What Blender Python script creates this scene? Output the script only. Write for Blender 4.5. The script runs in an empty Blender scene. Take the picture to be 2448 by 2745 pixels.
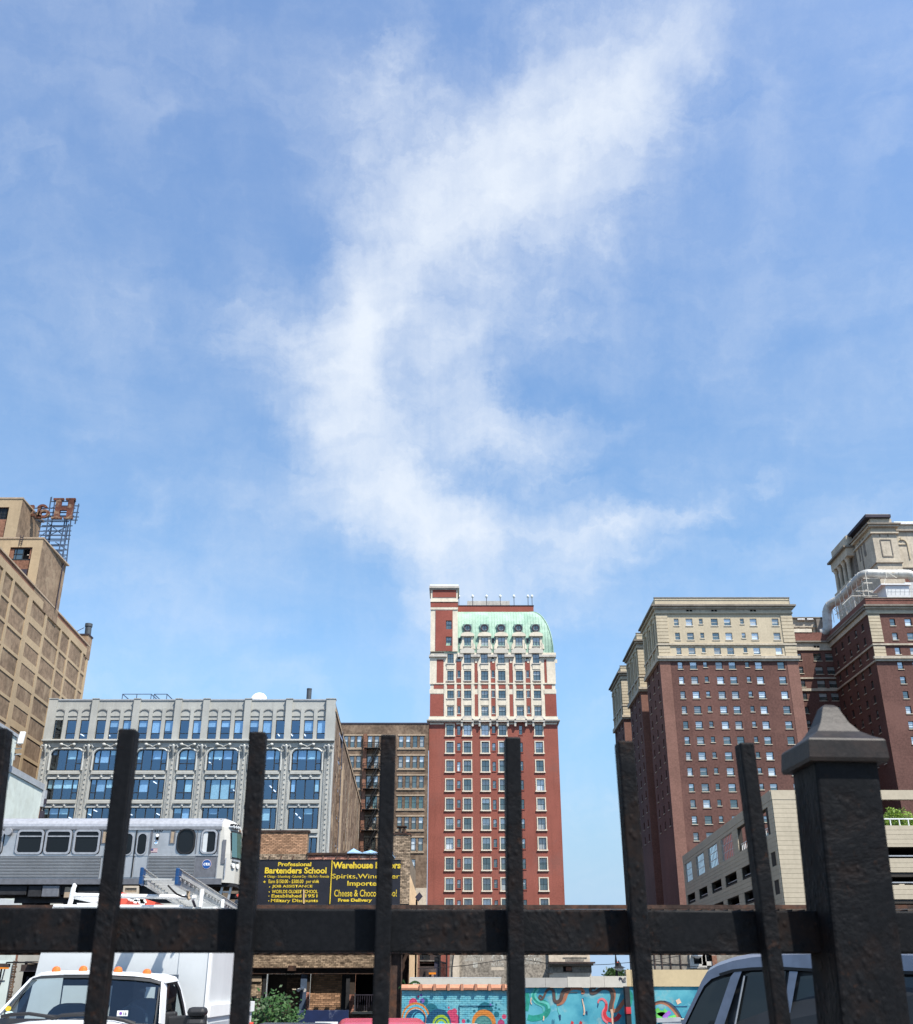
import bpy, math, random
from mathutils import Vector, Matrix
R = math.radians
# ------------------------------------------------------------------ camera, sky, sun, exposure
scene = bpy.context.scene
COL = scene.collection
FPX, PITCH, EYE = 2767.0, R(24.5), 1.8          # focal length in photo pixels, upward tilt, eye height
cs, sn = math.cos(PITCH), math.sin(PITCH)
cam = bpy.data.cameras.new('camera')
cam.lens = 36.0*FPX/2745.0
cam.sensor_width = 36.0
cam.clip_start, cam.clip_end = 0.05, 6000
cam.dof.use_dof = True
cam.dof.focus_distance = 90.0
cam.dof.aperture_fstop = 21.0
camo = bpy.data.objects.new('camera', cam)
COL.objects.link(camo)
camo.location = (0, 0, EYE)
camo.rotation_euler = (R(90)+PITCH, 0, 0)
scene.camera = camo

SUN_EL, SUN_AZ = R(58), R(137)                  # azimuth measured from +Y towards +X
sun = bpy.data.lights.new('sun', 'SUN')
sun.energy = 5.0
sun.angle = R(0.53)
sun.color = (1.0, 0.95, 0.87)
suno = bpy.data.objects.new('sun', sun)
COL.objects.link(suno)
sd = Vector((math.sin(SUN_AZ)*math.cos(SUN_EL), math.cos(SUN_AZ)*math.cos(SUN_EL), math.sin(SUN_EL)))
suno.rotation_euler = (-sd).to_track_quat('-Z', 'Y').to_euler()
suno.location = (30, -30, 60)

scene.view_settings.view_transform = 'Standard'
scene.view_settings.look = 'None'
scene.view_settings.gamma = 1.0
scene.view_settings.use_curve_mapping = False
scene.view_settings.exposure = 0.74
scene.cycles.max_bounces = 6
scene.cycles.diffuse_bounces = 3
scene.cycles.glossy_bounces = 3
scene.cycles.transparent_max_bounces = 8
scene.cycles.caustics_reflective = False
scene.cycles.caustics_refractive = False
scene.cycles.sample_clamp_indirect = 4.0


class NT:
    """small helper for node trees"""
    def __init__(self, tree):
        self.t = tree
        tree.nodes.clear()
    def n(self, typ, **kw):
        nd = self.t.nodes.new(typ)
        for k, v in kw.items():
            setattr(nd, k, v)
        return nd
    def put(self, sock, val):
        if val is None:
            return
        if isinstance(val, bpy.types.NodeSocket):
            self.t.links.new(val, sock)
        else:
            try:
                sock.default_value = val
            except Exception:
                sock.default_value = tuple(val)+(1.0,)
    def m(self, op, a, b=None, c=None, clamp=False):
        nd = self.n('ShaderNodeMath', operation=op, use_clamp=clamp)
        for i, x in enumerate((a, b, c)):
            if x is not None:
                self.put(nd.inputs[i], x)
        return nd.outputs[0]
    def mix(self, f, a, b, blend='MIX'):
        nd = self.n('ShaderNodeMix', data_type='RGBA', blend_type=blend)
        self.put(nd.inputs[0], f)
        for i, x in ((6, a), (7, b)):
            if not isinstance(x, bpy.types.NodeSocket) and len(x) == 3:
                x = tuple(x)+(1.0,)
            self.put(nd.inputs[i], x)
        return nd.outputs[2]
    def noise(self, vec, scale, detail=4, rough=.55, dist=0.0, out=0):
        nd = self.n('ShaderNodeTexNoise')
        self.put(nd.inputs['Vector'], vec)
        nd.inputs['Scale'].default_value = scale
        nd.inputs['Detail'].default_value = detail
        nd.inputs['Roughness'].default_value = rough
        nd.inputs['Distortion'].default_value = dist
        return nd.outputs[out]
    def mapping(self, vec, loc=(0, 0, 0), rot=(0, 0, 0), scale=(1, 1, 1), typ='POINT'):
        nd = self.n('ShaderNodeMapping', vector_type=typ)
        self.put(nd.inputs['Vector'], vec)
        nd.inputs['Location'].default_value = loc
        nd.inputs['Rotation'].default_value = rot
        nd.inputs['Scale'].default_value = scale
        return nd.outputs[0]
    def rng(self, x, a, b, c=0.0, d=1.0, smooth=True):
        nd = self.n('ShaderNodeMapRange', interpolation_type='SMOOTHSTEP' if smooth else 'LINEAR')
        self.put(nd.inputs[0], x)
        for i, v in ((1, a), (2, b), (3, c), (4, d)):
            nd.inputs[i].default_value = v
        return nd.outputs[0]
    def length(self, v):
        nd = self.n('ShaderNodeVectorMath', operation='LENGTH')
        self.put(nd.inputs[0], v)
        return nd.outputs[1]


def sky_at(u, v):
    """a photo direction on a flat chart of the sky in front (stereographic, centred on the view azimuth)"""
    xc, yc = (u-1224)/FPX, (1372-v)/FPX
    d = Vector((xc, cs-yc*sn, sn+yc*cs)).normalized()
    return Vector((d.x/(1+d.y), d.z/(1+d.y)))


def make_world():
    w = bpy.data.worlds.new('World')
    scene.world = w
    w.use_nodes = True
    t = NT(w.node_tree)
    sky = t.n('ShaderNodeTexSky', sky_type='NISHITA')
    sky.sun_disc = False
    sky.sun_elevation = SUN_EL
    sky.sun_rotation = SUN_AZ
    sky.air_density = 1.0
    sky.dust_density = 0.5
    sky.ozone_density = 2.2
    d = t.n('ShaderNodeTexCoord').outputs['Generated']
    def vadd(a, b, op='ADD'):
        nd = t.n('ShaderNodeVectorMath', operation=op)
        t.put(nd.inputs[0], a)
        if isinstance(b, tuple): nd.inputs[1].default_value = b
        else: t.put(nd.inputs[1], b)
        return nd.outputs[0]
    # wander: coarse and fine displacement of the direction, so that cloud edges fray
    w1 = vadd(vadd(t.noise(d, 3.2, 3, .5, out=1), (.5, .5, .5), 'SUBTRACT'), (.11, .11, .11), 'MULTIPLY')
    w2 = vadd(vadd(t.noise(d, 11.0, 6, .62, out=1), (.5, .5, .5), 'SUBTRACT'), (.12, .12, .12), 'MULTIPLY')
    dw = vadd(vadd(d, w1), w2)
    sep = t.n('ShaderNodeSeparateXYZ')
    t.put(sep.inputs[0], dw)
    den = t.m('MAXIMUM', t.m('ADD', sep.outputs[1], 1.0), .02)
    cmb = t.n('ShaderNodeCombineXYZ')
    t.put(cmb.inputs[0], t.m('DIVIDE', sep.outputs[0], den))
    t.put(cmb.inputs[1], t.m('DIVIDE', sep.outputs[2], den))
    p = cmb.outputs[0]
    K = .5/FPX*1.02
    def band(u0, v0, u1, v1, wid, amp, over=1.1):
        wid *= 1.28 if wid > 100 else .9
        a, b = sky_at(u0, v0), sky_at(u1, v1)
        c = (a+b)/2
        L = (b-a).length/2*over+wid*K
        ang = math.atan2(b.y-a.y, b.x-a.x)
        q = t.mapping(p, (c.x, c.y, 0), (0, 0, ang), (L, wid*K, 1), 'TEXTURE')
        return t.m('MULTIPLY', t.rng(t.length(q), 1.5, .0), amp)
    main = [(1900, -200, 1640, 180, 300, .22), (1660, 270, 1360, 500, 280, 1.0), (1560, 420, 1100, 670, 260, 1.05), (1120, 600, 900, 900, 190, .95),
            (980, 820, 940, 1090, 205, .95), (930, 1060, 1010, 1250, 170, .9), (1000, 1230, 1150, 1420, 175, .95), (1120, 1390, 1330, 1540, 190, .95),
            (1230, 800, 1520, 860, 120, .52), (1180, 900, 1250, 1180, 150, .62), (1240, 1150, 1460, 1215, 130, .72), (1320, 1490, 1560, 1470, 150, .7),
            (1480, 1470, 1760, 1370, 80, .66), (1720, 1390, 1980, 1290, 65, .56), (1930, 1310, 2120, 1225, 60, .40), (1000, 330, 1100, 230, 120, .5), (1180, 300, 1260, 200, 130, .5), (760, 790, 660, 900, 110, .5)]
    thin = [(300, 380, 560, 310, 80, .55), (280, 290, 380, 410, 110, .45), (255, 690, 400, 850, 60, .42), (380, 830, 500, 1010, 50, .34), (250, 440, 260, 620, 100, .28), (1990, 430, 2140, 230, 70, .50), (1980, 230, 2140, 270, 90, .45),
            (2240, 510, 2460, 260, 100, .55), (1800, 1010, 2340, 1230, 40, .36), (1450, 1200, 1700, 1080, 55, .55), (1660, 1100, 2080, 800, 55, .42), (2020, 1500, 2400, 1400, 110, .75), (2250, 1560, 2460, 1490, 150, .7),
            (2050, 1370, 2330, 1300, 70, .55), (1500, -60, 2300, 160, 300, .42), (-100, 1250, 800, 1430, 160, .40), (100, 1480, 1000, 1640, 130, .45), (500, 1330, 1100, 1420, 120, .45), (1650, 1650, 2300, 1560, 140, .45),
            (2150, 700, 2500, 1000, 260, .35), (0, 950, 500, 1120, 150, .25), (620, 1780, 900, 1930, 60, .5), (1850, 500, 2200, 900, 300, .25)]
    def total(lst):
        acc = None
        for b in lst:
            x = band(*b)
            if acc is None: acc = x
            else:
                sm_ = t.n('ShaderNodeMath', operation='SMOOTH_MAX')
                t.put(sm_.inputs[0], acc); t.put(sm_.inputs[1], x); sm_.inputs[2].default_value = .35
                acc = sm_.outputs[0]
        return acc
    body = total(main)
    wisp = total(thin)
    fib = t.noise(t.mapping(dw, rot=(0, R(-40), 0), scale=(3.2, 3.2, 17.0)), 1.0, 8, .62, .5)          # fibres along the main plume
    fib2 = t.noise(t.mapping(d, (5, 1, 0), (0, R(-24), 0), (2.2, 2.2, 10.0)), 1.0, 8, .6, .5)
    comb = t.noise(t.mapping(d, (2, 0, 0), (0, R(8), 0), (26.0, 8.0, 4.5)), 1.0, 7, .6, .4)            # upright combed strands on its upper edge
    clump = t.noise(dw, 8.0, 9, .62, .2)
    tex = t.m('ADD', t.m('ADD', t.m('MULTIPLY', fib, .42), t.m('MULTIPLY', clump, .38)), t.m('MULTIPLY', comb, .20))
    edge = t.rng(body, .0, .35)
    a1 = t.m('ADD', body, t.m('MULTIPLY', t.m('MULTIPLY', t.m('SUBTRACT', tex, .5), 2.15), edge))
    dens = t.rng(a1, .05, 1.28, 0, .95)
    tex2 = t.m('ADD', t.m('MULTIPLY', fib2, .6), t.m('MULTIPLY', clump, .4))
    a2 = t.m('ADD', wisp, t.m('MULTIPLY', t.m('MULTIPLY', t.m('SUBTRACT', tex2, .5), 1.5), t.rng(wisp, .0, .35)))
    dens2 = t.rng(a2, .08, 1.35, 0, .52)
    veil = t.m('MULTIPLY', t.rng(t.m('ADD', t.noise(dw, 2.0, 5, .55, .4), t.m('MULTIPLY', t.m('SUBTRACT', fib2, .5), .5)), .40, .85), .06)       # thin cirrus over the whole sky
    s2 = t.n('ShaderNodeSeparateXYZ')
    t.put(s2.inputs[0], d)
    low = t.rng(s2.outputs[2], -.02, .4, .06, .01)
    inv = t.m('MULTIPLY', t.m('MULTIPLY', t.m('SUBTRACT', 1.0, dens), t.m('SUBTRACT', 1.0, dens2)), t.m('MULTIPLY', t.m('SUBTRACT', 1.0, veil), t.m('SUBTRACT', 1.0, low)))
    f = t.m('SUBTRACT', 1.0, inv, clamp=True)
    gain = t.rng(s2.outputs[2], -.02, .30, .42, 1.0)          # soft air near the horizon
    gain = t.m('MULTIPLY', gain, t.rng(s2.outputs[2], .3, .75, 1.0, 1.2))
    hsv = t.n('ShaderNodeHueSaturation')
    hsv.inputs['Saturation'].default_value = SKY_SAT
    hsv.inputs['Value'].default_value = SKY_VAL
    gc = t.n('ShaderNodeCombineColor')
    for i in range(3): t.put(gc.inputs[i], t.m('MULTIPLY', gain, t.rng(s2.outputs[2], .35, .75, .93, 1.02) if i == 0 else (1, 1.03, 1.03)[i]))
    t.put(hsv.inputs['Color'], t.mix(1.0, sky.outputs[0], gc.outputs[0], 'MULTIPLY'))
    blue = t.mix(t.rng(s2.outputs[2], .0, .20, .85, .0), hsv.outputs[0], (1.95, 3.0, 4.55))          # pale blue air low over the city
    col = t.mix(f, blue, CLOUD)
    bg = t.n('ShaderNodeBackground')
    t.put(bg.inputs[0], col)
    bg.inputs[1].default_value = SKY_STR
    out = t.n('ShaderNodeOutputWorld')
    t.t.links.new(bg.outputs[0], out.inputs[0])


SKY_STR, SKY_SAT, SKY_VAL, CLOUD = 0.129, 1.06, 1.0, (4.1, 4.4, 4.8)
make_world()

# ------------------------------------------------------------------ helpers
def at(u, v, D):
    """the point that stands D metres away along the view axis at photo pixel (u, v)"""
    xc, yc = (u-1224)/FPX, (1372-v)/FPX
    den = cs-yc*sn
    return Vector((xc*D/den, D, EYE+D*(sn+yc*cs)/den))
def ax(u, v, D): return at(u, v, D).x
def az(v, D): return at(1224, v, D).z

MATS = {}
def base_mat(name):
    m = bpy.data.materials.new(name)
    m.use_nodes = True
    MATS[name] = m
    return m, NT(m.node_tree)
def bsdf(t, col, rough, spec=.4, metal=0.0, bump=None, bstr=.3, bdist=.01):
    b = t.n('ShaderNodeBsdfPrincipled')
    t.put(b.inputs['Base Color'], col if isinstance(col, bpy.types.NodeSocket) else tuple(col)+(1.0,))
    t.put(b.inputs['Roughness'], rough)
    b.inputs['Specular IOR Level'].default_value = spec
    t.put(b.inputs['Metallic'], metal)
    if bump is not None:
        bp = t.n('ShaderNodeBump')
        bp.inputs['Strength'].default_value = bstr
        bp.inputs['Distance'].default_value = bdist
        t.put(bp.inputs['Height'], bump)
        t.put(b.inputs['Normal'], bp.outputs[0])
    return b
def fin(t, sh):
    o = t.n('ShaderNodeOutputMaterial')
    t.t.links.new(sh.outputs[0] if hasattr(sh, 'outputs') else sh, o.inputs[0])
def sc(c, k): return tuple(min(1.0, max(0.0, x*k)) for x in c)

def mat(name, col, rough=.8, spec=.3, metal=0.0, var=.18, vs=.3, fine=.12, fs=6.0, streak=.0, ss=.6, bump=0.0, bs=30.0, bd=.01, dirt=None, dirt_amt=.5, dirt_s=.15, rnd=0.0, isl=0.0):
    """procedural surface: slow tone drift, fine grain, rain streaks, dirt patches, tone per object or per loose piece"""
    m, t = base_mat(name)
    oc = t.n('ShaderNodeTexCoord').outputs['Object']
    c = t.mix(t.rng(t.noise(oc, vs, 5, .6), .3, .7), sc(col, 1-var), sc(col, 1+var))
    if fine:
        g = t.rng(t.noise(oc, fs, 3, .6), .3, .7, 1-fine, 1+fine)
        gg = t.n('ShaderNodeCombineColor')
        for i in range(3): t.put(gg.inputs[i], g)
        c = t.mix(1.0, c, gg.outputs[0], 'MULTIPLY')
    if streak:
        q = t.mapping(oc, (0, 0, 0), (0, 0, 0), (ss*4, ss*4, ss*.25))
        c = t.mix(t.m('MULTIPLY', t.rng(t.noise(q, 1.0, 5, .65), .48, .72), streak), c, sc(col, .45))
    if dirt:
        c = t.mix(t.m('MULTIPLY', t.rng(t.noise(oc, dirt_s, 7, .68, .6), .50, .66), dirt_amt), c, dirt)
    if rnd or isl:
        src = t.n('ShaderNodeNewGeometry').outputs['Random Per Island'] if isl else t.n('ShaderNodeObjectInfo').outputs['Random']
        k = isl or rnd
        g = t.rng(src, 0, 1, 1-k, 1+k, False)
        gg = t.n('ShaderNodeCombineColor')
        for i in range(3): t.put(gg.inputs[i], g)
        c = t.mix(1.0, c, gg.outputs[0], 'MULTIPLY')
    fin(t, bsdf(t, c, rough, spec, metal, t.noise(oc, bs, 4, .6) if bump else None, bump, bd))
    return m
def grazing(t, refl):
    """share of mirror reflection: refl + 4 % head on, rising towards grazing angles on either side of the sheet"""
    lw = t.n('ShaderNodeLayerWeight')
    lw.inputs['Blend'].default_value = .5
    f0 = min(1.0, refl+.04)
    return t.m('ADD', t.m('MULTIPLY', t.m('POWER', lw.outputs['Facing'], 5.0), 1-f0), f0, clamp=True)
def glass(name, base, refl=.25, rough=.02, tint=(.92, .96, 1.0), wave=.0):
    """window glass seen from outside in daylight: a dark or curtained room behind a mirror-like sheet"""
    m, t = base_mat(name)
    oc = t.n('ShaderNodeTexCoord').outputs['Object']
    rn = t.n('ShaderNodeObjectInfo').outputs['Random']
    g = t.rng(rn, 0, 1, .7, 1.25, False)
    gg = t.n('ShaderNodeCombineColor')
    for i in range(3): t.put(gg.inputs[i], g)
    c = t.mix(1.0, tuple(base), gg.outputs[0], 'MULTIPLY')
    b = bsdf(t, c, .5, .2)
    gl = t.n('ShaderNodeBsdfGlossy')
    gl.inputs['Color'].default_value = tuple(tint)+(1,)
    gl.inputs['Roughness'].default_value = rough
    if wave:
        bp = t.n('ShaderNodeBump')
        bp.inputs['Strength'].default_value = wave
        bp.inputs['Distance'].default_value = .02
        t.put(bp.inputs['Height'], t.noise(oc, .9, 2))
        t.put(gl.inputs['Normal'], bp.outputs[0])
    mx = t.n('ShaderNodeMixShader')
    t.put(mx.inputs[0], grazing(t, refl))
    t.t.links.new(b.outputs[0], mx.inputs[1])
    t.t.links.new(gl.outputs[0], mx.inputs[2])
    fin(t, mx)
def clear_glass(name, refl=.12, tint=(.75, .85, .85), through=(.8, .9, .9)):
    m, t = base_mat(name)
    tr = t.n('ShaderNodeBsdfTransparent')
    tr.inputs['Color'].default_value = tuple(through)+(1,)
    gl = t.n('ShaderNodeBsdfGlossy')
    gl.inputs['Color'].default_value = tuple(tint)+(1,)
    gl.inputs['Roughness'].default_value = .01
    mx = t.n('ShaderNodeMixShader')
    t.put(mx.inputs[0], grazing(t, refl))
    t.t.links.new(tr.outputs[0], mx.inputs[1])
    t.t.links.new(gl.outputs[0], mx.inputs[2])
    fin(t, mx)
def lamp_mat(name, col, strength):
    m, t = base_mat(name)
    e = t.n('ShaderNodeEmission')
    e.inputs[0].default_value = tuple(col)+(1,)
    e.inputs[1].default_value = strength
    fin(t, e)

WPOS = {}          # world origin of every parent that is not rotated
def thing(name, label, cat, loc=(0, 0, 0), group=None):
    o = bpy.data.objects.new(name, None)
    COL.objects.link(o)
    o.location = loc
    o.empty_display_size = .3
    o['label'] = label
    o['category'] = cat
    if group: o['group'] = group
    WPOS[o.name] = Vector(loc)
    return o
def tag(o, label=None, cat=None, group=None, kind=None):
    for k, v in (('label', label), ('category', cat), ('group', group), ('kind', kind)):
        if v: o[k] = v
    return o

class MB:
    """collects faces of one mesh; each face remembers its material"""
    def __init__(self):
        self.v, self.f, self.mi, self.names = [], [], [], []
    def _m(self, m):
        if m not in self.names: self.names.append(m)
        return self.names.index(m)
    def poly(self, pts, m):
        i = len(self.v)
        self.v += [tuple(p) for p in pts]
        self.f.append(tuple(range(i, i+len(pts))))
        self.mi.append(self._m(m))
        return self
    def box(self, x0, x1, y0, y1, z0, z1, m, skip=''):
        i = len(self.v)
        self.v += [(x0, y0, z0), (x1, y0, z0), (x1, y1, z0), (x0, y1, z0), (x0, y0, z1), (x1, y0, z1), (x1, y1, z1), (x0, y1, z1)]
        k = self._m(m)
        for c, q in (('b', (0, 3, 2, 1)), ('t', (4, 5, 6, 7)), ('f', (0, 1, 5, 4)), ('r', (1, 2, 6, 5)), ('k', (2, 3, 7, 6)), ('l', (3, 0, 4, 7))):
            if c not in skip:
                self.f.append(tuple(i+a for a in q))
                self.mi.append(k)
        return self
    def obox(self, p0, p1, wx, wy, m, s1=1.0):
        """bar from p0 to p1 with half-width vectors wx, wy (scaled by s1 at p1)"""
        p0, p1, wx, wy = Vector(p0), Vector(p1), Vector(wx), Vector(wy)
        i = len(self.v)
        for p, s in ((p0, 1.0), (p1, s1)):
            for a, b in ((-1, -1), (1, -1), (1, 1), (-1, 1)):
                self.v.append(tuple(p+wx*a*s+wy*b*s))
        k = self._m(m)
        for q in ((0, 3, 2, 1), (4, 5, 6, 7), (0, 1, 5, 4), (1, 2, 6, 5), (2, 3, 7, 6), (3, 0, 4, 7)):
            self.f.append(tuple(i+a for a in q))
            self.mi.append(k)
        return self
    def bar(self, p0, p1, w, m):
        """square bar of width w"""
        p0, p1 = Vector(p0), Vector(p1)
        d = (p1-p0).normalized()
        a = d.cross(Vector((0, 0, 1)))
        if a.length < .05: a = Vector((1, 0, 0))
        a.normalize()
        b = d.cross(a).normalized()
        return self.obox(p0, p1, a*w/2, b*w/2, m)
    def tube(self, pts, r, m, n=8, caps=True):
        pts = [Vector(p) for p in pts]
        rs = r if isinstance(r, (list, tuple)) else [r]*len(pts)
        i0 = len(self.v)
        k = self._m(m)
        prev = None
        for j, p in enumerate(pts):
            d = (pts[min(j+1, len(pts)-1)]-pts[max(j-1, 0)])
            d = d.normalized() if d.length > 1e-9 else Vector((0, 0, 1))
            a = prev-d*prev.dot(d) if prev is not None else d.cross(Vector((.13, .31, .94)))
            if a.length < 1e-4: a = d.cross(Vector((1, 0, 0)))
            a.normalize()
            prev = a
            b = d.cross(a)
            for q in range(n):
                t = 2*math.pi*q/n
                self.v.append(tuple(p+(a*math.cos(t)+b*math.sin(t))*rs[j]))
        for j in range(len(pts)-1):
            for q in range(n):
                self.f.append((i0+j*n+q, i0+j*n+(q+1) % n, i0+(j+1)*n+(q+1) % n, i0+(j+1)*n+q))
                self.mi.append(k)
        if caps:
            self.f.append(tuple(i0+q for q in reversed(range(n)))); self.mi.append(k)
            self.f.append(tuple(i0+(len(pts)-1)*n+q for q in range(n))); self.mi.append(k)
        return self
    def prism(self, pts, y0, y1, m, back=True):
        """polygon in the facade plane (x, z) pushed from y0 (front) to y1"""
        n = len(pts)
        i = len(self.v)
        self.v += [(x, y0, z) for x, z in pts]+[(x, y1, z) for x, z in pts]
        k = self._m(m)
        self.f.append(tuple(range(i, i+n))); self.mi.append(k)
        if back: self.f.append(tuple(range(i+2*n-1, i+n-1, -1))); self.mi.append(k)
        for j in range(n):
            self.f.append((i+j, i+n+j, i+n+(j+1) % n, i+(j+1) % n)); self.mi.append(k)
        return self
    def ring(self, outer, inner, y0, y1, m):
        """frame between two loops of equal length in the facade plane"""
        n = len(outer)
        i = len(self.v)
        for lp in (outer, inner):
            self.v += [(x, y0, z) for x, z in lp]+[(x, y1, z) for x, z in lp]
        k = self._m(m)
        for j in range(n):
            e = (j+1) % n
            for q in ((i+j, i+e, i+2*n+e, i+2*n+j), (i+n+j, i+3*n+j, i+3*n+e, i+n+e), (i+j, i+n+j, i+n+e, i+e), (i+2*n+j, i+2*n+e, i+3*n+e, i+3*n+j)):
                self.f.append(q); self.mi.append(k)
        return self
    def wall(self, x0, x1, z0, z1, holes, m, y=0.0, reveal=.3, rm=None):
        """flat wall at depth y with real openings; the sides of the openings go back by reveal"""
        hs = [(max(a, x0), min(b, x1), max(c, z0), min(d, z1)) for a, b, c, d in holes if b > x0 and a < x1 and d > z0 and c < z1]
        zs = sorted({z0, z1, *[h[2] for h in hs], *[h[3] for h in hs]})
        for za, zb in zip(zs, zs[1:]):
            if zb-za < 1e-5: continue
            row = sorted([h for h in hs if h[2] < zb-1e-6 and h[3] > za+1e-6])
            x = x0
            for h in row:
                if h[0] > x+1e-6: self.poly([(x, y, za), (h[0], y, za), (h[0], y, zb), (x, y, zb)], m)
                x = max(x, h[1])
            if x < x1-1e-6: self.poly([(x, y, za), (x1, y, za), (x1, y, zb), (x, y, zb)], m)
        rm = rm or m
        for a, b, c, d in hs:
            yb = y+reveal
            self.poly([(a, y, c), (a, yb, c), (a, yb, d), (a, y, d)], rm)
            self.poly([(b, y, c), (b, y, d), (b, yb, d), (b, yb, c)], rm)
            self.poly([(a, y, d), (a, yb, d), (b, yb, d), (b, y, d)], rm)
            self.poly([(a, y, c), (b, y, c), (b, yb, c), (a, yb, c)], rm)
        return self
    def mesh(self, name, off=None):
        me = bpy.data.meshes.new(name)
        vs = self.v if off is None else [(a-off[0], b-off[1], c-off[2]) for a, b, c in self.v]
        me.from_pydata(vs, [], self.f)
        for nm in self.names: me.materials.append(MATS[nm])
        me.polygons.foreach_set('material_index', self.mi)
        me.update()
        return me
    def build(self, name, parent=None, smooth=None, loc=None, rot=0.0, bevel=0.0):
        """link as one object; loc given: the mesh is local to that place under the parent, else its coordinates are world ones"""
        if not self.f: return None
        off = None
        if loc is None and parent is not None: off = WPOS[parent.name]
        o = bpy.data.objects.new(name, self.mesh(name, off))
        COL.objects.link(o)
        if parent is not None: o.parent = parent
        if loc is not None:
            o.location = loc
            o.rotation_euler = (0, 0, rot)
        else:
            WPOS[o.name] = WPOS[parent.name] if parent is not None else Vector((0, 0, 0))
        if smooth is not None: shade(o.data, smooth)
        if bevel:
            b = o.modifiers.new('bevel', 'BEVEL')
            b.width = bevel
            b.segments = 2
            b.limit_method = 'ANGLE'
        return o
def shade(me, ang):
    me.polygons.foreach_set('use_smooth', [True]*len(me.polygons))
    try:
        me.set_sharp_from_angle(angle=R(ang))
    except Exception:
        pass

def put(me, name, parent, loc=(0, 0, 0), rot=0.0):
    """one more object on shared mesh data"""
    o = bpy.data.objects.new(name, me)
    COL.objects.link(o)
    o.parent = parent
    o.location = loc
    o.rotation_euler = (0, 0, rot)
    return o

class Facade:
    """a vertical plane of a building: x runs right, y goes into the building, z up"""
    def __init__(self, th, ox, oy, ang=0.0):
        self.th, self.ang = th, ang
        self.o = Vector((ox, oy, 0))-WPOS[th.name]
        self.c, self.s = math.cos(ang), math.sin(ang)
    def part(self, mb, name, smooth=None, parent=None, bevel=0.0):
        return mb.build(name, parent or self.th, smooth, self.o if parent is None else (0, 0, 0), self.ang if parent is None else 0.0, bevel)
    def place(self, me, name, x, y, z):
        return put(me, name, self.th, (self.o.x+x*self.c-y*self.s, self.o.y+x*self.s+y*self.c, self.o.z+z), self.ang)

def rrect(x0, x1, z0, z1, r, n=4):
    pts = []
    for cx, cz, a0 in ((x1-r, z0+r, -90), (x1-r, z1-r, 0), (x0+r, z1-r, 90), (x0+r, z0+r, 180)):
        for k in range(n+1):
            a = R(a0+90*k/n)
            pts.append((cx+r*math.cos(a), cz+r*math.sin(a)))
    return pts
def circ(cx, cz, rx, n=20, rz=None, a0=0, a1=360):
    rz = rz or rx
    full = abs(a1-a0) >= 360
    k = n if full else n+1
    return [(cx+rx*math.cos(R(a0+(a1-a0)*i/n)), cz+rz*math.sin(R(a0+(a1-a0)*i/n))) for i in range(k)]

WINS = {}
def window_meshes(w, h, kind, frame, trim, bl, blind='blind', gl='glass_far', sill=True):
    """shared frame and pane meshes of one window size; origin bottom centre, y into the wall"""
    key = (round(w, 2), round(h, 2), kind, frame, trim, bl, blind, gl, sill)
    if key in WINS: return WINS[key]
    f = MB()
    t = .07 if w > .7 else .05
    x = w/2
    f.box(-x, -x+t, -.02, .06, 0, h, frame); f.box(x-t, x, -.02, .06, 0, h, frame)
    f.box(-x+t, x-t, -.02, .06, 0, t, frame); f.box(-x+t, x-t, -.02, .06, h-t, h, frame)
    b = t*.8
    if kind in ('cross', 'sash', 'sash3'):
        zm = h*.5
        f.box(-x+t, x-t, -.03, .05, zm-b/2, zm+b/2, frame)
    if kind == 'cross':
        f.box(-b/2, b/2, -.015, .04, t, h*.5-b/2, frame); f.box(-b/2, b/2, -.015, .04, h*.5+b/2, h-t, frame)
    if trim:
        s, q = .21, -.48
        f.box(-x-s, -x, q, -.36, -.05, h+s, trim); f.box(x, x+s, q, -.36, -.05, h+s, trim)
        f.box(-x, x, q, -.36, h, h+s, trim)
        f.box(-x-s-.12, x+s+.12, q-.12, -.1, -.30, -.05, trim)
    elif sill:
        f.box(-x-.12, x+.12, -.40, -.02, -.16, 0, sill if isinstance(sill, str) else 'cream')
    p = MB()
    zb = h-t-(h-2*t)*bl
    if bl < 1: p.poly([(-x+t, .02, t), (x-t, .02, t), (x-t, .02, zb), (-x+t, .02, zb)], gl)
    if bl > 0: p.poly([(-x+t, .02, zb), (x-t, .02, zb), (x-t, .02, h-t), (-x+t, .02, h-t)], blind)
    WINS[key] = (f.mesh('window'), p.mesh('pane'))
    return WINS[key]
def window(fc, x, z, w, h, kind='sash', frame='frame_dark', trim=None, bl=0.0, recess=.2, **kw):
    fm, pm = window_meshes(w, h, kind, frame, trim, bl, **kw)
    o = fc.place(fm, 'window', x, recess, z)
    put(pm, 'pane', o)
    return o

FONT = None
def text_mesh(body, x0, x1, z0, z1, m, y=0.0, bold=.0, shear=0.0):
    """flat lettering fitted to a rectangle of the facade plane"""
    cu = bpy.data.curves.new('t', 'FONT')
    cu.body = body
    cu.offset = bold
    cu.shear = shear
    cu.resolution_u = 3
    o = bpy.data.objects.new('t', cu)
    COL.objects.link(o)
    dg = bpy.context.evaluated_depsgraph_get()
    me = bpy.data.meshes.new_from_object(o.evaluated_get(dg))
    bpy.data.objects.remove(o)
    bpy.data.curves.remove(cu)
    xs = [v.co.x for v in me.vertices]; ys = [v.co.y for v in me.vertices]
    ax0, ax1, ay0, ay1 = min(xs), max(xs), min(ys), max(ys)
    for v in me.vertices:
        v.co = (x0+(v.co.x-ax0)/(ax1-ax0)*(x1-x0), y, z0+(v.co.y-ay0)/(ay1-ay0)*(z1-z0))
    me.materials.clear()
    me.materials.append(MATS[m])
    me.name = 'lettering'
    return me

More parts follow.
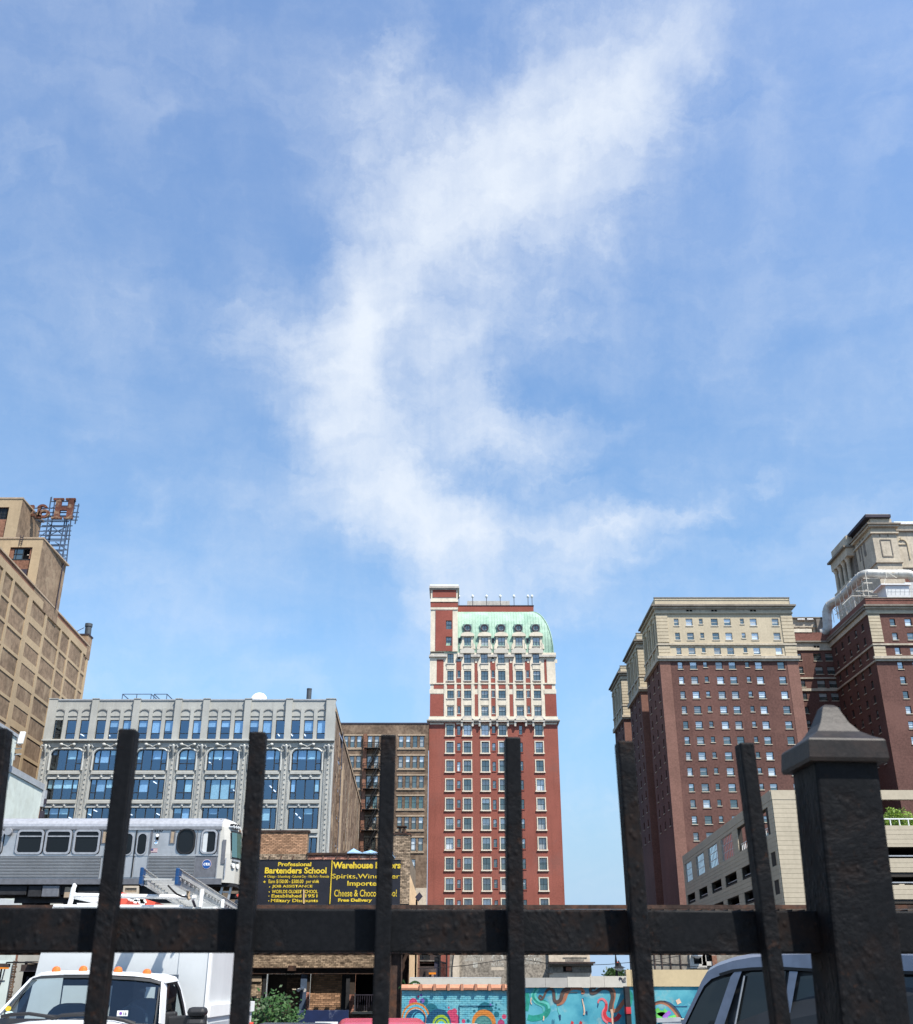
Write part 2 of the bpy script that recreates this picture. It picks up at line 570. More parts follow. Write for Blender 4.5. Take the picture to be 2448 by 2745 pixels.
# ------------------------------------------------------------------ materials
mat('frame_dark', (.022, .024, .026), .5, .3, var=.1)
mat('frame_green', (.05, .085, .07), .5, .3, var=.1)
mat('black', (.012, .012, .013), .6, .2, var=.1)
mat('void', (.006, .006, .007), .95, .05, var=.1)
mat('white_paint', (.78, .78, .76), .35, .5, var=.03, fine=.02)
mat('cream', (.62, .555, .44), .75, .3, var=.08, fine=.07, fs=2.0, streak=.22, ss=.5)
mat('cream_grey', (.46, .43, .38), .8, .3, var=.14, fs=2.5, streak=.3)
mat('hotel_red', (.255, .083, .060), .85, .2, var=.13, vs=.12, fine=.2, fs=5, streak=.3, ss=.3, dirt=(.20, .085, .068), dirt_amt=.55, dirt_s=.12)
mat('panel_red', (.25, .074, .055), .85, .2, var=.09, vs=.3, fine=.16, fs=7, rnd=.06)
mat('copper', (.285, .42, .325), .6, .3, var=.14, vs=.35, fine=.08, streak=.55, ss=1.1, dirt=(.14, .27, .20), dirt_amt=.6, dirt_s=.2)
mat('copper_dark', (.17, .26, .23), .65, .3, var=.15)
mat('terra', (.37, .37, .34), .6, .35, var=.09, vs=.3, fine=.05, streak=.25, ss=.5, rnd=.02)
mat('terra_light', (.43, .435, .41), .5, .4, var=.08, fine=.06)
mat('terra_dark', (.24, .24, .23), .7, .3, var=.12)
mat('brown_brick', (.15, .105, .075), .9, .2, var=.35, vs=.35, fine=.42, fs=2.2, streak=.5, ss=.5, bump=.5, bs=7, bd=.05, dirt=(.33, .25, .18), dirt_amt=.9, dirt_s=.6)
mat('old_brick', (.14, .098, .068), .9, .2, var=.25, vs=.2, fine=.30, fs=1.8, streak=.2, dirt=(.29, .215, .15), dirt_amt=.6, dirt_s=.35)
mat('stone_tan', (.36, .28, .20), .85, .2, var=.15, fs=3)
mat('beige_conc', (.375, .285, .18), .85, .2, var=.10, vs=.12, fine=.06, fs=2, streak=.15, ss=.3)
mat('beige_infill', (.195, .138, .092), .9, .2, var=.22, vs=.12, fine=.24, fs=1.3, dirt=(.30, .225, .15), dirt_amt=.8, dirt_s=.3, rnd=.08)
mat('rust_brick', (.20, .10, .065), .9, .2, var=.2, fine=.25, fs=3)
mat('sign_rust', (.105, .038, .024), .8, .3, var=.35, vs=.8, fine=.3, fs=4, dirt=(.42, .32, .20), dirt_amt=.55, dirt_s=.9)
mat('steel_blue', (.05, .075, .12), .6, .4, var=.2)
mat('stack_metal', (.05, .06, .07), .6, .4, var=.2, vs=1.0)
mat('hil_brick', (.118, .060, .049), .9, .2, var=.14, vs=.10, fine=.20, fs=2.4, streak=.2, ss=.3, dirt=(.17, .088, .07), dirt_amt=.45, dirt_s=.10)
mat('hil_quoin', (.195, .103, .08), .9, .2, var=.12, vs=.2, fine=.14, fs=3)
mat('hil_cream', (.47, .40, .285), .85, .2, var=.07, vs=.2, fine=.07, fs=2.4, streak=.16, ss=.4)
mat('hil_stone', (.44, .385, .30), .85, .2, var=.14, vs=.3, fine=.12, fs=2, streak=.35, ss=.6)
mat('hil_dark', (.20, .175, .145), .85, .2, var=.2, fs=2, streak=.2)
mat('parapet_brick', (.165, .075, .058), .9, .2, var=.14, fine=.2, fs=3)
mat('slate', (.035, .03, .045), .7, .3, var=.2)
mat('duct', (.40, .395, .37), .5, .4, metal=.2, var=.14, vs=.7, fine=.08, dirt=(.30, .24, .17), dirt_amt=.7, dirt_s=.5)
mat('pale_steel', (.55, .52, .45), .6, .4, var=.15)
mat('gar_panel', (.45, .39, .29), .8, .25, var=.05, vs=.2, fine=.05, fs=3, streak=.10, rnd=.035)
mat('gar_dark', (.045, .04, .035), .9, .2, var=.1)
mat('party_wall', (.55, .60, .55), .8, .25, var=.08, vs=.25, fine=.05, fs=1.5, streak=.14, ss=.3, dirt=(.42, .44, .37), dirt_amt=.4, dirt_s=.3)
mat('flash_grey', (.33, .35, .37), .5, .4, var=.1)
mat('brick_tan', (.36, .21, .125), .9, .2, var=.1, fine=.2, fs=12, rnd=.34)
mat('brick_tan_mass', (.34, .20, .12), .9, .2, var=.1, fine=.2, fs=12, isl=.42)
mat('brick_red_mass', (.34, .16, .115), .9, .2, var=.12, fine=.2, fs=12, isl=.4, dirt=(.55, .45, .36), dirt_amt=.5, dirt_s=.9)
mat('brick_pale_mass', (.30, .225, .155), .9, .2, var=.15, fine=.25, fs=10, isl=.5, dirt=(.10, .07, .05), dirt_amt=.8, dirt_s=.9)
mat('brick_dark_mass', (.115, .075, .05), .9, .2, var=.15, fine=.25, fs=10, isl=.45)
mat('mortar', (.19, .15, .11), .95, .1, var=.15, fs=8)
mat('mortar_dark', (.055, .043, .035), .95, .1, var=.15, fs=8)
mat('stucco_tan', (.60, .42, .25), .85, .2, var=.08, fs=3)
mat('sign_black', (.014, .015, .022), .55, .35, var=.2, vs=.8, fine=.1)
mat('sign_yellow', (.66, .48, .035), .6, .3, var=.14, vs=2, fine=.16, fs=20, dirt=(.30, .22, .04), dirt_amt=.5, dirt_s=1.4)
mat('tarp_blue', (.26, .43, .62), .45, .4, var=.25, vs=1.5, bump=.6, bs=4, bd=.1)
mat('steel_train', (.47, .47, .465), .38, .5, metal=.55, var=.10, vs=.7, fine=.04, fs=6, streak=.12, ss=.6)
mat('steel_roof', (.37, .375, .39), .34, .5, metal=.3, var=.05)
mat('train_skirt', (.17, .17, .18), .5, .4, metal=.4, var=.1)
mat('train_white', (.46, .445, .40), .3, .5, var=.04, fine=.03)
mat('under_dark', (.022, .022, .024), .7, .3, var=.3, vs=2, fine=.2)
mat('cta_blue', (.012, .075, .28), .4, .4, var=.03)
mat('flag_red', (.42, .12, .12), .5, .3, var=.05)
mat('flag_blue', (.07, .08, .18), .5, .3, var=.05)
mat('pale_blue', (.22, .46, .78), .5, .3, var=.05)
mat('rust_steel', (.045, .026, .019), .8, .3, var=.35, vs=1.2, fine=.3, fs=6, dirt=(.12, .05, .025), dirt_amt=.6, dirt_s=1.2)
mat('tie_wood', (.075, .058, .045), .9, .2, var=.25, fine=.3, fs=8, rnd=.4)
mat('truck_white', (.74, .75, .76), .22, .6, var=.02, fine=.01)
mat('box_white', (.56, .58, .58), .4, .4, var=.05, vs=.8, fine=.02, streak=.08)
mat('rubber', (.014, .014, .015), .55, .4, var=.15)
mat('amber', (.58, .13, .018), .25, .6, var=.08)
mat('dash', (.05, .065, .085), .8, .2, var=.1)
mat('cab_pale', (.34, .40, .38), .8, .2, var=.06)
mat('alu', (.44, .44, .42), .45, .4, metal=.15, var=.10, vs=2, fine=.06)
mat('ladder_blue', (.008, .05, .15), .45, .4, var=.05)
mat('banner_red', (.68, .09, .055), .6, .3, var=.08, vs=2)
mat('suv_paint', (.17, .19, .24), .3, .5, metal=.3, var=.03)
mat('car_red', (.40, .025, .05), .25, .6, var=.04)
mat('car_dark', (.03, .035, .055), .25, .6, var=.04)
mat('car_white', (.75, .76, .77), .25, .6, var=.03)
mat('mural_white', (.50, .465, .395), .7, .3, var=.06, vs=.5, fine=.04)
mat('mural_grey_shaded', (.36, .34, .305), .7, .3, var=.06, vs=.5, fine=.04)
mat('tan_wall', (.50, .395, .235), .8, .25, var=.06, vs=.5, fine=.04)
mat('terracotta', (.40, .185, .11), .75, .3, var=.12, fine=.12, rnd=.12)
mat('paint_brown', (.085, .055, .045), .7, .3, var=.2, vs=2)
mat('paint_orange', (.34, .135, .075), .7, .3, var=.2, vs=2)
mat('paint_green', (.016, .22, .165), .7, .3, var=.25, vs=1.5)
mat('paint_mint', (.10, .42, .36), .7, .3, var=.2, vs=2)
mat('paint_pink', (.58, .14, .16), .7, .3, var=.2, vs=2)
mat('paint_red', (.46, .03, .04), .7, .3, var=.2, vs=2)
mat('paint_peach', (.60, .42, .30), .7, .3, var=.2, vs=2)
mat('paint_leaf', (.12, .45, .09), .7, .3, var=.2, vs=2)
mat('paint_violet', (.22, .09, .38), .7, .3, var=.2, vs=2)
mat('paint_navy', (.012, .05, .13), .7, .3, var=.2, vs=2)
mat('theatre_brick', (.235, .205, .165), .9, .2, var=.25, vs=.5, fine=.38, fs=4, dirt=(.36, .31, .25), dirt_amt=.7, dirt_s=.7)
mat('faded_white', (.37, .35, .30), .85, .2, var=.2, vs=1.5, fine=.3, fs=6)
mat('stone_pale', (.52, .44, .34), .85, .2, var=.12, fs=2, streak=.3)
mat('stone_dirty', (.22, .195, .16), .9, .2, var=.25, vs=.8, fine=.25, fs=4)
mat('hut_brown', (.055, .04, .035), .85, .2, var=.3, vs=.8, fine=.25)
mat('board_blue', (.008, .016, .055), .6, .3, var=.1, dirt=(.34, .36, .42), dirt_amt=.95, dirt_s=1.1)
mat('asphalt', (.05, .05, .052), .9, .2, var=.2, vs=.4, fine=.25, fs=14)
mat('walk', (.34, .33, .31), .9, .2, var=.12, vs=.6, fine=.12, fs=9)
mat('bark', (.07, .05, .035), .95, .1, var=.25, fs=8)
for nm, c in (('leaf', (.038, .09, .022)), ('leaf_pale', (.20, .30, .05)), ('leaf_dark', (.035, .075, .022))):
    m_, t_ = base_mat(nm)
    g_ = t_.n('ShaderNodeNewGeometry').outputs['Random Per Island']
    d_ = bsdf(t_, t_.mix(g_, sc(c, .6), sc(c, 1.5)), .5, .35)
    tl = t_.n('ShaderNodeBsdfTranslucent')
    tl.inputs[0].default_value = sc(c, 1.4)+(1,)
    mx_ = t_.n('ShaderNodeMixShader')
    mx_.inputs[0].default_value = .3
    t_.t.links.new(d_.outputs[0], mx_.inputs[1]); t_.t.links.new(tl.outputs[0], mx_.inputs[2])
    fin(t_, mx_)
glass('glass_far', (.04, .055, .052), .13, tint=(.88, .97, .95))
glass('blind', (.30, .32, .31), .10)
glass('blind_pale', (.52, .56, .57), .20)
glass('glass_dark', (.004, .005, .006), -.022)
glass('glass_blue', (.03, .055, .10), .5, tint=(.75, .88, 1.0), wave=.1)
glass('glass_green', (.05, .11, .085), .12)
glass('glass_garage', (.05, .08, .10), .72, tint=(.92, .98, 1.0))
glass('glass_car', (.008, .011, .011), .0, wave=.02)
clear_glass('glass_office', .20, (.50, .72, 1.0), (.74, .86, .95))
clear_glass('glass_cab', .05, (.85, .95, 1.0), (.70, .82, .84))
mat('blind_teal', (.66, .86, .84), .8, .1, var=.05, rnd=.2)
mat('blind_sky', (.48, .64, .78), .8, .1, var=.05, rnd=.2)
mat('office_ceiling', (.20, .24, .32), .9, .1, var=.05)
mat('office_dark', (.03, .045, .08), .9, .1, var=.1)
lamp_mat('tube_light', (.95, .95, 1.0), 1.6)
lamp_mat('warm_glow', (1.0, .33, .04), .55)

def fence_mat():
    m, t = base_mat('fence_paint')
    oc = t.n('ShaderNodeTexCoord').outputs['Object']
    big = t.noise(oc, 7, 6, .65, .4)
    med = t.noise(oc, 45, 5, .65)
    fine_ = t.noise(oc, 190, 4, .6)
    rust = t.m('MULTIPLY', t.rng(big, .46, .64), t.rng(med, .40, .62))
    col = t.mix(t.rng(fine_, .3, .7), (.0026, .003, .0040), (.0056, .0060, .0072))
    col = t.mix(t.m('MULTIPLY', rust, .38), col, (.024, .0115, .0065))
    col = t.mix(t.m('MULTIPLY', t.m('MULTIPLY', t.rng(t.noise(oc, 120, 3, .7), .60, .72), t.rng(big, .40, .6)), .6), col, (.034, .015, .008))
    pit = t.n('ShaderNodeTexVoronoi', feature='SMOOTH_F1')
    t.put(pit.inputs['Vector'], t.mapping(oc, scale=(1, 1, .75)))
    pit.inputs['Scale'].default_value = 140
    pits = t.m('MULTIPLY', t.rng(pit.outputs['Distance'], .0, .42), t.rng(big, .44, .60))
    h = t.m('ADD', t.m('MULTIPLY', med, .16), t.m('ADD', t.m('MULTIPLY', fine_, .30), t.m('MULTIPLY', pits, -1.3)))
    fin(t, bsdf(t, col, t.rng(big, .3, .7, .5, .75), .13, 0, h, .42, .0022))
fence_mat()
mat('fence_cap', (.014, .011, .0095), .5, .26, var=.2, vs=20, fine=.3, fs=160, bump=.3, bs=170, bd=.001, dirt=(.028, .018, .014), dirt_amt=.6, dirt_s=22)

def mural_mat():
    """blue painted brick with flat rounded shapes, set out in wall metres"""
    m, t = base_mat('mural_brick')
    oc = t.n('ShaderNodeTexCoord').outputs['Object']
    s = t.n('ShaderNodeSeparateXYZ'); t.put(s.inputs[0], oc)
    x, z = s.outputs[0], s.outputs[2]
    nz = t.noise(oc, 1.6, 4, .6)
    c = t.mix(t.rng(nz, .35, .65), (.085, .32, .40), (.17, .42, .46))
    c = t.mix(t.m('MULTIPLY', t.rng(z, 1.25, 1.75), t.rng(t.noise(oc, .9, 3), .35, .6)), c, (.36, .42, .34))
    def disc(cx, cz, r0, r1, colr, amt=1.0):
        nonlocal c
        dx, dz = t.m('SUBTRACT', x, cx), t.m('SUBTRACT', z, cz)
        d = t.m('SQRT', t.m('ADD', t.m('MULTIPLY', dx, dx), t.m('MULTIPLY', dz, dz)))
        f = t.rng(d, r1, r1-.02)
        if r0 > 0: f = t.m('MULTIPLY', f, t.rng(d, r0-.02, r0))
        c = t.mix(t.m('MULTIPLY', f, amt), c, colr)
    for a in MURAL: disc(*a)
    fin(t, bsdf(t, c, .7, .25, 0, t.noise(oc, 25, 4), .3, .01))
def Z4(x, y): return (1060+x/6.067, 2545+y/6.067)
DM = 44.0
def mdisc(x, y, r0, r1, c):
    u, v = Z4(x, y)
    p = at(u, v, DM)
    k = DM/FPX/1.10/6.067
    return (p.x-MX0, p.z, r0*k, r1*k, c)
MX0 = ax(1078, 2700, DM)
_pk, _nv, _tl, _og, _gr, _lb, _pp = (.52, .06, .13), (.012, .075, .15), (.015, .13, .17), (.55, .20, .04), (.32, .45, .03), (.10, .42, .52), (.16, .10, .34)
MURAL = [mdisc(290, 865, 0, 72, _pk), mdisc(375, 765, 0, 22, _pk), mdisc(475, 845, 0, 62, _tl), mdisc(440, 830, 0, 40, _pp), mdisc(415, 850, 0, 22, _nv), mdisc(420, 740, 0, 24, _pp),
         mdisc(580, 1000, 0, 118, _tl),
         mdisc(330, 1110, 0, 228, _og), mdisc(330, 1120, 0, 205, _lb), mdisc(330, 1130, 0, 180, _og), mdisc(330, 1130, 0, 155, (.50, .62, .66)), mdisc(330, 1150, 0, 165, _nv), mdisc(365, 1120, 0, 105, _lb), mdisc(385, 1125, 85, 112, _nv),
         mdisc(905, 1050, 0, 70, _pk), mdisc(960, 1010, 0, 50, _pk), mdisc(950, 1120, 0, 85, _pk), mdisc(870, 945, 0, 20, _pk), mdisc(990, 1180, 0, 50, _pk), mdisc(825, 945, 0, 12, _nv),
         mdisc(700, 1190, 0, 205, _nv), mdisc(745, 1215, 0, 150, (.05, .13, .12)), mdisc(745, 1215, 0, 140, _gr), mdisc(745, 1225, 0, 112, _tl), mdisc(745, 1235, 0, 96, _gr), mdisc(745, 1240, 0, 70, _lb),
         mdisc(1460, 990, 0, 126, _tl), mdisc(1440, 1190, 0, 196, _og), mdisc(1430, 1235, 0, 150, (.06, .19, .17)), mdisc(1430, 1225, 0, 115, (.09, .24, .22)),
         mdisc(1285, 1000, 0, 26, _tl), mdisc(1230, 1035, 0, 13, _tl), mdisc(1578, 868, 0, 20, _tl), mdisc(1640, 895, 0, 22, _tl), mdisc(1632, 950, 0, 24, _tl), mdisc(1690, 972, 0, 20, _tl), mdisc(1645, 1055, 0, 48, _tl), mdisc(1712, 1132, 0, 18, _tl),
         mdisc(1550, 893, 0, 20, _pp), mdisc(1110, 1165, 0, 34, _pk), mdisc(1185, 1160, 0, 30, _tl), mdisc(1770, 1090, 0, 40, _pk), mdisc(1720, 1200, 0, 60, (.40, .05, .14))]
mural_mat()

def mural_sky_mat():
    m, t = base_mat('mural_teal')
    oc = t.n('ShaderNodeTexCoord').outputs['Object']
    s = t.n('ShaderNodeSeparateXYZ'); t.put(s.inputs[0], oc)
    c = t.mix(t.rng(t.noise(oc, .8, 5, .6), .35, .65), (.035, .22, .30), (.10, .36, .42))
    c = t.mix(t.m('MULTIPLY', t.rng(t.noise(oc, 2.2, 6, .7, .8), .56, .70), .5), c, (.24, .46, .50))
    c = t.mix(t.m('MULTIPLY', t.rng(t.noise(t.mapping(oc, (7, 0, 2)), 1.1, 4), .56, .70), .45), c, (.48, .42, .30))
    fin(t, bsdf(t, c, .7, .25, 0, t.noise(oc, 18, 4), .3, .01))
mural_sky_mat()

# ------------------------------------------------------------------ ground
g = MB()
g.poly([(-3000, -400, 0), (3000, -400, 0), (3000, 4000, 0), (-3000, 4000, 0)], 'asphalt')
tag(g.build('ground'), 'grey asphalt ground of the parking lot and streets', 'ground', kind='structure')
g = MB()
g.box(-40, 40, -3.2, .9, -.02, .12, 'walk')
tag(g.build('sidewalk'), 'pale concrete sidewalk along the iron fence', 'sidewalk', kind='structure')

# ================================================================== RED HOTEL WITH GREEN MANSARD ROOF
rnd = random.Random(7)
def build_red_hotel():
    D = 220.0
    th = thing('red_hotel', 'tall red brick hotel with cream trim and curved green copper roof', 'hotel', (8, D, 0))
    fc = Facade(th, 0, D)
    P3 = lambda x, y: (1100+x/3.926, 1530+y/3.926)
    def X3(x, y=1300): return ax(*P3(x, y), D)
    def Zy(y): return az(1530+y/3.926, D)
    xl, xr = -5.85, 21.65
    cols = [-1.39, 2.31, 6.10, 9.84, 13.72, 17.57]
    narrow = [.50, 7.94]
    zc0 = Zy(1592)                      # underside of the big cornice
    WH, WW = 2.28, 1.58
    # ---- red shaft
    holes, wins = [], []
    tops = [1.8+15.45+3.92*k for k in range(-1, 9)]+[az(1938.8, D)]
    for ztop in tops:
        for ci, cx in enumerate(cols):
            zt = ztop-.26
            if ci == 4:
                holes.append((cx-.36, cx+.36, zt-2.15, zt-.15)); wins.append((cx, zt-2.15, .72, 2.0, 'sash', False))
            else:
                holes.append((cx-WW/2, cx+WW/2, zt-WH, zt)); wins.append((cx, zt-WH, WW, WH, 'cross', True))
        for cx in narrow:
            hh = 1.65 if rnd.random() < .6 else 2.0
            zt = ztop-.5
            holes.append((cx-.36, cx+.36, zt-hh, zt)); wins.append((cx, zt-hh, .72, hh, 'sash', False))
    mb = MB()
    mb.wall(xl, xr, 0, zc0, holes, 'hotel_red', 0, .42)
    mb.poly([(xl, 0, 0), (xl, 20, 0), (xl, 20, zc0), (xl, 0, zc0)], 'hotel_red')
    mb.poly([(xr, 0, 0), (xr, 0, zc0), (xr, 20, zc0), (xr, 20, 0)], 'hotel_red')
    mb.poly([(xl, 20, 0), (xr, 20, 0), (xr, 20, zc0), (xl, 20, zc0)], 'hotel_red')
    fc.part(mb, 'wall')
    for cx, z, w, h, k, tr in wins:
        b = rnd.choice([0, .35, .5, .5, .5, .6, 1.0])
        window(fc, cx, z, w, h, k, 'frame_dark' if tr else 'frame_green', 'cream' if tr else None, b, .38 if tr else .3,
               blind=rnd.choice(['blind', 'blind', 'blind_pale']), sill='panel_red')
    # ---- cornice between shaft and crown
    mb = MB()
    z0, z1 = Zy(1592), Zy(1535)
    mb.box(xl-.25, xr+.25, -.35, 20, z0-.05, z0+.22, 'cream_grey')
    mb.box(xl-.5, xr+.5, -.75, 20, z0+.22, z0+.48, 'cream_grey')
    mb.box(xl-.1, xr+.1, -.22, 20, z0+.48, z1, 'cream')
    fc.part(mb, 'cornice')
    mb = MB()
    edges = [xl]+sum([[c-1.25, c+1.25] for c in cols], [])+[xr]
    for a, b in zip(edges[::2], edges[1::2]):
        if b-a > .5: mb.box(a+.1, b-.1, -.06, .02, Zy(1615), Zy(1600), 'cream')
    fc.part(mb, 'frieze_panels')
    for cx in cols[1:]:                  # segmental heads over the windows under the cornice
        mb = MB()
        zz = Zy(1590)
        pts = circ(cx, zz+.25, 1.35, 14, .95, 0, 180)
        mb.prism([(cx-1.35, zz-.1)]+list(reversed(pts))+[(cx+1.35, zz-.1)], -.75, -.1, 'cream_grey')
        pts = circ(cx, zz+.2, 1.0, 14, .62, 0, 180)
        mb.prism(list(reversed(pts)), -.80, -.6, 'cream')
        for s in (-1, 1): mb.box(cx+s*1.15-.2, cx+s*1.15+.2, -.6, -.1, Zy(1640), zz-.1, 'cream_grey')
        fc.part(mb, 'window_pediment')
    # ---- cream crown with red brick panels
    zb, zt_ = z1, Zy(905)
    ucols = [X3(423), X3(603), X3(783), X3(965), X3(1152), X3(1337)]
    un = [X3(512), X3(874), X3(1243)]
    rows = [(970, 870), (1152, 1050), (1340, 1258), (1525, 1425)]
    nrows = [(945, 865), (1122, 1050), (1330, 1258), (1500, 1425)]
    holes, wins = [], []
    for (yb, yt) in rows:
        for cx in ucols:
            w = 1.5 if cx != ucols[0] else 1.4
            holes.append((cx-w/2, cx+w/2, Zy(yb), Zy(yt))); wins.append((cx, Zy(yb), w, Zy(yt)-Zy(yb), 'cross'))
    for (yb, yt) in nrows:
        for cx in un:
            holes.append((cx-.3, cx+.3, Zy(yb), Zy(yt))); wins.append((cx, Zy(yb), .6, Zy(yt)-Zy(yb), 'sash'))
    mb = MB()
    zct = Zy(862)
    mb.wall(xl+.15, xr-.15, zb, zct, holes, 'cream', 0, .4)
    mb.poly([(xl+.15, 0, zb), (xl+.15, 20, zb), (xl+.15, 20, zct), (xl+.15, 0, zct)], 'cream')
    mb.poly([(xr-.15, 0, zb), (xr-.15, 0, zct), (xr-.15, 20, zct), (xr-.15, 20, zb)], 'cream')
    mb.poly([(xl, 0, zct), (xr, 0, zct), (xr, 20, zct), (xl, 20, zct)], 'cream_grey')
    fc.part(mb, 'crown_wall')
    for cx, z, w, h, k in wins:
        window(fc, cx, z, w, h, k, 'frame_dark' if w > 1 else 'frame_green', None, rnd.choice([0, .4, .5, .6, 0]), .3, sill='cream_grey')
    def panel(x0, x1, y0, y1, yy=None):
        mb = MB()
        a, b = X3(x0, (y0+y1)/2), X3(x1, (y0+y1)/2)
        mb.box(a, b, -.05, .03, Zy(y1), Zy(y0), 'panel_red')
        fc.part(mb, 'brick_panel')
    for x0, x1 in ((207, 350), (680, 712), (1047, 1083), (1420, 1540)): panel(x0, x1, 1298, 1528)
    for x0, x1 in ((248, 350), (388, 460), (567, 638), (680, 708), (750, 820), (932, 1003), (1043, 1078), (1118, 1190), (1305, 1378), (1415, 1490)): panel(x0, x1, 1197, 1240)
    for x0, x1 in ((248, 350), (677, 708), (1040, 1078), (1412, 1490)): panel(x0, x1, 932, 1175)
    for cx in un:                         # narrow red strips that carry the small windows
        for ya, yb in ((948, 1046), (1126, 1175), (1197, 1240), (1334, 1420), (1503, 1528)):
            mb = MB(); mb.box(cx-.55, cx+.55, -.05, .03, Zy(yb), Zy(ya), 'panel_red'); fc.part(mb, 'brick_panel')
        for (yb, yt) in nrows[1:]:
            for s in (-1, 1):
                mb = MB(); mb.box(cx+s*.44-.11, cx+s*.44+.11, -.05, .03, Zy(yb), Zy(yt), 'panel_red'); fc.part(mb, 'brick_panel')
    for cx in ucols:                      # cream pilasters framing each column of windows, sills and aprons
        mb = MB()
        for s in (-1, 1): mb.box(cx+s*1.12-.26, cx+s*1.12+.26, -.14, .02, zb, Zy(1045 if cx != ucols[0] else 1180), 'cream')
        for (yb, yt) in rows: mb.box(cx-.95, cx+.95, -.22, -.0, Zy(yb+12), Zy(yb+2), 'cream_grey')
        mb.box(cx-.84, cx+.84, -.10, .02, Zy(1413), Zy(1356), 'cream')
        mb.box(cx-.84, cx+.84, -.10, .02, Zy(1035), Zy(985), 'cream')
        for yb in (1156,): mb.box(cx-.7, cx+.7, -.08, .02, Zy(1172), Zy(1160), 'panel_red')
        fc.part(mb, 'pilaster')
    for x0, x1 in ((677, 708), (862, 886), (1040, 1078), (1226, 1256), (1412, 1490)):     # drop ornaments
        c = X3((x0+x1)/2, 940)
        for dx in ((-.0,) if x1-x0 < 60 else (-1.75, 1.75)):
            mb = MB(); mb.box(c+dx-.22, c+dx+.22, -.12, 0, Zy(970), Zy(932), 'cream'); fc.part(mb, 'drop_ornament')
    mb = MB()
    mb.box(xl, xr, -.175, .02, Zy(1192), Zy(1182), 'cream'); mb.box(xl, X3(352), -.10, .02, Zy(1292), Zy(1246), 'cream'); mb.box(X3(1410), xr, -.10, .02, Zy(1292), Zy(1246), 'cream')
    mb.box(xl, xl+1.5, -.1, .02, Zy(1180), Zy(905), 'cream'); mb.box(xr-1.9, xr, -.1, .02, Zy(1180), Zy(905), 'cream')
    fc.part(mb, 'string_course')
    # cornice below the roof with scalloped parapet in front of the dormers
    mb = MB()
    xt = X3(498, 700)
    mb.box(xl-.2, X3(385), -.5, 1, Zy(908), Zy(888), 'cream_grey')
    for a, b in ((xt, X3(560)), (X3(640), X3(740)), (X3(820), X3(920)), (X3(1000), X3(1105)), (X3(1185), X3(1290)), (X3(1370), xr+.2)):
        mb.box(a, b, -.55, .4, Zy(910), Zy(888), 'cream_grey'); mb.box(a, b, -.2, .4, Zy(888), Zy(862), 'cream')
    mb.box(X3(1400), xr+.25, -.3, 20, Zy(905), Zy(872), 'cream')
    fc.part(mb, 'roof_cornice')
    for cx in ucols[1:]:
        mb = MB()
        base = Zy(868)
        pts = [(cx-1.6, base), (cx+1.6, base), (cx+1.6, base+.75)]+[(cx+1.6-3.2*i/16, base+.75+.5*math.sin(math.pi*i/16)**1.2) for i in range(1, 16)]+[(cx-1.6, base+.75)]
        mb.prism(pts, -.35, .1, 'mural_white')
        fc.part(mb, 'scalloped_parapet')
    # ---- mansard
    zE, zR, ins = Zy(866), 1.8+.3434*224.6, 4.7
    def prof(k):
        a = R(90*k/10)
        return ins*(1-math.cos(a)), zE+(zR-zE)*math.sin(a)
    m = MB()
    ms = MB()
    for k in range(10):
        (i0, a0), (i1, a1) = prof(k), prof(k+1)
        m.poly([(xt-3, i0, a0), (xr-.3-i0, i0, a0), (xr-.3-i1, i1, a1), (xt-3, i1, a1)], 'copper')
        m.poly([(xr-.3-i0, i0, a0), (xr-.3-i0, 20-i0, a0), (xr-.3-i1, 20-i1, a1), (xr-.3-i1, i1, a1)], 'copper')
        m.poly([(xt-3, 20-i0, a0), (xt-3, 20-i1, a1), (xr-.3-i1, 20-i1, a1), (xr-.3-i0, 20-i0, a0)], 'copper')
    fc.part(m, 'mansard_roof', smooth=20)
    xs = xt+.3                            # standing seams
    while xs < xr-.6:
        for k in range(10):
            (i0, a0), (i1, a1) = prof(k), prof(k+1)
            if xs < xr-.3-i1-.05: ms.bar((xs, i0-.03, a0), (xs, i1-.03, a1), .07, 'copper')
        xs += .62
    hip = [(xr-.3-prof(k)[0]+.02, prof(k)[0]-.02, prof(k)[1]) for k in range(11)]
    ms.tube(hip, .13, 'copper', 6)
    tag(fc.part(ms, 'roof_seams'), kind='stuff')
    # ---- dormers and round windows
    for i, cx in enumerate(ucols[1:]):
        cx = X3((603, 783, 960, 1143, 1326)[i], 740)
        mb = MB()
        za, zb2, zt2 = Zy(822), Zy(793), Zy(700)
        mb.wall(cx-1.25, cx+1.25, za, zt2+.5, [(cx-.78, cx+.78, zb2, zt2)], 'cream', -.1, .35)
        mb.box(cx-1.25, cx+1.25, .26, 3.4, za, zt2+.5, 'copper_dark', 'f')
        hood = list(reversed(circ(cx, zt2+.42, 1.5, 12, .75, 0, 180)))
        mb.prism([(cx-1.5, zt2+.2)]+hood+[(cx+1.5, zt2+.2)], -.45, 3.2, 'cream')
        for s in (-1, 1):
            mb.prism([(cx+s*1.25, za), (cx+s*1.75, za), (cx+s*1.6, za+.9), (cx+s*1.25, za+1.5)], -.2, .4, 'cream')
        fc.part(mb, 'dormer')
        window(fc, cx, zb2, 1.56, zt2-zb2, 'cross', 'frame_dark', None, rnd.choice([0, .5, 1]), .05, sill='terra')
        if i in (0, 1, 3):
            mb = MB()
            nx = X3((520, 870, 1234)[(0, 1, 3).index(i)], 730)
            zz = Zy(765)
            mb.box(nx-.45, nx+.45, .0, 2.2, zz, zz+1.4, 'copper_dark'); mb.box(nx-.28, nx+.28, -.03, .02, zz+.15, zz+1.25, 'glass_dark')
            fc.part(mb, 'roof_vent')
        zc = Zy(596)
        yy = 0.42
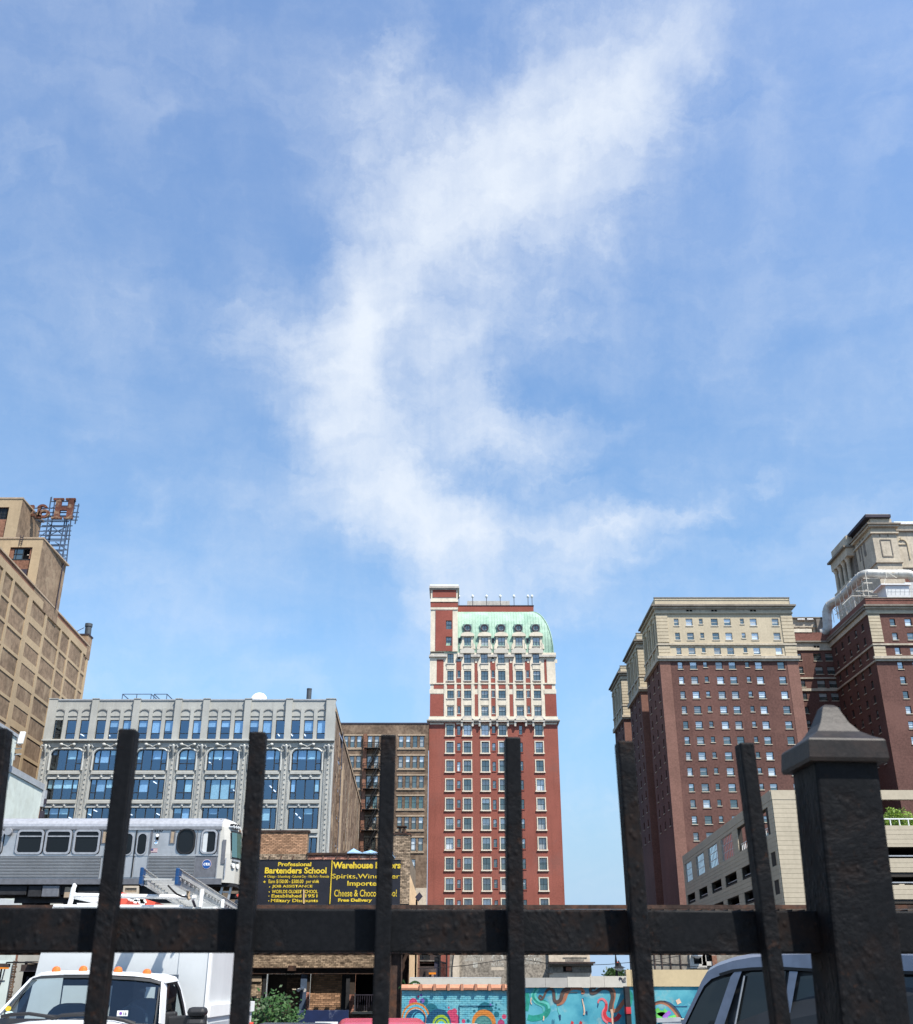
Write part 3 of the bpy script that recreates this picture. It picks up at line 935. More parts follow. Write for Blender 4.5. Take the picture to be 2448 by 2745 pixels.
        mb = MB()
        sq = [(cx-1.0, zc-.95), (cx+1.0, zc-.95), (cx+1.0, zc+.95), (cx-1.0, zc+.95)]
        mb.prism(sq, yy, yy+1.6, 'copper_dark')
        mb.ring(circ(cx, zc, .88, 20), circ(cx, zc, .62, 20), yy-.25, yy, 'slate')
        mb.ring(circ(cx, zc, .62, 20), circ(cx, zc, .52, 20), yy-.12, yy, 'terra_dark')
        mb.box(cx-.05, cx+.05, yy-.06, yy-.01, zc-.52, zc+.52, 'frame_dark'); mb.box(cx-.52, cx+.52, yy-.05, yy-.01, zc-.04, zc+.04, 'frame_dark')
        o = fc.part(mb, 'round_window')
        mb = MB(); mb.poly([(a, yy-.02, b) for a, b in circ(cx, zc, .54, 20)], 'glass_far'); fc.part(mb, 'pane', parent=o)
    # ---- red attic band, grey penthouse, mast lights
    mb = MB()
    D2 = D+5
    xa, xb = ax(1100+498/3.926, 1635, D2), ax(1100+1298/3.926, 1635, D2)
    za, zb2 = az(1530+436/3.926, D2), az(1530+368/3.926, D2)
    mb.box(xa, xb, 5, 16, za-.8, zb2, 'panel_red'); mb.box(xa, xb+.1, 4.9, 16.1, zb2, zb2+.15, 'slate')
    fc.part(mb, 'attic_band')
    D3 = D+9
    mb = MB()
    mb.box(ax(1100+600/3.926, 1613, D3), ax(1100+1047/3.926, 1613, D3), 9, 14, zb2, az(1530+316/3.926, D3), 'cream_grey')
    fc.part(mb, 'penthouse')
    for x in (512, 657, 803, 948, 1093, 1241, 1283):
        mb = MB()
        p = at(1100+x/3.926, 1620, D2+.3)
        zt2 = az(1530+283/3.926, D2+.3)
        mb.tube([(p.x, 5.3, zb2+.15), (p.x, 5.3, zt2)], .07, 'slate', 6)
        mb.tube([(p.x, 5.3, zt2), (p.x, 5.3, zt2+.2), (p.x, 5.3, zt2+.5), (p.x, 5.3, zt2+.7)], [.18, .32, .32, .12], 'white_paint', 8)
        fc.part(mb, 'roof_lamp', smooth=40)
    # ---- stair tower at the left
    tx0, tx1 = X3(213, 600), X3(500, 600)
    zb3, zt3 = Zy(850), Zy(180)
    holes, wins = [], []
    for yb, yt in ((617, 525), (790, 695)):
        a, b = X3(376, 650), X3(437, 650)
        holes.append((a, b, Zy(yb), Zy(yt))); wins.append(((a+b)/2, Zy(yb), b-a, Zy(yt)-Zy(yb)))
    mb = MB()
    mb.wall(tx0, tx1, zb3, zt3, holes, 'cream', -.25, .5)
    mb.box(tx0, tx1, -.24, 6, zb3, zt3, 'cream', 'f')
    fc.part(mb, 'stair_tower')
    for w_ in wins: window(fc, *w_, 'cross', 'frame_dark', None, .3, .1, sill='panel_red')
    mb = MB()
    a, b = X3(265, 630), X3(446, 630)
    mb.wall(a, b, Zy(846), Zy(420), holes, 'panel_red', -.33, .1)
    mb.box(tx0-.03, tx1+.03, -.33, 5.9, Zy(385), Zy(333), 'panel_red')
    mb.box(X3(236, 250), X3(484, 250), -.33, -.2, Zy(283), Zy(205), 'panel_red')
    fc.part(mb, 'tower_brick_panel')
    mb = MB()
    mb.box(tx0-.1, tx1+.1, -.45, 6.2, Zy(332), Zy(318), 'cream'); mb.box(tx0-.15, tx1+.15, -.5, 6.2, Zy(202), Zy(190), 'cream_grey')
    mb.box(tx0-.35, tx1+.35, -.75, 6.4, Zy(190), Zy(166), 'cream_grey'); mb.box(tx0-.2, tx1+.2, -.6, 6.3, Zy(166), Zy(152), 'white_paint')
    mb.box(tx0-.05, tx1+.05, -.4, -.2, Zy(412), Zy(390), 'cream')
    fc.part(mb, 'tower_cornice')
build_red_hotel()

# ================================================================== BROWN LOFT BUILDING WITH FIRE ESCAPE
def build_brown_loft():
    D = 218.0
    P = lambda x, y: (900+x/3.852, 1910+y/3.852)
    def X(x, y=600): return ax(*P(x, y), D)
    def Zy(y): return az(1910+y/3.852, D)
    th = thing('brown_loft', 'old brown brick loft building with grouped sash windows and an iron fire escape', 'building', (-14, D, 0))
    fc = Facade(th, 0, D)
    x0, x1 = -27.0, -5.9
    rows = [(240, 360), (447, 572), (652, 778), (862, 990), (1075, 1205), (1292, 1428), (1512, 1652)]
    cx = [X(677, 300), X(749, 300), X(820, 300), X(891, 300), X(355, 300), X(425, 300), X(500, 300), X(572, 300), X(243, 300), X(174, 300), X(106, 300), X(36, 300)]
    holes, wins = [], []
    for ri, (ya, yb) in enumerate(rows):
        for i, c in enumerate(cx):
            if ri == 5 and i < 2: continue
            if ri == 6 and i != 2 and i < 4: continue
            holes.append((c-.47, c+.47, Zy(yb), Zy(ya))); wins.append((c, Zy(yb), .94, Zy(ya)-Zy(yb), ri))
    zt = az(1910+118/3.852, D)
    mb = MB()
    mb.wall(x0, x1, 0, zt, holes, 'old_brick', 0, .4)
    mb.box(x0, x1, .01, 25, zt-.5, zt-.02, 'old_brick', 'f')
    mb.box(x0, x1, -.1, .4, zt, zt+.3, 'slate')
    fc.part(mb, 'wall')
    for c, z, w, h, ri in wins:
        if ri == 3: window(fc, c, z, w, h, 'cross', 'frame_green', None, 0, .25, gl='glass_green', sill='stone_tan')
        else: window(fc, c, z, w, h, 'sash', 'frame_dark', None, rnd.choice([0, .5, .5, .5, .9]), .25, blind=rnd.choice(['blind', 'blind', 'blind_pale']), sill='stone_tan')
    for ri, (ya, yb) in enumerate(rows[:6]):       # stone lintels and sills over each group
        for grp in (cx[:4] if ri < 5 else cx[2:4], cx[4:8], cx[8:12]):
            mb = MB()
            a, b = min(grp)-.75, max(grp)+.75
            mb.box(a, b, -.10, .02, Zy(ya)+.05, Zy(ya)+.32, 'stone_tan'); mb.box(a, b, -.16, .02, Zy(yb)-.42, Zy(yb)-.2, 'stone_tan')
            fc.part(mb, 'stone_band')
    mb = MB()
    mb.box(X(275, 700), X(312, 700), -.6, .02, 0, Zy(225), 'rust_brick')
    fc.part(mb, 'brick_flue')
    mb = MB()
    mb.box(X(790, 1900), x1-.02, -.06, .02, 0, Zy(1810), 'stone_pale')
    fc.part(mb, 'pale_base')
    # fire escape: landings, slanted flights and rails
    fa, fb = X(290, 600), X(455, 600)
    for k, (ya, yb) in enumerate(rows[:6]):
        z = Zy(yb)-.3
        z2 = Zy(rows[k+1][1])-.3
        mb = MB()
        mb.box(fa, fb, -1.5, -.1, z-.12, z, 'steel_blue' if 0 else 'black')
        for zz in (z+.55, z+1.05):
            mb.bar((fa, -1.5, zz), (fb, -1.5, zz), .08, 'black'); mb.bar((fa, -1.5, zz), (fa, -.05, zz), .08, 'black'); mb.bar((fb, -1.5, zz), (fb, -.05, zz), .08, 'black')
        n = 9
        for i in range(n+1): mb.bar((fa+(fb-fa)*i/n, -1.5, z), (fa+(fb-fa)*i/n, -1.5, z+1.05), .06, 'black')
        fc.part(mb, 'fire_escape_landing')
        mb = MB()
        a, b = (fb-.4, fa+1.0)
        for yy in (-1.35, -.65):
            mb.bar((a, yy, z), (b, yy, z2), .2, 'black'); mb.bar((a, yy, z+1), (b, yy, z2+1), .07, 'black')
        for i in range(1, 11):
            q = i/11
            mb.box(a+(b-a)*q-.14, a+(b-a)*q+.14, -1.35, -.65, z+(z2-z)*q-.03, z+(z2-z)*q+.03, 'black')
        fc.part(mb, 'fire_escape_flight')
build_brown_loft()

# ================================================================== GREY TERRACOTTA BUILDING
def build_grey_loft():
    D = 135.0
    P = lambda x, y: (x/2.022, 1840+y/2.022)
    def X(x, y=180): return ax(*P(x, y), D)
    def Zy(y): return az(1840+y/2.022, D)
    th = thing('grey_loft', 'pale grey terracotta loft building with wide blue office windows and arched top storey', 'building', (-35, D, 0))
    fc = Facade(th, 0, D)
    xl, xr = -53.9, -16.0
    ztop = Zy(76)
    bays = [xl, -47.75, -42.25, -36.75, -33.05, -27.55, -22.1, xr]
    # top-storey windows
    tw = [(295, 348), (368, 418), (442, 492), (528, 577), (600, 648), (672, 720), (755, 805), (828, 876), (898, 946), (980, 1030), (1052, 1098), (1130, 1178), (1203, 1250), (1275, 1322), (1357, 1405), (1430, 1475), (1500, 1547), (1580, 1628), (1652, 1700), (1723, 1770)]
    z0, z1 = Zy(287), Zy(181)
    holes, tops = [], []
    for a, b in tw:
        c = (X(a)+X(b))/2
        holes.append((c-.62, c+.62, z0, z1)); tops.append(c)
    zrow = [(Zy(455), Zy(343)), (Zy(613), Zy(502)), (Zy(772), Zy(657)), (az(2315, D), az(2245, D)), (az(2395, D), az(2325, D))]
    big = []
    for i in range(7):
        a, b = bays[i]+(.75 if i else 1.35), bays[i+1]-(.75 if i < 6 else 1.5)
        for ri, (za, zb) in enumerate(zrow):
            big.append((a, b, za, zb, i, ri)); holes.append((a, b, za, zb))
    mb = MB()
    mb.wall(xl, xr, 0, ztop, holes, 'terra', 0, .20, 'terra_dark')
    bk = (-19.25, 77.0)                   # rear corner of the side wall
    fc.part(mb, 'front_wall')
    # long brick side wall that runs back from the right-hand corner
    L = math.hypot(bk[0]-xr, bk[1])
    ang = math.atan2(bk[1], bk[0]-xr)
    f2 = Facade(th, xr, D, ang)
    zs = Zy(98)
    sh = []
    r3 = random.Random(3)
    for k in range(6):
        for j in range(9):
            if r3.random() < .55: sh.append((6+j*7.6, 7.3+j*7.6, zs-6-k*4.1-r3.random(), zs-4-k*4.1))
    mb = MB()
    mb.wall(1.2, L, 0, zs-.9, sh, 'brown_brick', .02, .3)
    mb.box(0, 1.2, .0, .3, 0, zs, 'terra_light')
    mb.box(0, L, -.12, .5, zs-.9, zs-.5, 'stone_tan'); mb.box(1.2, L, .02, .5, zs-.5, zs-.2, 'brown_brick')
    for a, b, c, d in sh: mb.poly([(a, .25, c), (b, .25, c), (b, .25, d), (a, .25, d)], 'glass_dark')
    f2.part(mb, 'brick_side_wall')
    mb = MB()
    for k in range(20):                   # flaking render strips, flues and pipes up the wall
        x = 4+k*3.5+r3.random()*2
        za = r3.random()*zs*.5
        mb.box(x, x+.25+r3.random()*.5, -.05-r3.random()*.25, .03, za, za+zs*(.2+.3*r3.random()), r3.choice(['stone_tan', 'brown_brick', 'old_brick']))
    f2.part(mb, 'wall_flues')
    mb = MB()
    for k in range(150):
        x, za = 2+r3.random()*(L-3), r3.random()*zs*.9
        mb.box(x, x+.15+r3.random()*.35, -.03, .03, za, min(za+1+r3.random()*5, zs-1), r3.choice(['stone_tan', 'stone_tan', 'stone_dirty', 'brown_brick']))
    tag(f2.part(mb, 'render_patches'), kind='stuff')
    mb = MB()
    mb.poly([(xl, 0, ztop-.4), (xr, 0, ztop-.4), (bk[0], bk[1], ztop-.4), (xl, bk[1], ztop-.4)], 'flash_grey')
    mb.poly([(xl, 0, 0), (xl, 0, ztop), (xl, bk[1], ztop), (xl, bk[1], 0)], 'brown_brick')
    mb.poly([(xl, bk[1], 0), (bk[0], bk[1], 0), (bk[0], bk[1], ztop), (xl, bk[1], ztop)], 'brown_brick')
    fc.part(mb, 'roof')
    # piers of the attic
    for i, x in enumerate(bays):
        mb = MB()
        a, b = (x, x+1.1) if i == 0 else (x-1.2, x) if i == 7 else (x-.42, x+.42)
        mb.box(a, b, -.35, .02, Zy(292), Zy(70), 'terra')
        mb.box(a-.05, b+.05, -.42, .6, Zy(70), Zy(67), 'terra_light')
        fc.part(mb, 'attic_pier')
    mb = MB()
    mb.box(xl, xr, -.1, .5, ztop, ztop+.18, 'flash_grey')
    fc.part(mb, 'coping')
    for c in tops:
        mb = MB()                         # blind arch over each attic window
        zc = Zy(160)
        mb.ring(circ(c, zc, .92, 14, .98, 0, 180)+[(c-.92, zc-.01)], circ(c, zc, .78, 14, .84, 0, 180)+[(c-.78, zc-.01)], -.10, .02, 'terra_dark')
        fc.part(mb, 'blind_arch')
        o = fc.place(window_meshes(1.24, z1-z0, 'none', 'frame_dark', None, 0)[0], 'window', c, .10, z0)
        h = z1-z0
        fr = MB(); fr.box(-.55, .55, -.02, .05, h*.30, h*.30+.1, 'frame_dark'); fr.build('transom', o, loc=(0, 0, 0))
        bl = rnd.random()
        for q0, q1 in ((.08, h*.30), (h*.30+.1, h-.08)):
            pm = MB(); pm.poly([(-.55, .02, q0), (.55, .02, q0), (.55, .02, q1), (-.55, .02, q1)], 'glass_office'); pm.build('pane', o, loc=(0, 0, 0))
        if bl < .55:
            pm = MB(); zz = z1-z0-(z1-z0)*rnd.choice([.35, .55, .68]); pm.box(-.56, .56, .07, .09, zz, h-.05, 'blind_sky'); pm.build('blind', o, loc=(0, 0, 0))
    for a, b in zip(tops, tops[1:]):
        if b-a < 2.4:
            mb = MB(); m_ = (a+b)/2; mb.box(m_-.24, m_+.24, -.14, .02, Zy(290), Zy(118), 'terra'); fc.part(mb, 'mullion_pier')
    # belt cornice and frieze
    mb = MB()
    mb.box(xl-.1, xr+.1, -.55, .02, Zy(297), Zy(291), 'terra_light'); mb.box(xl-.05, xr+.05, -.4, .02, Zy(302), Zy(297), 'terra_dark')
    mb.box(xl, xr, -.12, .02, Zy(330), Zy(302), 'terra')
    fc.part(mb, 'belt_cornice')
    # storey piers with ribs and rosettes
    zlo, zhi = 0, Zy(330)
    for i, x in enumerate(bays):
        c = x+.55 if i == 0 else x-.6 if i == 7 else x
        mb = MB()
        for dx in (-.46, -.33, .33, .46): mb.tube([(c+dx, -.12, zlo), (c+dx, -.12, zhi-.3)], .04, 'terra_light', 6, False)
        mb.box(c-.22, c+.22, -.10, .02, zlo, zhi, 'terra')
        fc.part(mb, 'ribbed_pier')
        mb = MB()
        z = 12.0
        while z < zhi-.9:
            mb.box(c-.065, c+.065, -.2, -.1, z-.065, z+.065, 'cream_grey'); z += .62
        tag(fc.part(mb, 'rosettes'), kind='stuff')
        mb = MB()                         # carved head at the top of the pier
        zc = zhi-.25
        mb.tube([(c, -.2, zc-.9), (c, -.35, zc-.45), (c, -.55, zc), (c, -.6, zc+.32), (c, -.35, zc+.55)], [.08, .12, .18, .22, .09], 'terra_light', 8)
        for s in (-1, 1):
            mb.tube([(c+s*.1, -.5, zc+.3), (c+s*.45, -.55, zc+.42), (c+s*.62, -.5, zc+.18), (c+s*.45, -.5, zc+.02)], [.07, .09, .08, .05], 'terra_light', 6)
        fc.part(mb, 'carved_head', smooth=50)
    for i in range(7):
        a, b = bays[i]+(.62 if i else 1.2), bays[i+1]-(.62 if i < 6 else 1.36)
        z = Zy(338)
        r = .9
        zb = zrow[0][0]
        mb = MB()                         # moulding with rounded upper corners
        path = [(a, -.16, zb), (a, -.16, z-r)]+[(a+r-r*math.cos(R(t)), -.16, z-r+r*math.sin(R(t))) for t in range(15, 90, 15)]+[(a+r, -.16, z), (b-r, -.16, z)]+[(b-r+r*math.sin(R(t)), -.16, z-r+r*math.cos(R(t))) for t in range(15, 90, 15)]+[(b, -.16, z-r), (b, -.16, zb)]
        mb.tube(path, .13, 'terra_light', 6)
        for s, e in ((1, a), (-1, b)):     # solid spandrel that rounds off the window head
            pts = [(e, zrow[0][1]+.0), (e, zrow[0][1]-r*.8)]+[(e+s*(r*.8-r*.8*math.cos(R(t))), zrow[0][1]-r*.8+r*.8*math.sin(R(t))) for t in range(10, 91, 16)]
            mb.prism(pts if s > 0 else list(reversed(pts)), -.05, .3, 'terra')
        fc.part(mb, 'window_moulding', smooth=40)
        mb = MB()                         # bow of two scrolls with garland
        c = (a+b)/2
        zz = Zy(320)
        for s in (-1, 1):
            mb.tube([(c-s*.35, -.2, zz-.38), (c, -.25, zz-.16), (c+s*.38, -.3, zz+.02), (c+s*.62, -.34, zz+.05)], [.05, .07, .07, .06], 'terra_light', 6); mb.tube([(c+s*.62, -.3, zz-.06), (c+s*.68, -.36, zz+.02), (c+s*.80, -.4, zz+.06), (c+s*.95, -.36, zz+.1), (c+s*1.0, -.3, zz+.1)], [.05, .17, .22, .17, .04], 'terra_light', 8)
            mb.tube([(c+s*(.5+(b-c-.9)*q/8), -.2, zz-.42+.03*math.sin(q*1.57)) for q in range(9)], .05, 'terra_light', 5)
        fc.part(mb, 'scroll_ornament', smooth=50)
        for ri in range(4):               # spandrel panels between the storeys
            zt, zb = zrow[ri][0]-.05, zrow[ri+1][1]+.02
            mb = MB()
            aa, bb = a+.1, b-.1
            mb.box(aa, bb, -.30, .02, zt-.45, zt-.15, 'terra'); mb.box(aa, bb, -.14, .02, zb, zb+.22, 'terra_light'); mb.box(aa, bb, -.06, .02, zb+.22, zt-.45, 'terra_light')
            zc = (zb+.22+zt-.45)/2
            hh = (zt-.45-zb-.22)/2*.85
            n = 3 if i != 3 else 2
            for q in range(n):
                xc = aa+(bb-aa)*(q+.5)/n
                for s in (-1, 1): mb.obox((xc-s*.42, -.09, zc-hh), (xc+s*.42, -.09, zc+hh), (.05, 0, 0), (0, .04, 0), 'terra_dark')
                if q+1 < n:
                    xm = aa+(bb-aa)*(q+1)/n
                    mb.tube([(xm, -.1, zc-hh), (xm, -.16, zc), (xm, -.1, zc+hh*1.1)], [.2, .11, .2], 'terra_light', 6)
                    mb.tube([(xm-.3, -.1, zc-.05), (xm, -.14, zc+.12), (xm+.3, -.1, zc-.05)], .08, 'terra_light', 5)
            fc.part(mb, 'spandrel_panel')
    # the wide windows
    for a, b, za, zb, i, ri in big:
        w, h = b-a, zb-za
        cuts = [0, .19, .5, .81, 1] if i != 3 else [0, .5, 1]
        t = .07
        mb = MB()
        mb.box(-w/2, w/2, -.02, .06, 0, t, 'frame_dark'); mb.box(-w/2, w/2, -.02, .06, h-t, h, 'frame_dark')
        for q in cuts:
            x = -w/2+w*q
            x = min(max(x, -w/2+t), w/2-t)
            mb.box(x-t, x+t, -.03, .07, t, h-t, 'frame_dark')
        lows = []
        for q in range(len(cuts)-1):
            small = (len(cuts) == 5 and q in (0, 3) and ri < 2) or (i == 3 and ri < 2)
            xa, xb = -w/2+w*cuts[q]+t*1.4, -w/2+w*cuts[q+1]-t*1.4
            if small: mb.box(xa-.06, xb+.06, -.02, .05, h*.32, h*.32+.11, 'frame_dark'); lows.append((xa, xb, t, h*.32)); lows.append((xa, xb, h*.32+.11, h-t))
            else: lows.append((xa, xb, t, h-t))
        o = put(mb.mesh('window'), 'window', th, (fc.o.x+(a+b)/2, fc.o.y+.10, za), 0)
        for xa, xb, pa, pb in lows:
            p = MB(); p.poly([(xa-.03, .0, pa), (xb+.03, .0, pa), (xb+.03, .0, pb), (xa-.03, .0, pb)], 'glass_office'); p.build('pane', o, loc=(0, 0, 0))
        bl = r3.choice([.42, .45, .45, .62]) if ri < 2 else r3.choice([0, .3])
        for q in range(len(cuts)-1):
            pr = .92 if (ri == 0 or (ri == 1 and i < 2)) else .25
            if i == 3 and ri == 2: pr, bl = 1, 1.0
            if r3.random() < pr:
                k = bl if r3.random() < .8 else r3.choice([.25, .6, 1.0])
                xa, xb = -w/2+w*cuts[q], -w/2+w*cuts[q+1]
                p = MB(); p.box(xa+.03, xb-.03, .075, .10, h-(h)*k+.02, h-.03, r3.choice(['blind_teal', 'blind_teal', 'blind_sky'])); p.build('blind', o, loc=(0, 0, 0))
    # what stands inside behind the glass
    lv = [(zrow[k][0]-.5, zrow[k][1]+.12) for k in range(5)]+[(z0-.4, z1+.1)]
    mb = MB()
    ml = MB()
    for za, zb in lv:
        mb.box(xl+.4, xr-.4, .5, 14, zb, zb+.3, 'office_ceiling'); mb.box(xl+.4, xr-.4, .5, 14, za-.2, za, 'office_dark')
        x = xl+1.6
        while x < xr-1:
            for y in (2.0, 5.2, 8.4):
                if r3.random() < .13: ml.box(x-.05, x+.05, y, y+1.5, zb-.1, zb-.04, 'tube_light')
            x += 1.83
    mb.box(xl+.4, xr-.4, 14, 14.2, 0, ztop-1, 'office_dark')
    fc.part(mb, 'interior'); tag(fc.part(ml, 'ceiling_lights'), kind='stuff')
    return th, fc, D, ztop
grey = build_grey_loft()

def roof_things():
    D0, zt = 135.0, grey[3]
    # scaffold rail on the grey roof
    D = 141.0
    Zf = lambda y: az(1300+y/2.916, D)
    Xf = lambda x: ax(x/2.916, 1865, D)
    t = thing('roof_rail', 'thin metal guard rail on the roof of the pale grey building', 'railing', (Xf(1060), D, zt-.4))
    for a, b in ((958, 1182), (1205, 1305)):
        mb = MB()
        xa, xb = Xf(a), Xf(b)
        zz = Zf(1634)
        for y0 in (D, D+4):
            xo = 0 if y0 == D else (.0)
            for z in (zz, zz-.95): mb.bar((xa, y0, z), (xb, y0, z), .09, 'steel_blue')
            n = 3 if b-a > 150 else 2
            for k in range(n): mb.bar((xa+(xb-xa)*k/(n-1), y0, zt-.4), (xa+(xb-xa)*k/(n-1), y0, zz), .09, 'steel_blue')
        for x in (xa, xb): mb.bar((x, D, zz), (x, D+4, zz), .09, 'steel_blue')
        mb.build('rail_section', t)
    # satellite dish
    D = 140.0
    c = at(560+389/2.916, 1800+222/2.916, D)+Vector((0, 0, .25))
    t = thing('satellite_dish', 'white satellite dish rising above the grey roof', 'satellite dish', (c.x, D, zt-.4))
    mb = MB()
    r = ax(560+452/2.916, 1875, D)-c.x
    N, K = 24, 5
    rows = []
    for k in range(K+1):
        q = k/K
        rows.append([(c.x+r*q*math.cos(2*math.pi*i/N), D-.75*(1-q*q)+.5*math.sin(2*math.pi*i/N)*q*r*.5, c.z-.2+r*.95*q*math.sin(2*math.pi*i/N)) for i in range(N)])
    for k in range(K):
        for i in range(N):
            j = (i+1) % N
            if k == 0: mb.poly([rows[0][0], rows[1][i], rows[1][j]], 'white_paint')
            else: mb.poly([rows[k][i], rows[k+1][i], rows[k+1][j], rows[k][j]], 'white_paint')
    mb.build('dish', t, smooth=60)
    mb = MB()
    mb.tube([(c.x, D+.8, zt-.4), (c.x, D+.6, c.z)], .12, 'slate', 8)
    for s in (-.4, .1, .5): mb.tube([(c.x+s*r, D-.9, zt-.4), (c.x+(s+.2)*r, D-.85, c.z-.35)], .05, 'slate', 5)
    mb.build('mount', t)
    # black flue pipe
    D = 143.0
    p = at(560+781/2.916, 1800+220/2.916, D)
    zz = az(1800+133/2.916, D)
    w = ax(560+803/2.916, 1860, D)-p.x
    t = thing('flue_pipe', 'black metal flue pipe on the grey roof right of the dish', 'pipe', (p.x, D, zt-.4))
    mb = MB()
    mb.tube([(p.x, D, zt-.4), (p.x, D, zz-.15), (p.x, D, zz-.15), (p.x, D, zz)], [w, w, w*1.06, w*1.06], 'stack_metal', 14); mb.build('pipe', t, smooth=40)
    mb = MB()
    mb.tube([(p.x, D, zt-.4), (p.x, D, zt-.1)], w*1.35, 'slate', 14); mb.build('collar', t, smooth=40)
roof_things()

# ================================================================== BEIGE CONCRETE BLOCK WITH BRICK INFILL AND ROOF SIGN
def build_beige_block():
    th = thing('beige_block', 'tall beige block with a grid of brown brick infill panels and stepped penthouses', 'building', (-75, 140, 0))
    d0, x0, d1, x1 = 119.0, -57.78, 163.4, -60.15
    L = math.hypot(d1-d0, x1-x0)
    ang = math.atan2(d1-d0, x1-x0)
    fs = Facade(th, x0, d0, ang)                    # local x runs away from the street along the side wall
    ztop = 51.9
    def S(D): return (D-d0)*L/(d1-d0)
    piers = [(.4, .8), (S(123.7), .8), (S(127.4), .7), (S(134.3), 1.5), (S(141.3), .9), (S(148.5), .7), (S(153), .7), (S(160), .8), (L-.45, .9)]
    mb = MB()
    mb.box(0, L, .22, .6, 0, ztop-1.9, 'beige_conc')
    mb.box(0, L, -.02, .6, ztop-1.9, ztop-.75, 'beige_conc'); mb.box(0, L, .05, .6, ztop-.75, ztop-.1, 'rust_brick'); mb.box(-.1, L+.1, -.1, .7, ztop-.1, ztop+.1, 'stone_tan')
    mb.box(0, L, .6, 45, 0, ztop-.9, 'beige_conc', 'f')
    fs.part(mb, 'wall')
    r = random.Random(11)
    st = 2.86
    z = ztop-2.25
    zl = []
    while z > 1:
        zl.append(z); z -= st
    for c, w in piers:
        mb = MB(); mb.box(c-w/2, c+w/2, -.02, .22, 0, ztop-1.9, 'beige_conc'); fs.part(mb, 'concrete_pier')
    n = 0
    for i in range(len(piers)-1):
        xa, xb = piers[i][0]+piers[i][1]/2, piers[i+1][0]-piers[i+1][1]/2
        thick = (i == 3)
        for k, zt in enumerate(zl):
            hb = .95 if thick else .42
            za = zt-st
            mb = MB(); mb.box(xa, xb, .0, .22, za, za+hb, 'beige_conc')
            o = fs.part(mb, 'floor_band')
            mb = MB()
            if thick: mb.box(xa, xb, .06, .22, za+hb, zt, 'beige_infill')
            else: mb.box(xa, xb, .07+.04*r.random(), .22, za+hb, zt, 'beige_infill')
            fs.part(mb, 'brick_infill')
    # lower penthouse at the street end of the roof: light front with a broken window, brown flank
    def pent(D0, D1, xe, zt, zb, depth_w, holes, name):
        f = Facade(th, xe-depth_w, D0)
        mb = MB()
        mb.wall(0, depth_w, zb, zt, [(a-(xe-depth_w), b-(xe-depth_w), c, d) for a, b, c, d in holes], 'beige_conc', 0, .5, 'rust_brick')
        mb.poly([(depth_w, 0, zb), (depth_w-.45, D1-D0, zb), (depth_w-.45, D1-D0, zt), (depth_w, 0, zt)], 'beige_infill')
        mb.poly([(0, 0, zt-.3), (depth_w, 0, zt-.3), (depth_w-.45, D1-D0, zt-.3), (0, D1-D0, zt-.3)], 'flash_grey')
        mb.poly([(0, D1-D0, zb), (depth_w-.45, D1-D0, zb), (depth_w-.45, D1-D0, zt), (0, D1-D0, zt)], 'beige_conc')
        mb.box(-.1, depth_w+.08, -.1, .35, zt, zt+.22, 'stone_tan')
        mb.box(depth_w-.5, depth_w+.05, .35, D1-D0, zt, zt+.2, 'stone_tan')
        f.part(mb, name)
        return f
    B = 135.0
    zt = az(1444, B)
    Z1 = lambda x, y: (x/2.916, 1300+y/2.916)
    def bx(x, y, D=B): return ax(*Z1(x, y), D)
    def bz(y, D=B): return az(1300+y/2.916, D)
    wx0, wx1 = bx(75, 530), bx(248, 530)
    f = pent(B, 145.6, -58.66, zt, ztop-2, 22, [(wx0, wx1, ztop-3, bz(485))], 'lower_penthouse')
    def fbox(ff, off, name, *bxs):
        mb = MB()
        for a in bxs: mb.box(a[0]-off, a[1]-off, a[2], a[3], a[4], a[5], a[6])
        return ff.part(mb, name)
    off = -58.66-22
    fbox(f, off, 'brick_infill', (wx0, wx1, .30, .5, ztop-3, bz(578), 'rust_brick'))
    fbox(f, off, 'louvre', (bx(160, 660), bx(208, 660), .22, .32, bz(740), bz(652), 'slate'))
    o = fbox(f, off, 'window', (wx0, wx1, .28, .36, bz(495), bz(486), 'frame_dark'), (wx0, wx1, .28, .36, bz(580), bz(572), 'frame_dark'), (wx0, wx0+.5, .2, .5, bz(572), bz(495), 'rust_brick'), (wx1-.35, wx1, .2, .5, bz(572), bz(495), 'rust_brick'),
             (bx(172, 530), bx(180, 530), .28, .36, bz(572), bz(495), 'frame_dark'), (bx(120, 530), bx(124, 530), .28, .36, bz(572), bz(495), 'frame_dark'), (wx0, bx(172, 530), .28, .36, bz(535), bz(530), 'frame_dark'))
    mb = MB(); mb.poly([(wx0-off, .36, bz(572)), (bx(172, 530)-off, .36, bz(572)), (bx(172, 530)-off, .36, bz(495)), (wx0-off, .36, bz(495))], 'glass_far'); f.part(mb, 'pane', parent=o)
    mb = MB(); mb.box(bx(180, 530)-off, bx(238, 530)-off, .46, .5, bz(572), bz(495), 'void'); mb.box(bx(205, 540)-off, bx(232, 540)-off, .40, .44, bz(540), bz(534), 'cream'); f.part(mb, 'broken_pane', parent=o)
    # upper penthouse
    A = 140.0
    xe = ax(61.7, 1337, A)
    zA = az(1337, A)
    def axx(x, y): return ax(*Z1(x, y), A)
    def azz(y): return az(1300+y/2.916, A)
    f = pent(A, 148.8, xe, zA, zt-1, 18, [(axx(-95, 300), axx(48, 300), zt-1, azz(172))], 'upper_penthouse')
    off = xe-18
    fbox(f, off, 'brick_infill', (axx(-95, 300), axx(48, 300), .25, .5, zt-1, azz(262), 'rust_brick'))
    mb = MB()
    mb.box(axx(-95, 220)-off, axx(46, 220)-off, .3, .38, azz(262), azz(172), 'glass_dark')
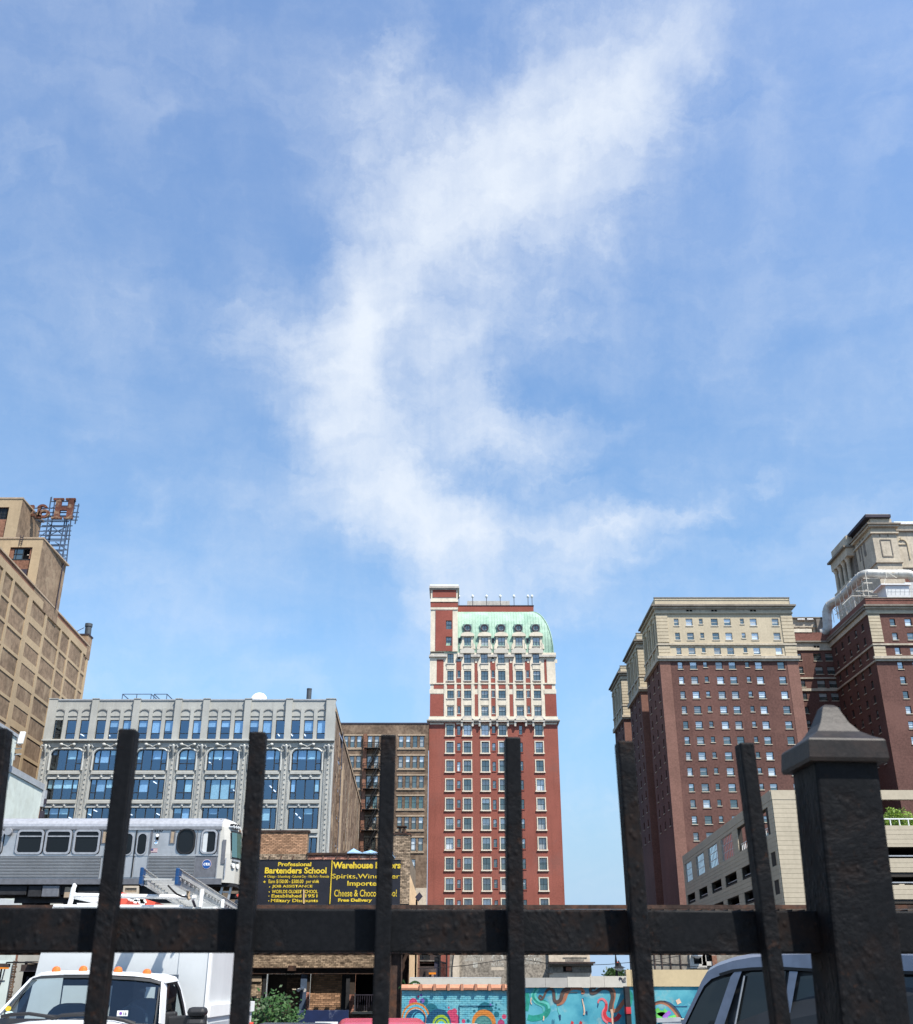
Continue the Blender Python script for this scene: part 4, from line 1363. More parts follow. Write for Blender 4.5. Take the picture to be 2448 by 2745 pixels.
    for q in range(5): mb.box(axx(-90+q*30, 220)-off, axx(-86+q*30, 220)-off, .25, .31, azz(262), azz(172), 'frame_dark')
    for q in (192, 216, 240): mb.box(axx(-95, 220)-off, axx(46, 220)-off, .26, .3, azz(q+1.5), azz(q-1.5), 'frame_dark')
    f.part(mb, 'window')
    # ladder hoop and rods on the penthouse roof, drain pipe down the flank
    mb = MB()
    for x in (165, 186): mb.bar((bx(x, 400), B-.12, bz(470)), (bx(x, 400), B-.12, bz(395)), .06, 'slate')
    for y in (410, 425, 440, 455): mb.bar((bx(165, 400), B-.12, bz(y)), (bx(186, 400), B-.12, bz(y)), .05, 'slate')
    mb.build('roof_ladder', th)
    mb = MB()
    Dp = 143.9
    xx = -59.05+.15
    mb.tube([(xx+.02, Dp, zt-.2), (xx-.02, Dp, zt-7.5)], .09, 'slate', 6)
    mb.build('drain_pipe', th)
    # cap block at the far corner
    mb = MB()
    mb.box(x1-3.0, x1+.10, 161.6, 163.6, ztop-2.2, ztop+1.5, 'beige_infill'); mb.box(x1-3.1, x1+.2, 161.5, 163.7, ztop+1.5, ztop+1.7, 'slate')
    mb.build('corner_block', th)
    # smokestack
    p = at(693/2.916, 1300+1170/2.916, 163.0)
    zt2 = az(1300+1085/2.916, 163.0)
    w = (ax(725/2.916, 1690, 163.0)-ax(672/2.916, 1690, 163.0))/2
    t = thing('smokestack', 'short dark round metal smokestack at the rear corner of the beige block', 'chimney', (p.x, 163, ztop))
    mb = MB(); mb.tube([(p.x, 163, ztop-1.5), (p.x-.2, 163, zt2-.5), (p.x-.2, 163, zt2-.5), (p.x-.2, 163, zt2)], [w*.92, w*.92, w*1.08, w*1.08], 'stack_metal', 18); mb.build('pipe', t, smooth=40)
    mb = MB(); mb.bar((p.x-3.6, 161, ztop+.6), (p.x-.9, 163, ztop+3.2), .1, 'slate'); mb.build('brace', t)
build_beige_block()

def build_roof_sign():
    D = 144.5
    Z1 = lambda x, y: (x/2.916, 1300+y/2.916)
    def X(x, y=190): return ax(*Z1(x, y), D)
    def Z(y): return az(1300+y/2.916, D)
    th = thing('roof_sign', 'rusty roof sign seen from behind with mirrored letters on a lattice frame', 'sign', (X(450, 400), D, Z(570)))
    mb = MB()
    # lattice of posts, rails and braces
    posts = [(505, 110, 490, 575), (420, 110, 470, 520), (400, 130, 350, 420)]
    xs = [330, 395, 430, 515]
    for yy in (D, D+1.6):
        for xt, yt, xb, yb in ((540, 110, 490, 590), (400, 95, 355, 420), (510, 270, 455, 545), (590, 112, 560, 270)):
            mb.bar((X(xt, yt), yy, Z(yt)), (X(xb, yb), yy, Z(yb)), .15, 'steel_blue')
        for y, xa, xb in ((128, 400, 595), (180, 240, 590), (215, 240, 590), (240, 250, 580), (285, 300, 540), (325, 310, 530), (360, 300, 525), (390, 300, 520), (435, 370, 505), (475, 400, 500), (515, 430, 497), (545, 445, 495)):
            mb.bar((X(xa, y), yy, Z(y)), (X(xb, y), yy, Z(y)), .13, 'steel_blue')
    for a, b, c, d in ((360, 400, 510, 290), (370, 290, 515, 400), (385, 350, 350, 420), (430, 440, 500, 480), (400, 480, 490, 540), (400, 180, 430, 110), (310, 400, 400, 285)):
        mb.bar((X(a, b), D+.2, Z(b)), (X(c, d), D+1.4, Z(d)), .10, 'steel_blue')
    for x, y in ((490, 590), (455, 545), (355, 420), (420, 520)): mb.bar((X(x, y), D, Z(y)), (X(x, y), D+1.6, Z(y)), .14, 'steel_blue')
    mb.bar((X(400, 130), D, Z(90)), (X(400, 130), D, Z(130)), .08, 'steel_blue')
    mb.build('lattice_frame', th)
    # letter H with slab serifs
    mb = MB()
    y0, y1 = D-.55, D-.15
    def ob(xa, xb, ya, yb): mb.box(X(xa, (ya+yb)/2), X(xb, (ya+yb)/2), y0, y1, Z(yb), Z(ya), 'sign_rust')
    for a, b in ((440, 482), (536, 578)): ob(a, b, 124, 258)
    for a, b in ((428, 508), (524, 598)): ob(a, b, 112, 126)
    for a, b in ((408, 490), (505, 576)): ob(a, b, 258, 271)
    ob(482, 536, 178, 206)
    mb.build('letter', th)
    # mirrored letter a
    mb = MB()
    def ring(cx, cy, rx, ry, k, a0=0, a1=360):
        c = (X(cx, cy), Z(cy)); sx = X(cx+rx, cy)-c[0]; sz = c[1]-Z(cy+ry)
        mb.ring(circ(c[0], c[1], sx, 20, sz, a0, a1), circ(c[0], c[1], sx*k, 20, sz*k, a0, a1), y0, y1, 'sign_rust')
    ring(352, 232, 44, 34, .48)
    ob(300, 322, 186, 258)
    c = (X(340, 190), Z(190)); sx = X(380, 190)-c[0]; sz = c[1]-Z(220)
    outer = circ(c[0], c[1], sx, 12, sz, 10, 180); inner = circ(c[0], c[1], sx*.5, 12, sz*.5, 10, 180)
    mb.ring(outer, inner, y0, y1, 'sign_rust')
    ob(285, 330, 246, 266)
    mb.build('letter', th)
    mb = MB()
    ob(250, 270, 166, 240); ob(222, 258, 166, 180); ob(212, 232, 172, 196); ob(236, 280, 236, 250)
    mb.build('letter', th)
build_roof_sign()

# ================================================================== PALE PARTY WALL BUILDING AT THE LEFT
def build_party_wall():
    th = thing('pale_wall_building', 'low building with a pale green painted side wall left of the train', 'building', (-50, 90, 0))
    d0, d1 = 62.0, 109.5
    xa, xb = -40.4, -42.95
    L = math.hypot(d1-d0, xb-xa)
    ang = math.atan2(d1-d0, xb-xa)
    f = Facade(th, xa, d0, ang)
    S = lambda D: (D-d0)*L/(d1-d0)
    z1, z2 = 20.5, 23.6
    mb = MB()
    mb.box(0, L, 0, 25, 0, z1-.55, 'party_wall'); mb.box(-.05, L+.05, -.12, 25, z1-.55, z1+.05, 'flash_grey')
    f.part(mb, 'wall')
    mb = MB()
    mb.box(S(70), S(99.8), .02, 22, z1+.05, z2-.3, 'party_wall'); mb.box(S(70)-.05, S(99.8)+.08, -.1, 22, z2-.3, z2, 'flash_grey')
    f.part(mb, 'upper_storey')
    mb = MB()
    mb.tube([(S(72), -.06, 15.8), (S(107), -.06, 14.2)], .05, 'terra_dark', 5); mb.tube([(S(72), -.06, 15.6), (S(95), -.06, 14.2)], .04, 'terra_dark', 5)
    f.part(mb, 'wall_conduit')
    mb = MB()
    mb.box(L-.02, L+.5, -.05, 3, 0, z1-2.2, 'rust_brick'); mb.box(L-.1, L+.6, -.3, .6, z1-2.2, z1-.5, 'flash_grey'); mb.box(L-.05, L+.4, -.45, .2, z1-1.9, z1-1.4, 'slate'); mb.box(L-.0, L+.5, -.4, .2, z1-3.3, z1-2.6, 'slate')
    f.part(mb, 'brick_edge')
    mb = MB(); mb.box(S(80), S(108), -.03, .01, 7.0, 9.0, 'box_white'); f.part(mb, 'pale_band')
    # mobile phone antenna on the upper storey
    D = 98.0
    P = lambda x, y: (x/5.515, 1950+y/5.515)
    X = lambda x, y: ax(*P(x, y), D)
    Z = lambda y: az(1950+y/5.515, D)
    t = thing('panel_antenna', 'white panel antenna on a grey bracket above the pale green wall', 'antenna', (X(325, 250), D, z2))
    mb = MB()
    a, b = X(292, 150), X(332, 150)
    mb.obox(((a+b)/2+.0, D, Z(242)), ((a+b)/2+.12, D, Z(62)), (.26, 0, 0), (0, .14, 0), 'white_paint'); mb.build('antenna_panel', t, bevel=.06)
    mb = MB()
    for x in (225, 262): mb.bar((X(x, 300), D+.4, z2-.3), (X(x, 300), D+.4, Z(210)), .12, 'flash_grey')
    for y in (215, 300, 385): mb.bar((X(195, y), D+.4, Z(y)), (X(300, y), D+.2, Z(y)), .1, 'flash_grey')
    mb.bar((X(290, 250), D+.1, Z(250)), (X(262, 240), D+.4, Z(240)), .12, 'flash_grey')
    mb.bar((X(195, 385), D+.4, Z(385)), (X(195, 385), D+.4, Z(470)), .1, 'flash_grey')
    mb.build('bracket', t)
build_party_wall()

# ================================================================== LARGE BRICK HOTEL AT THE RIGHT
def build_big_hotel():
    D = 220.0
    th = thing('brick_hotel', 'huge brown brick hotel with cream upper storeys, deep courts and a stone tower', 'hotel', (90, D, 0))
    r = random.Random(5)
    P5 = lambda x, y: (1600+x/2.1462, 1340+y/2.1462)
    def Z(y, d=D): return az(1340+y/2.1462, d)
    rows = [1.8+64.1-3.28*k for k in range(0, 15)]
    crow = [Z(682), Z(763), Z(846)]
    def front(xa, xb, D0, cols, depth, cream=True, nred=15, wins=True, quoin=(True, True)):
        """one street wing: brick shaft, cream top storeys, belts and cornice"""
        f = Facade(th, 0, D0)
        k = 0
        zb1, zb0 = Z(903), Z(928)
        zc, zp = Z(655), Z(563)
        holes, hc, wl = [], [], []
        for cx, w, h, tp in cols:
            for zt in rows[:nred]:
                holes.append((cx-w/2, cx+w/2, zt-h, zt)); wl.append((cx, zt-h, w, h, 0))
            for zt in crow:
                hc.append((cx-w/2, cx+w/2, zt-h, zt)); wl.append((cx, zt-h, w, h, 1))
        mb = MB()
        mb.wall(xa, xb, 0, zb0, holes, 'hil_brick', 0, .45)
        mb.poly([(xb, 0, 0), (xb, depth, 0), (xb, depth, zb0), (xb, 0, zb0)], 'hil_brick')
        mb.poly([(xa, depth, 0), (xa, depth, zp), (xb, depth, zp), (xb, depth, 0)], 'hil_brick')
        mb.poly([(xa, 0, zp-.5), (xb, 0, zp-.5), (xb, depth, zp-.5), (xa, depth, zp-.5)], 'flash_grey')
        f.part(mb, 'brick_wall')
        cm = 'hil_cream' if cream else 'hil_brick'
        mb = MB()
        mb.wall(xa, xb, zb0, zc, hc, cm, 0, .45)
        mb.poly([(xb, 0, zb0), (xb, depth, zb0), (xb, depth, zp), (xb, 0, zp)], cm)
        mb.box(xa+.1, xb-.1, .3, depth, zc, zp, 'hil_cream' if cream else 'parapet_brick')
        f.part(mb, 'upper_wall')
        mb = MB()
        mb.box(xa-.25, xb+.25, -.35, .05, zb0, zb0+.5, 'hil_stone'); mb.box(xa-.5, xb+.5, -.65, .1, zb0+.5, zb1+.1, 'hil_stone')
        zm = Z(832)
        mb.box(xa-.2, xb+.2, -.3, .05, zm-.16, zm+.22, 'hil_stone')
        f.part(mb, 'belt_course')
        mb = MB()
        mb.box(xa-.25, xb+.25, -.3, depth+.2, zc, zc+.45, 'hil_cream'); mb.box(xa-.12, xb+.12, -.12, depth+.1, zc+.45, Z(628), 'hil_stone')
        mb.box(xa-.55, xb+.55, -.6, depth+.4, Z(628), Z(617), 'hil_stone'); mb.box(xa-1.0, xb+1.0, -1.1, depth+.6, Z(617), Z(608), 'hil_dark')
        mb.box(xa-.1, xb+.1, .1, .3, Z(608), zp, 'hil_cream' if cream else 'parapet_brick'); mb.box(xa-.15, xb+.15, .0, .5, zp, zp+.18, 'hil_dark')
        f.part(mb, 'cornice')
        ql, qr = quoin
        for side, on in ((0, ql), (1, qr)):
            if not on: continue
            a, b = (xa-.08, xa+2.5) if side == 0 else (xb-2.5, xb+.08)
            z = zb1+.15
            while z < zc-.2:
                if not (zm-.5 < z < zm+.3):
                    mb = MB(); mb.box(a, b, -.16, .02, z+.04, min(z+.74, zc-.05), 'hil_cream'); f.part(mb, 'quoin')
                z += .8
            if cream:
                mb = MB(); mb.box(a+.05, b-.2 if side == 0 else b-.05, -.06, .02, 0, zb0, 'hil_quoin'); f.part(mb, 'brick_pilaster')
        if wins:
            for cx, z, w, h, cr in wl:
                fr, sl = ('cream', 'cream') if cr and cream else ('frame_dark', 'hil_stone')
                bl = r.choice([0, .5, .5, .7, .8, 1, 1, 1, .9]) if h > 1.4 else r.choice([0, 0, .5])
                window(f, cx, z, w, h, 'sash', fr, None, bl, .28, blind=r.choice(['blind', 'blind_pale', 'blind_pale']), sill=sl)
        return f
    c1 = [(49.1, 1.08, 1.65, 0), (51.97, 1.5, 1.65, 0), (54.6, .85, 1.25, 0), (57.6, 1.5, 1.65, 0), (60.5, 1.5, 1.65, 0), (63.8, .85, 1.25, 0), (66.3, 1.5, 1.65, 0), (71.2, 1.5, 1.65, 0)]
    f1 = front(44.65, 75.0, D, c1, 17)
    for x in (515, 534, 658, 677, 882, 901):          # small vent pairs in the frieze
        mb = MB(); a = ax(*P5(x, 642), D); mb.box(a, a+.55, -.17, -.1, Z(650), Z(633), 'void'); f1.part(mb, 'vent')
    f2 = front(44.7, 75.0, 246.0, [], 17, wins=False, quoin=(True, False))
    f3 = front(44.9, 75.0, 275.0, [], 17, wins=False, quoin=(True, False))
    # dark flanks of the three wings with pilasters at the top and small windows
    for d0 in (D, 246.0, 275.0):
        fl = Facade(th, 44.65+(.05 if d0 > D else 0)+(.2 if d0 > 250 else 0), d0+17, -math.pi/2)
        zb0, zb1, zc, zp = Z(928), Z(903), Z(655), Z(563)
        hs, wl = [], []
        for i, x in enumerate((3.0, 8.5, 14.0)):
            for k, zt in enumerate(rows[:11]):
                hs.append((x-.6, x+.6, zt-1.65, zt)); wl.append((x, zt-1.65, 1.2, 1.65))
        mb = MB()
        mb.wall(0, 17, 0, zb0, hs, 'hil_brick', 0, .4)
        fl.part(mb, 'flank_wall')
        for x, z, w, h in wl:
            if d0 < 250 or x > 4: window(fl, x, z, w, h, 'sash', 'frame_dark', None, r.choice([0, .5]), .25, sill='hil_stone')
        gh = [(2.2, 4.6, zb1+1.5, zc-1.0), (7.3, 9.7, zb1+1.5, zc-1.0), (12.4, 14.8, zb1+1.5, zc-1.0)]
        mb = MB()
        mb.wall(0, 17, zb0, zp, gh, 'hil_cream', .0, .7)
        for a, b, c, d in gh: mb.box(a, b, .7, .75, c, d, 'glass_dark')
        fl.part(mb, 'flank_top')
        for x in (1.3, 6.0, 11.0, 15.8):
            mb = MB(); mb.box(x-.55, x+.55, -.3, .02, zb1+.4, zc-.3, 'hil_cream'); mb.box(x-.75, x+.75, -.4, .02, zc-.8, zc-.3, 'hil_cream'); fl.part(mb, 'pilaster')
        mb = MB()
        zm = Z(832)
        mb.box(0, 17, -.35, .05, zm-.3, zm+.2, 'hil_stone'); mb.box(-.2, 17.2, -.6, .05, zb0, zb1, 'hil_stone')
        for x in (3.4, 8.5, 13.6): mb.box(x-.6, x+.6, -.12, .05, zb1+.5, zm-.5, 'hil_stone')
        fl.part(mb, 'flank_belt')
    # main body that links the wings
    mb = MB()
    mb.box(54, 75, D+17, D+26, 0, Z(640), 'hil_brick'); mb.box(54, 75, 263, 275, 0, Z(640), 'hil_brick')
    mb.build('link_block', th)
    # court: recessed back wall
    DB = 245.0
    fb = Facade(th, 0, DB)
    Zb = lambda y: az(1340+y/2.1462, DB)
    Xb = lambda x, y: ax(*P5(x, y), DB)
    zt = Zb(762)
    wl, hs = [], []
    for cx in (Xb(1165, 895), Xb(1268, 895), Xb(1336, 895)):
        for y in (882, 958, 1036, 1110, 1188, 1266, 1345, 1425):
            w, h = (1.9, 1.9) if cx > Xb(1200, 895) else (1.0, 1.7)
            hs.append((cx-w/2, cx+w/2, Zb(y)-h, Zb(y))); wl.append((cx, Zb(y)-h, w, h))
    mb = MB()
    mb.wall(74.9, 93, 0, Zb(860), hs, 'hil_brick', 0, .4)
    mb.wall(74.9, 93, Zb(860), zt, [], 'hil_stone', 0, .4)
    mb.box(74.9, 93, -.5, .02, Zb(820), Zb(812), 'hil_dark'); mb.box(74.9, 93, -.12, .6, Zb(812), zt, 'parapet_brick'); mb.box(74.9, 88, -.25, .7, zt, zt+.9, 'cream')
    mb.box(74.9, 93, -.3, .02, Zb(1030), Zb(1022), 'hil_stone'); mb.box(74.9, 93, -.3, .02, Zb(1100), Zb(1085), 'hil_stone'); mb.box(74.9, 93, -.3, .02, Zb(866), Zb(852), 'hil_stone')
    for x in (1248, 1266): mb.box(Xb(x, 845), Xb(x, 845)+.6, -.06, .02, Zb(851), Zb(838), 'void')
    fb.part(mb, 'court_wall')
    for a in wl: window(fb, *a, 'sash', 'frame_dark', None, r.choice([0, .5, .5]), .25, sill='hil_stone')
    mb = MB(); mb.box(75, 160, DB, DB+18, 0, Z(655)-2, 'hil_brick', 'f'); mb.build('rear_body', th)
    # loggia with short columns behind the court wall
    DL = 262.0
    Zl = lambda y: az(1340+y/2.1462, DL)
    Xl = lambda x, y=740: ax(*P5(x, y), DL)
    mb = MB()
    mb.box(Xl(1118), Xl(1312), DL, DL+8, Zl(700), Zl(683), 'hil_cream'); mb.box(Xl(1112), Xl(1320), DL-.6, DL+8, Zl(683), Zl(677), 'hil_dark')
    mb.box(Xl(1118), Xl(1312), DL+.1, DL+8, Zl(732), Zl(700), 'hil_stone'); mb.box(Xl(1118), Xl(1312), DL+3, DL+8, Zl(780), Zl(732), 'hil_dark')
    mb.box(Xl(1262), Xl(1316), DL-1, DL+6, Zl(780), Zl(690), 'hil_dark')
    mb.build('loggia', th)
    for x in (1125, 1160, 1210, 1255):
        mb = MB(); c = Xl(x); mb.tube([(c, DL+.6, Zl(776)), (c, DL+.6, Zl(770)), (c, DL+.6, Zl(738)), (c, DL+.6, Zl(731))], [.75, .5, .42, .75], 'hil_cream', 10); mb.build('column', th, smooth=50)
    mb = MB()
    for a, b in ((1155, 1190), (1210, 1238)):
        for k in range(6):
            x = Xl(a+(b-a)*k/5, 686); mb.tube([(x, DL-.4, Zl(694)), (x, DL-.4, Zl(690)), (x, DL-.4, Zl(684))], [.16, .28, .14], 'white_paint', 6)
    tag(mb.build('balusters', th), kind='stuff')
    # right wing: front face and the dark flank that looks into the court
    c2 = [(97.4, 1.2, 1.65, 0), (100.9, 1.5, 1.65, 0), (104.6, 1.5, 1.65, 0)]
    f4 = front(92.2, 128.0, D, c2, 24, cream=False, quoin=(True, False))
    fl = Facade(th, 92.15, DB, -math.pi/2)
    hs, wl = [], []
    for i, x in enumerate((3, 7.5, 12, 16.5, 21)):
        for k, zt2 in enumerate(crow+rows[:7]):
            hs.append((x-.6, x+.6, zt2-1.7, zt2)); wl.append((x, zt2-1.7, 1.2, 1.7))
    zp, zc = Z(563), Z(655)
    mb = MB()
    mb.wall(0, 25, 0, zc, hs, 'hil_brick', 0, .4)
    mb.wall(0, 25, zc, zp, [], 'parapet_brick', 0, .4)
    mb.box(-.2, 25.2, -.35, .02, zc-.2, Z(632), 'hil_stone'); mb.box(-.4, 25.4, -.8, .02, Z(632), Z(610), 'hil_dark')
    for y in (834, 925): mb.box(0, 25, -.3, .02, Z(y+6), Z(y-4), 'hil_stone')
    fl.part(mb, 'court_flank')
    for a in wl: window(fl, *a, 'sash', 'frame_dark', None, r.choice([0, .4]), .25, sill='hil_stone')
    # ---- stone tower
    DT = 245.0
    PT = lambda x, y: (2080+x/4.946, 1360+y/4.946)
    Zt = lambda y, d=DT: az(1360+y/4.946, d)
    Xt = lambda x, y, d=DT: ax(*PT(x, y), d)
    zb, zc, zt = Zt(720), Zt(228), Zt(135)
    xa, xm = Xt(1300, 500), Xt(1625, 500)
    DE = 264.5
    ft = Facade(th, 0, DT)
    mb = MB()
    mb.box(xa, xm, 0, DE-DT, Zt(1200), zb, 'hil_stone'); mb.box(xa, xm, 0, DE-DT, zb, zc, 'hil_stone'); mb.box(xa+.5, xm-.3, .6, DE-DT-.6, zc, zt, 'hil_stone')
    mb.box(xm, xm+30, 2.2, DE-DT, Zt(790), Zt(262), 'hil_stone'); mb.box(xm, xm+30, 2.6, DE-DT, Zt(262), Zt(180), 'hil_stone'); mb.box(xm, xm+30, 2.4, DE-DT, Zt(1200), Zt(790), 'parapet_brick')
    ft.part(mb, 'tower_wall')
    mb = MB()
    mb.box(xa-.35, xm+.35, -.4, DE-DT+.3, zb-.3, zb+.15, 'hil_stone'); mb.box(xa-.5, xm+.5, -.5, DE-DT+.5, zc-2.6, zc-2.2, 'hil_stone')
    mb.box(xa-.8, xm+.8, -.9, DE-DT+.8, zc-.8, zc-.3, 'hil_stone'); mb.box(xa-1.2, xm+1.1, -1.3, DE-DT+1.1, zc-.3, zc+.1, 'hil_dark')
    mb.box(xm+.4, xm+30, 1.6, 2.3, Zt(278), Zt(262), 'hil_dark'); mb.box(xm+.4, xm+30, 1.9, 2.3, Zt(760), Zt(745), 'hil_stone')
    ft.part(mb, 'tower_cornice')
    mb = MB()
    a, b = Xt(1390, 500), Xt(1535, 500)
    for x0_, x1_, z0_, z1_ in ((a, b, Zt(655), Zt(640)), (a-.05, a+.18, Zt(640), Zt(430)), (b-.18, b+.05, Zt(640), Zt(430)), (a, b, Zt(432), Zt(425)), (a+.1, b-.4, Zt(340), Zt(333)), (b-.6, b-.4, Zt(385), Zt(333)), (a+.1, a+.3, Zt(385), Zt(333))):
        mb.box(x0_, x1_, -.14, .02, z0_, z1_, 'hil_dark')
    ft.part(mb, 'tower_panel')
    mb = MB()
    c = Xt(1715, 420)
    rr = Xt(1790, 420)-c
    zz = Zt(450)
    mb.ring(circ(c, zz, rr, 16, rr*1.15, 0, 180)+[(c-rr, zz-.01)], circ(c, zz, rr*.82, 16, rr*.95, 0, 180)+[(c-rr*.82, zz-.01)], 1.95, 2.25, 'hil_cream')
    mb.box(c-rr, c-rr*.82, 1.95, 2.25, Zt(640), zz, 'hil_cream'); mb.box(c+rr*.82, c+rr, 1.95, 2.25, Zt(640), zz, 'hil_cream'); mb.box(c-.3, c+.3, 1.85, 2.25, zz+rr*.9, zz+rr*1.35, 'hil_cream')
    ft.part(mb, 'blind_arch')
    mb = MB()
    mb.box(xa-.9, xm-.6, -.2, DE-DT, zt+.1, zt+.9, 'slate'); mb.box(xa-.6, xm-.9, .1, DE-DT, zt+.9, zt+1.1, 'pale_steel'); mb.box(xm-.5, xm+30, 2, 5, Zt(176), Zt(166), 'white_paint'); mb.box(xm+2.2, xm+7.5, 4, 8, Zt(166), Zt(122), 'flash_grey')
    mb.box(xm+1.6, xm+8, 3.5, 8.5, Zt(122), Zt(114), 'white_paint')
    ft.part(mb, 'tower_roof')
    # portico with columns at the far end of the tower's shaded flank
    DP = DE
    fx = Facade(th, xa, DP, -math.pi/2)      # local x from the far end to the front
    zb2, zc2 = Zt(720), Zt(228)
    mb = MB()
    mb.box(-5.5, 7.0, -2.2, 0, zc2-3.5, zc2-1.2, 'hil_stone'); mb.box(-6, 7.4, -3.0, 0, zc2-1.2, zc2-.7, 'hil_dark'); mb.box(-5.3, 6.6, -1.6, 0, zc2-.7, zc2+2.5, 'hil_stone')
    mb.box(-5.5, 7.0, -2.1, 0, zb2-9, zb2-.4, 'hil_stone'); mb.box(-5.6, 7.2, -2.4, 0, zb2-.4, zb2+.2, 'hil_stone'); mb.box(-5.4, 6.8, -.3, .3, zb2, zc2-3.5, 'hil_dark')
    fx.part(mb, 'portico')
    for x in (-4.6, -1.6, 1.6, 4.6):
        mb = MB(); mb.tube([(x, -1.3, zb2+.2), (x, -1.3, zb2+.7), (x, -1.3, zc2-4.6), (x, -1.3, zc2-3.5)], [.85, .6, .52, .95], 'hil_stone', 12); fx.part(mb, 'column', smooth=50)
    mb = MB()
    for x, w_ in ((9.5, .8), (13, 1.2)):
        mb.box(x, x+w_, -.12, .02, zb2+4, zb2+9, 'hil_dark')
    mb.box(7.2, 7.6, -.3, .02, zb2, zc2-1.2, 'hil_dark'); mb.box(11.3, 11.7, -.2, .02, zb2, zc2-1.2, 'hil_dark')
    fx.part(mb, 'flank_relief')
    # ---- roof plant: duct, scaffold, air handler
    def pt(x, y, d): return at(2080+x/4.946, 1360+y/4.946, d)
    t = thing('roof_duct', 'big bent silver ventilation duct rising over the hotel court roof', 'duct', tuple(pt(690, 1640, 244)))
    path = [pt(600, 1668, 246), pt(655, 1650, 245.5), pt(685, 1600, 245), pt(680, 1480, 245), pt(678, 1395, 245), pt(700, 1320, 244.5), pt(752, 1268, 243.5), pt(830, 1225, 242), pt(930, 1130, 239), pt(1030, 1020, 236), pt(1110, 930, 233.5), pt(1180, 890, 232), pt(1260, 880, 231.5), pt(1420, 885, 231), pt(1600, 885, 231), pt(1720, 885, 231), pt(1790, 900, 231), pt(1850, 960, 231)]
    # round the bends off
    sm = []
    for i in range(len(path)-1):
        p0, p1, p2, p3 = path[max(i-1, 0)], path[i], path[i+1], path[min(i+2, len(path)-1)]
        for q in range(4):
            s = q/4
            sm.append(.5*((2*p1)+(p2-p0)*s+(2*p0-5*p1+4*p2-p3)*s*s+(3*p1-p0-3*p2+p3)*s*s*s))
    sm.append(path[-1])
    mb = MB(); mb.tube(sm, 1.12, 'duct', 16); mb.build('duct', t, smooth=40)
    for i in range(6, len(sm)-4, 5):
        d = (sm[i+1]-sm[i]).normalized()
        mb = MB(); mb.tube([sm[i], sm[i]+d*.15], 1.19, 'duct', 16); mb.build('duct_flange', t, smooth=40)
    t = thing('duct_scaffold', 'pale pipe scaffold that carries the silver roof duct', 'scaffold', tuple(pt(1000, 1300, 236)))
    mb = MB()
    foot = []
    for x, yt, xb, yb, d in ((755, 1225, 800, 1500, 243), (812, 1185, 860, 1450, 241.5), (860, 1140, 905, 1410, 240), (910, 1065, 975, 1405, 238), (965, 1005, 1025, 1350, 236.5), (1022, 915, 1085, 1295, 235), (1155, 865, 1205, 1195, 231)):
        a, b = pt(x, yt, d), pt(xb, yb, d)
        for dy in (-1.4, 1.4):
            mb.bar((a.x, a.y+dy, a.z), (b.x, b.y+dy, b.z), .11, 'pale_steel')
        foot.append((a, b))
    for (a, b), (c, d) in zip(foot, foot[1:]):
        for q in (.45, .72):
            mb.bar(a.lerp(b, q), c.lerp(d, q), .12, 'pale_steel')
        mb.bar(a.lerp(b, .45), c.lerp(d, .95), .10, 'pale_steel')
    for y, xa_, xb_ in ((938, 1160, 1590), (1000, 1160, 1280), (1108, 1060, 1350), (1172, 1000, 1600)):
        mb.bar(pt(xa_, y, 231), pt(xb_, y, 231), .14, 'pale_steel')
    for x, y, x2, y2 in ((1450, 815, 1470, 930), (1480, 860, 1605, 935), (1190, 1090, 1345, 1158), (1450, 940, 1440, 1010), (1215, 1175, 1540, 1175), (1215, 1190, 1540, 1190), (880, 1290, 1005, 1170)):
        mb.bar(pt(x, y, 229.6), pt(x2, y2, 229.6), .11, 'pale_steel')
    mb.build('scaffold', t)
    t = thing('air_handler', 'white rooftop air handling unit with a railing on the right wing', 'air handler', tuple(pt(1620, 1160, 226)))
    mb = MB()
    a, b = pt(1470, 1155, 225), pt(1760, 1030, 225)
    mb.box(a.x, b.x, 225, 230, a.z-1, b.z, 'box_white'); mb.box(a.x-1, b.x+.5, 224.6, 230.4, b.z, b.z+.25, 'white_paint'); mb.build('unit', t)
    mb = MB()
    c = pt(1780, 1100, 224); d = pt(1860, 950, 224)
    mb.box(c.x, d.x+8, 226, 230, a.z-1, d.z, 'terra_light'); mb.build('tank', t)
    mb = MB()
    for y in (1080, 1118): mb.bar(pt(1480, y, 223), pt(1850, y, 223), .1, 'flash_grey')
    for x in (1485, 1530, 1590, 1650, 1710, 1770, 1830): mb.bar(pt(x, 1080, 223), pt(x, 1160, 223), .1, 'flash_grey')
    mb.build('railing', t)
build_big_hotel()

# ================================================================== PARKING GARAGE WITH CREAM CLADDING
def leaf_cloud(mb, centers, n, size, m, rng, squash=1.0):
    for c, rad in centers:
        for _ in range(n):
            while True:
                p = Vector((rng.uniform(-1, 1), rng.uniform(-1, 1), rng.uniform(-1, 1)))
                if .15 < p.length < 1: break
            p = Vector(c)+Vector((p.x, p.y, p.z*squash))*rad
            a = Vector((rng.uniform(-1, 1), rng.uniform(-1, 1), rng.uniform(-1, 1))).normalized()
            b = a.cross(Vector((rng.uniform(-1, 1), rng.uniform(-1, 1), rng.uniform(-1, 1)))).normalized()
            s = size*rng.uniform(.6, 1.4)
            mb.poly([p-a*s, p-b*s*.45, p+a*s, p+b*s*.45], m)

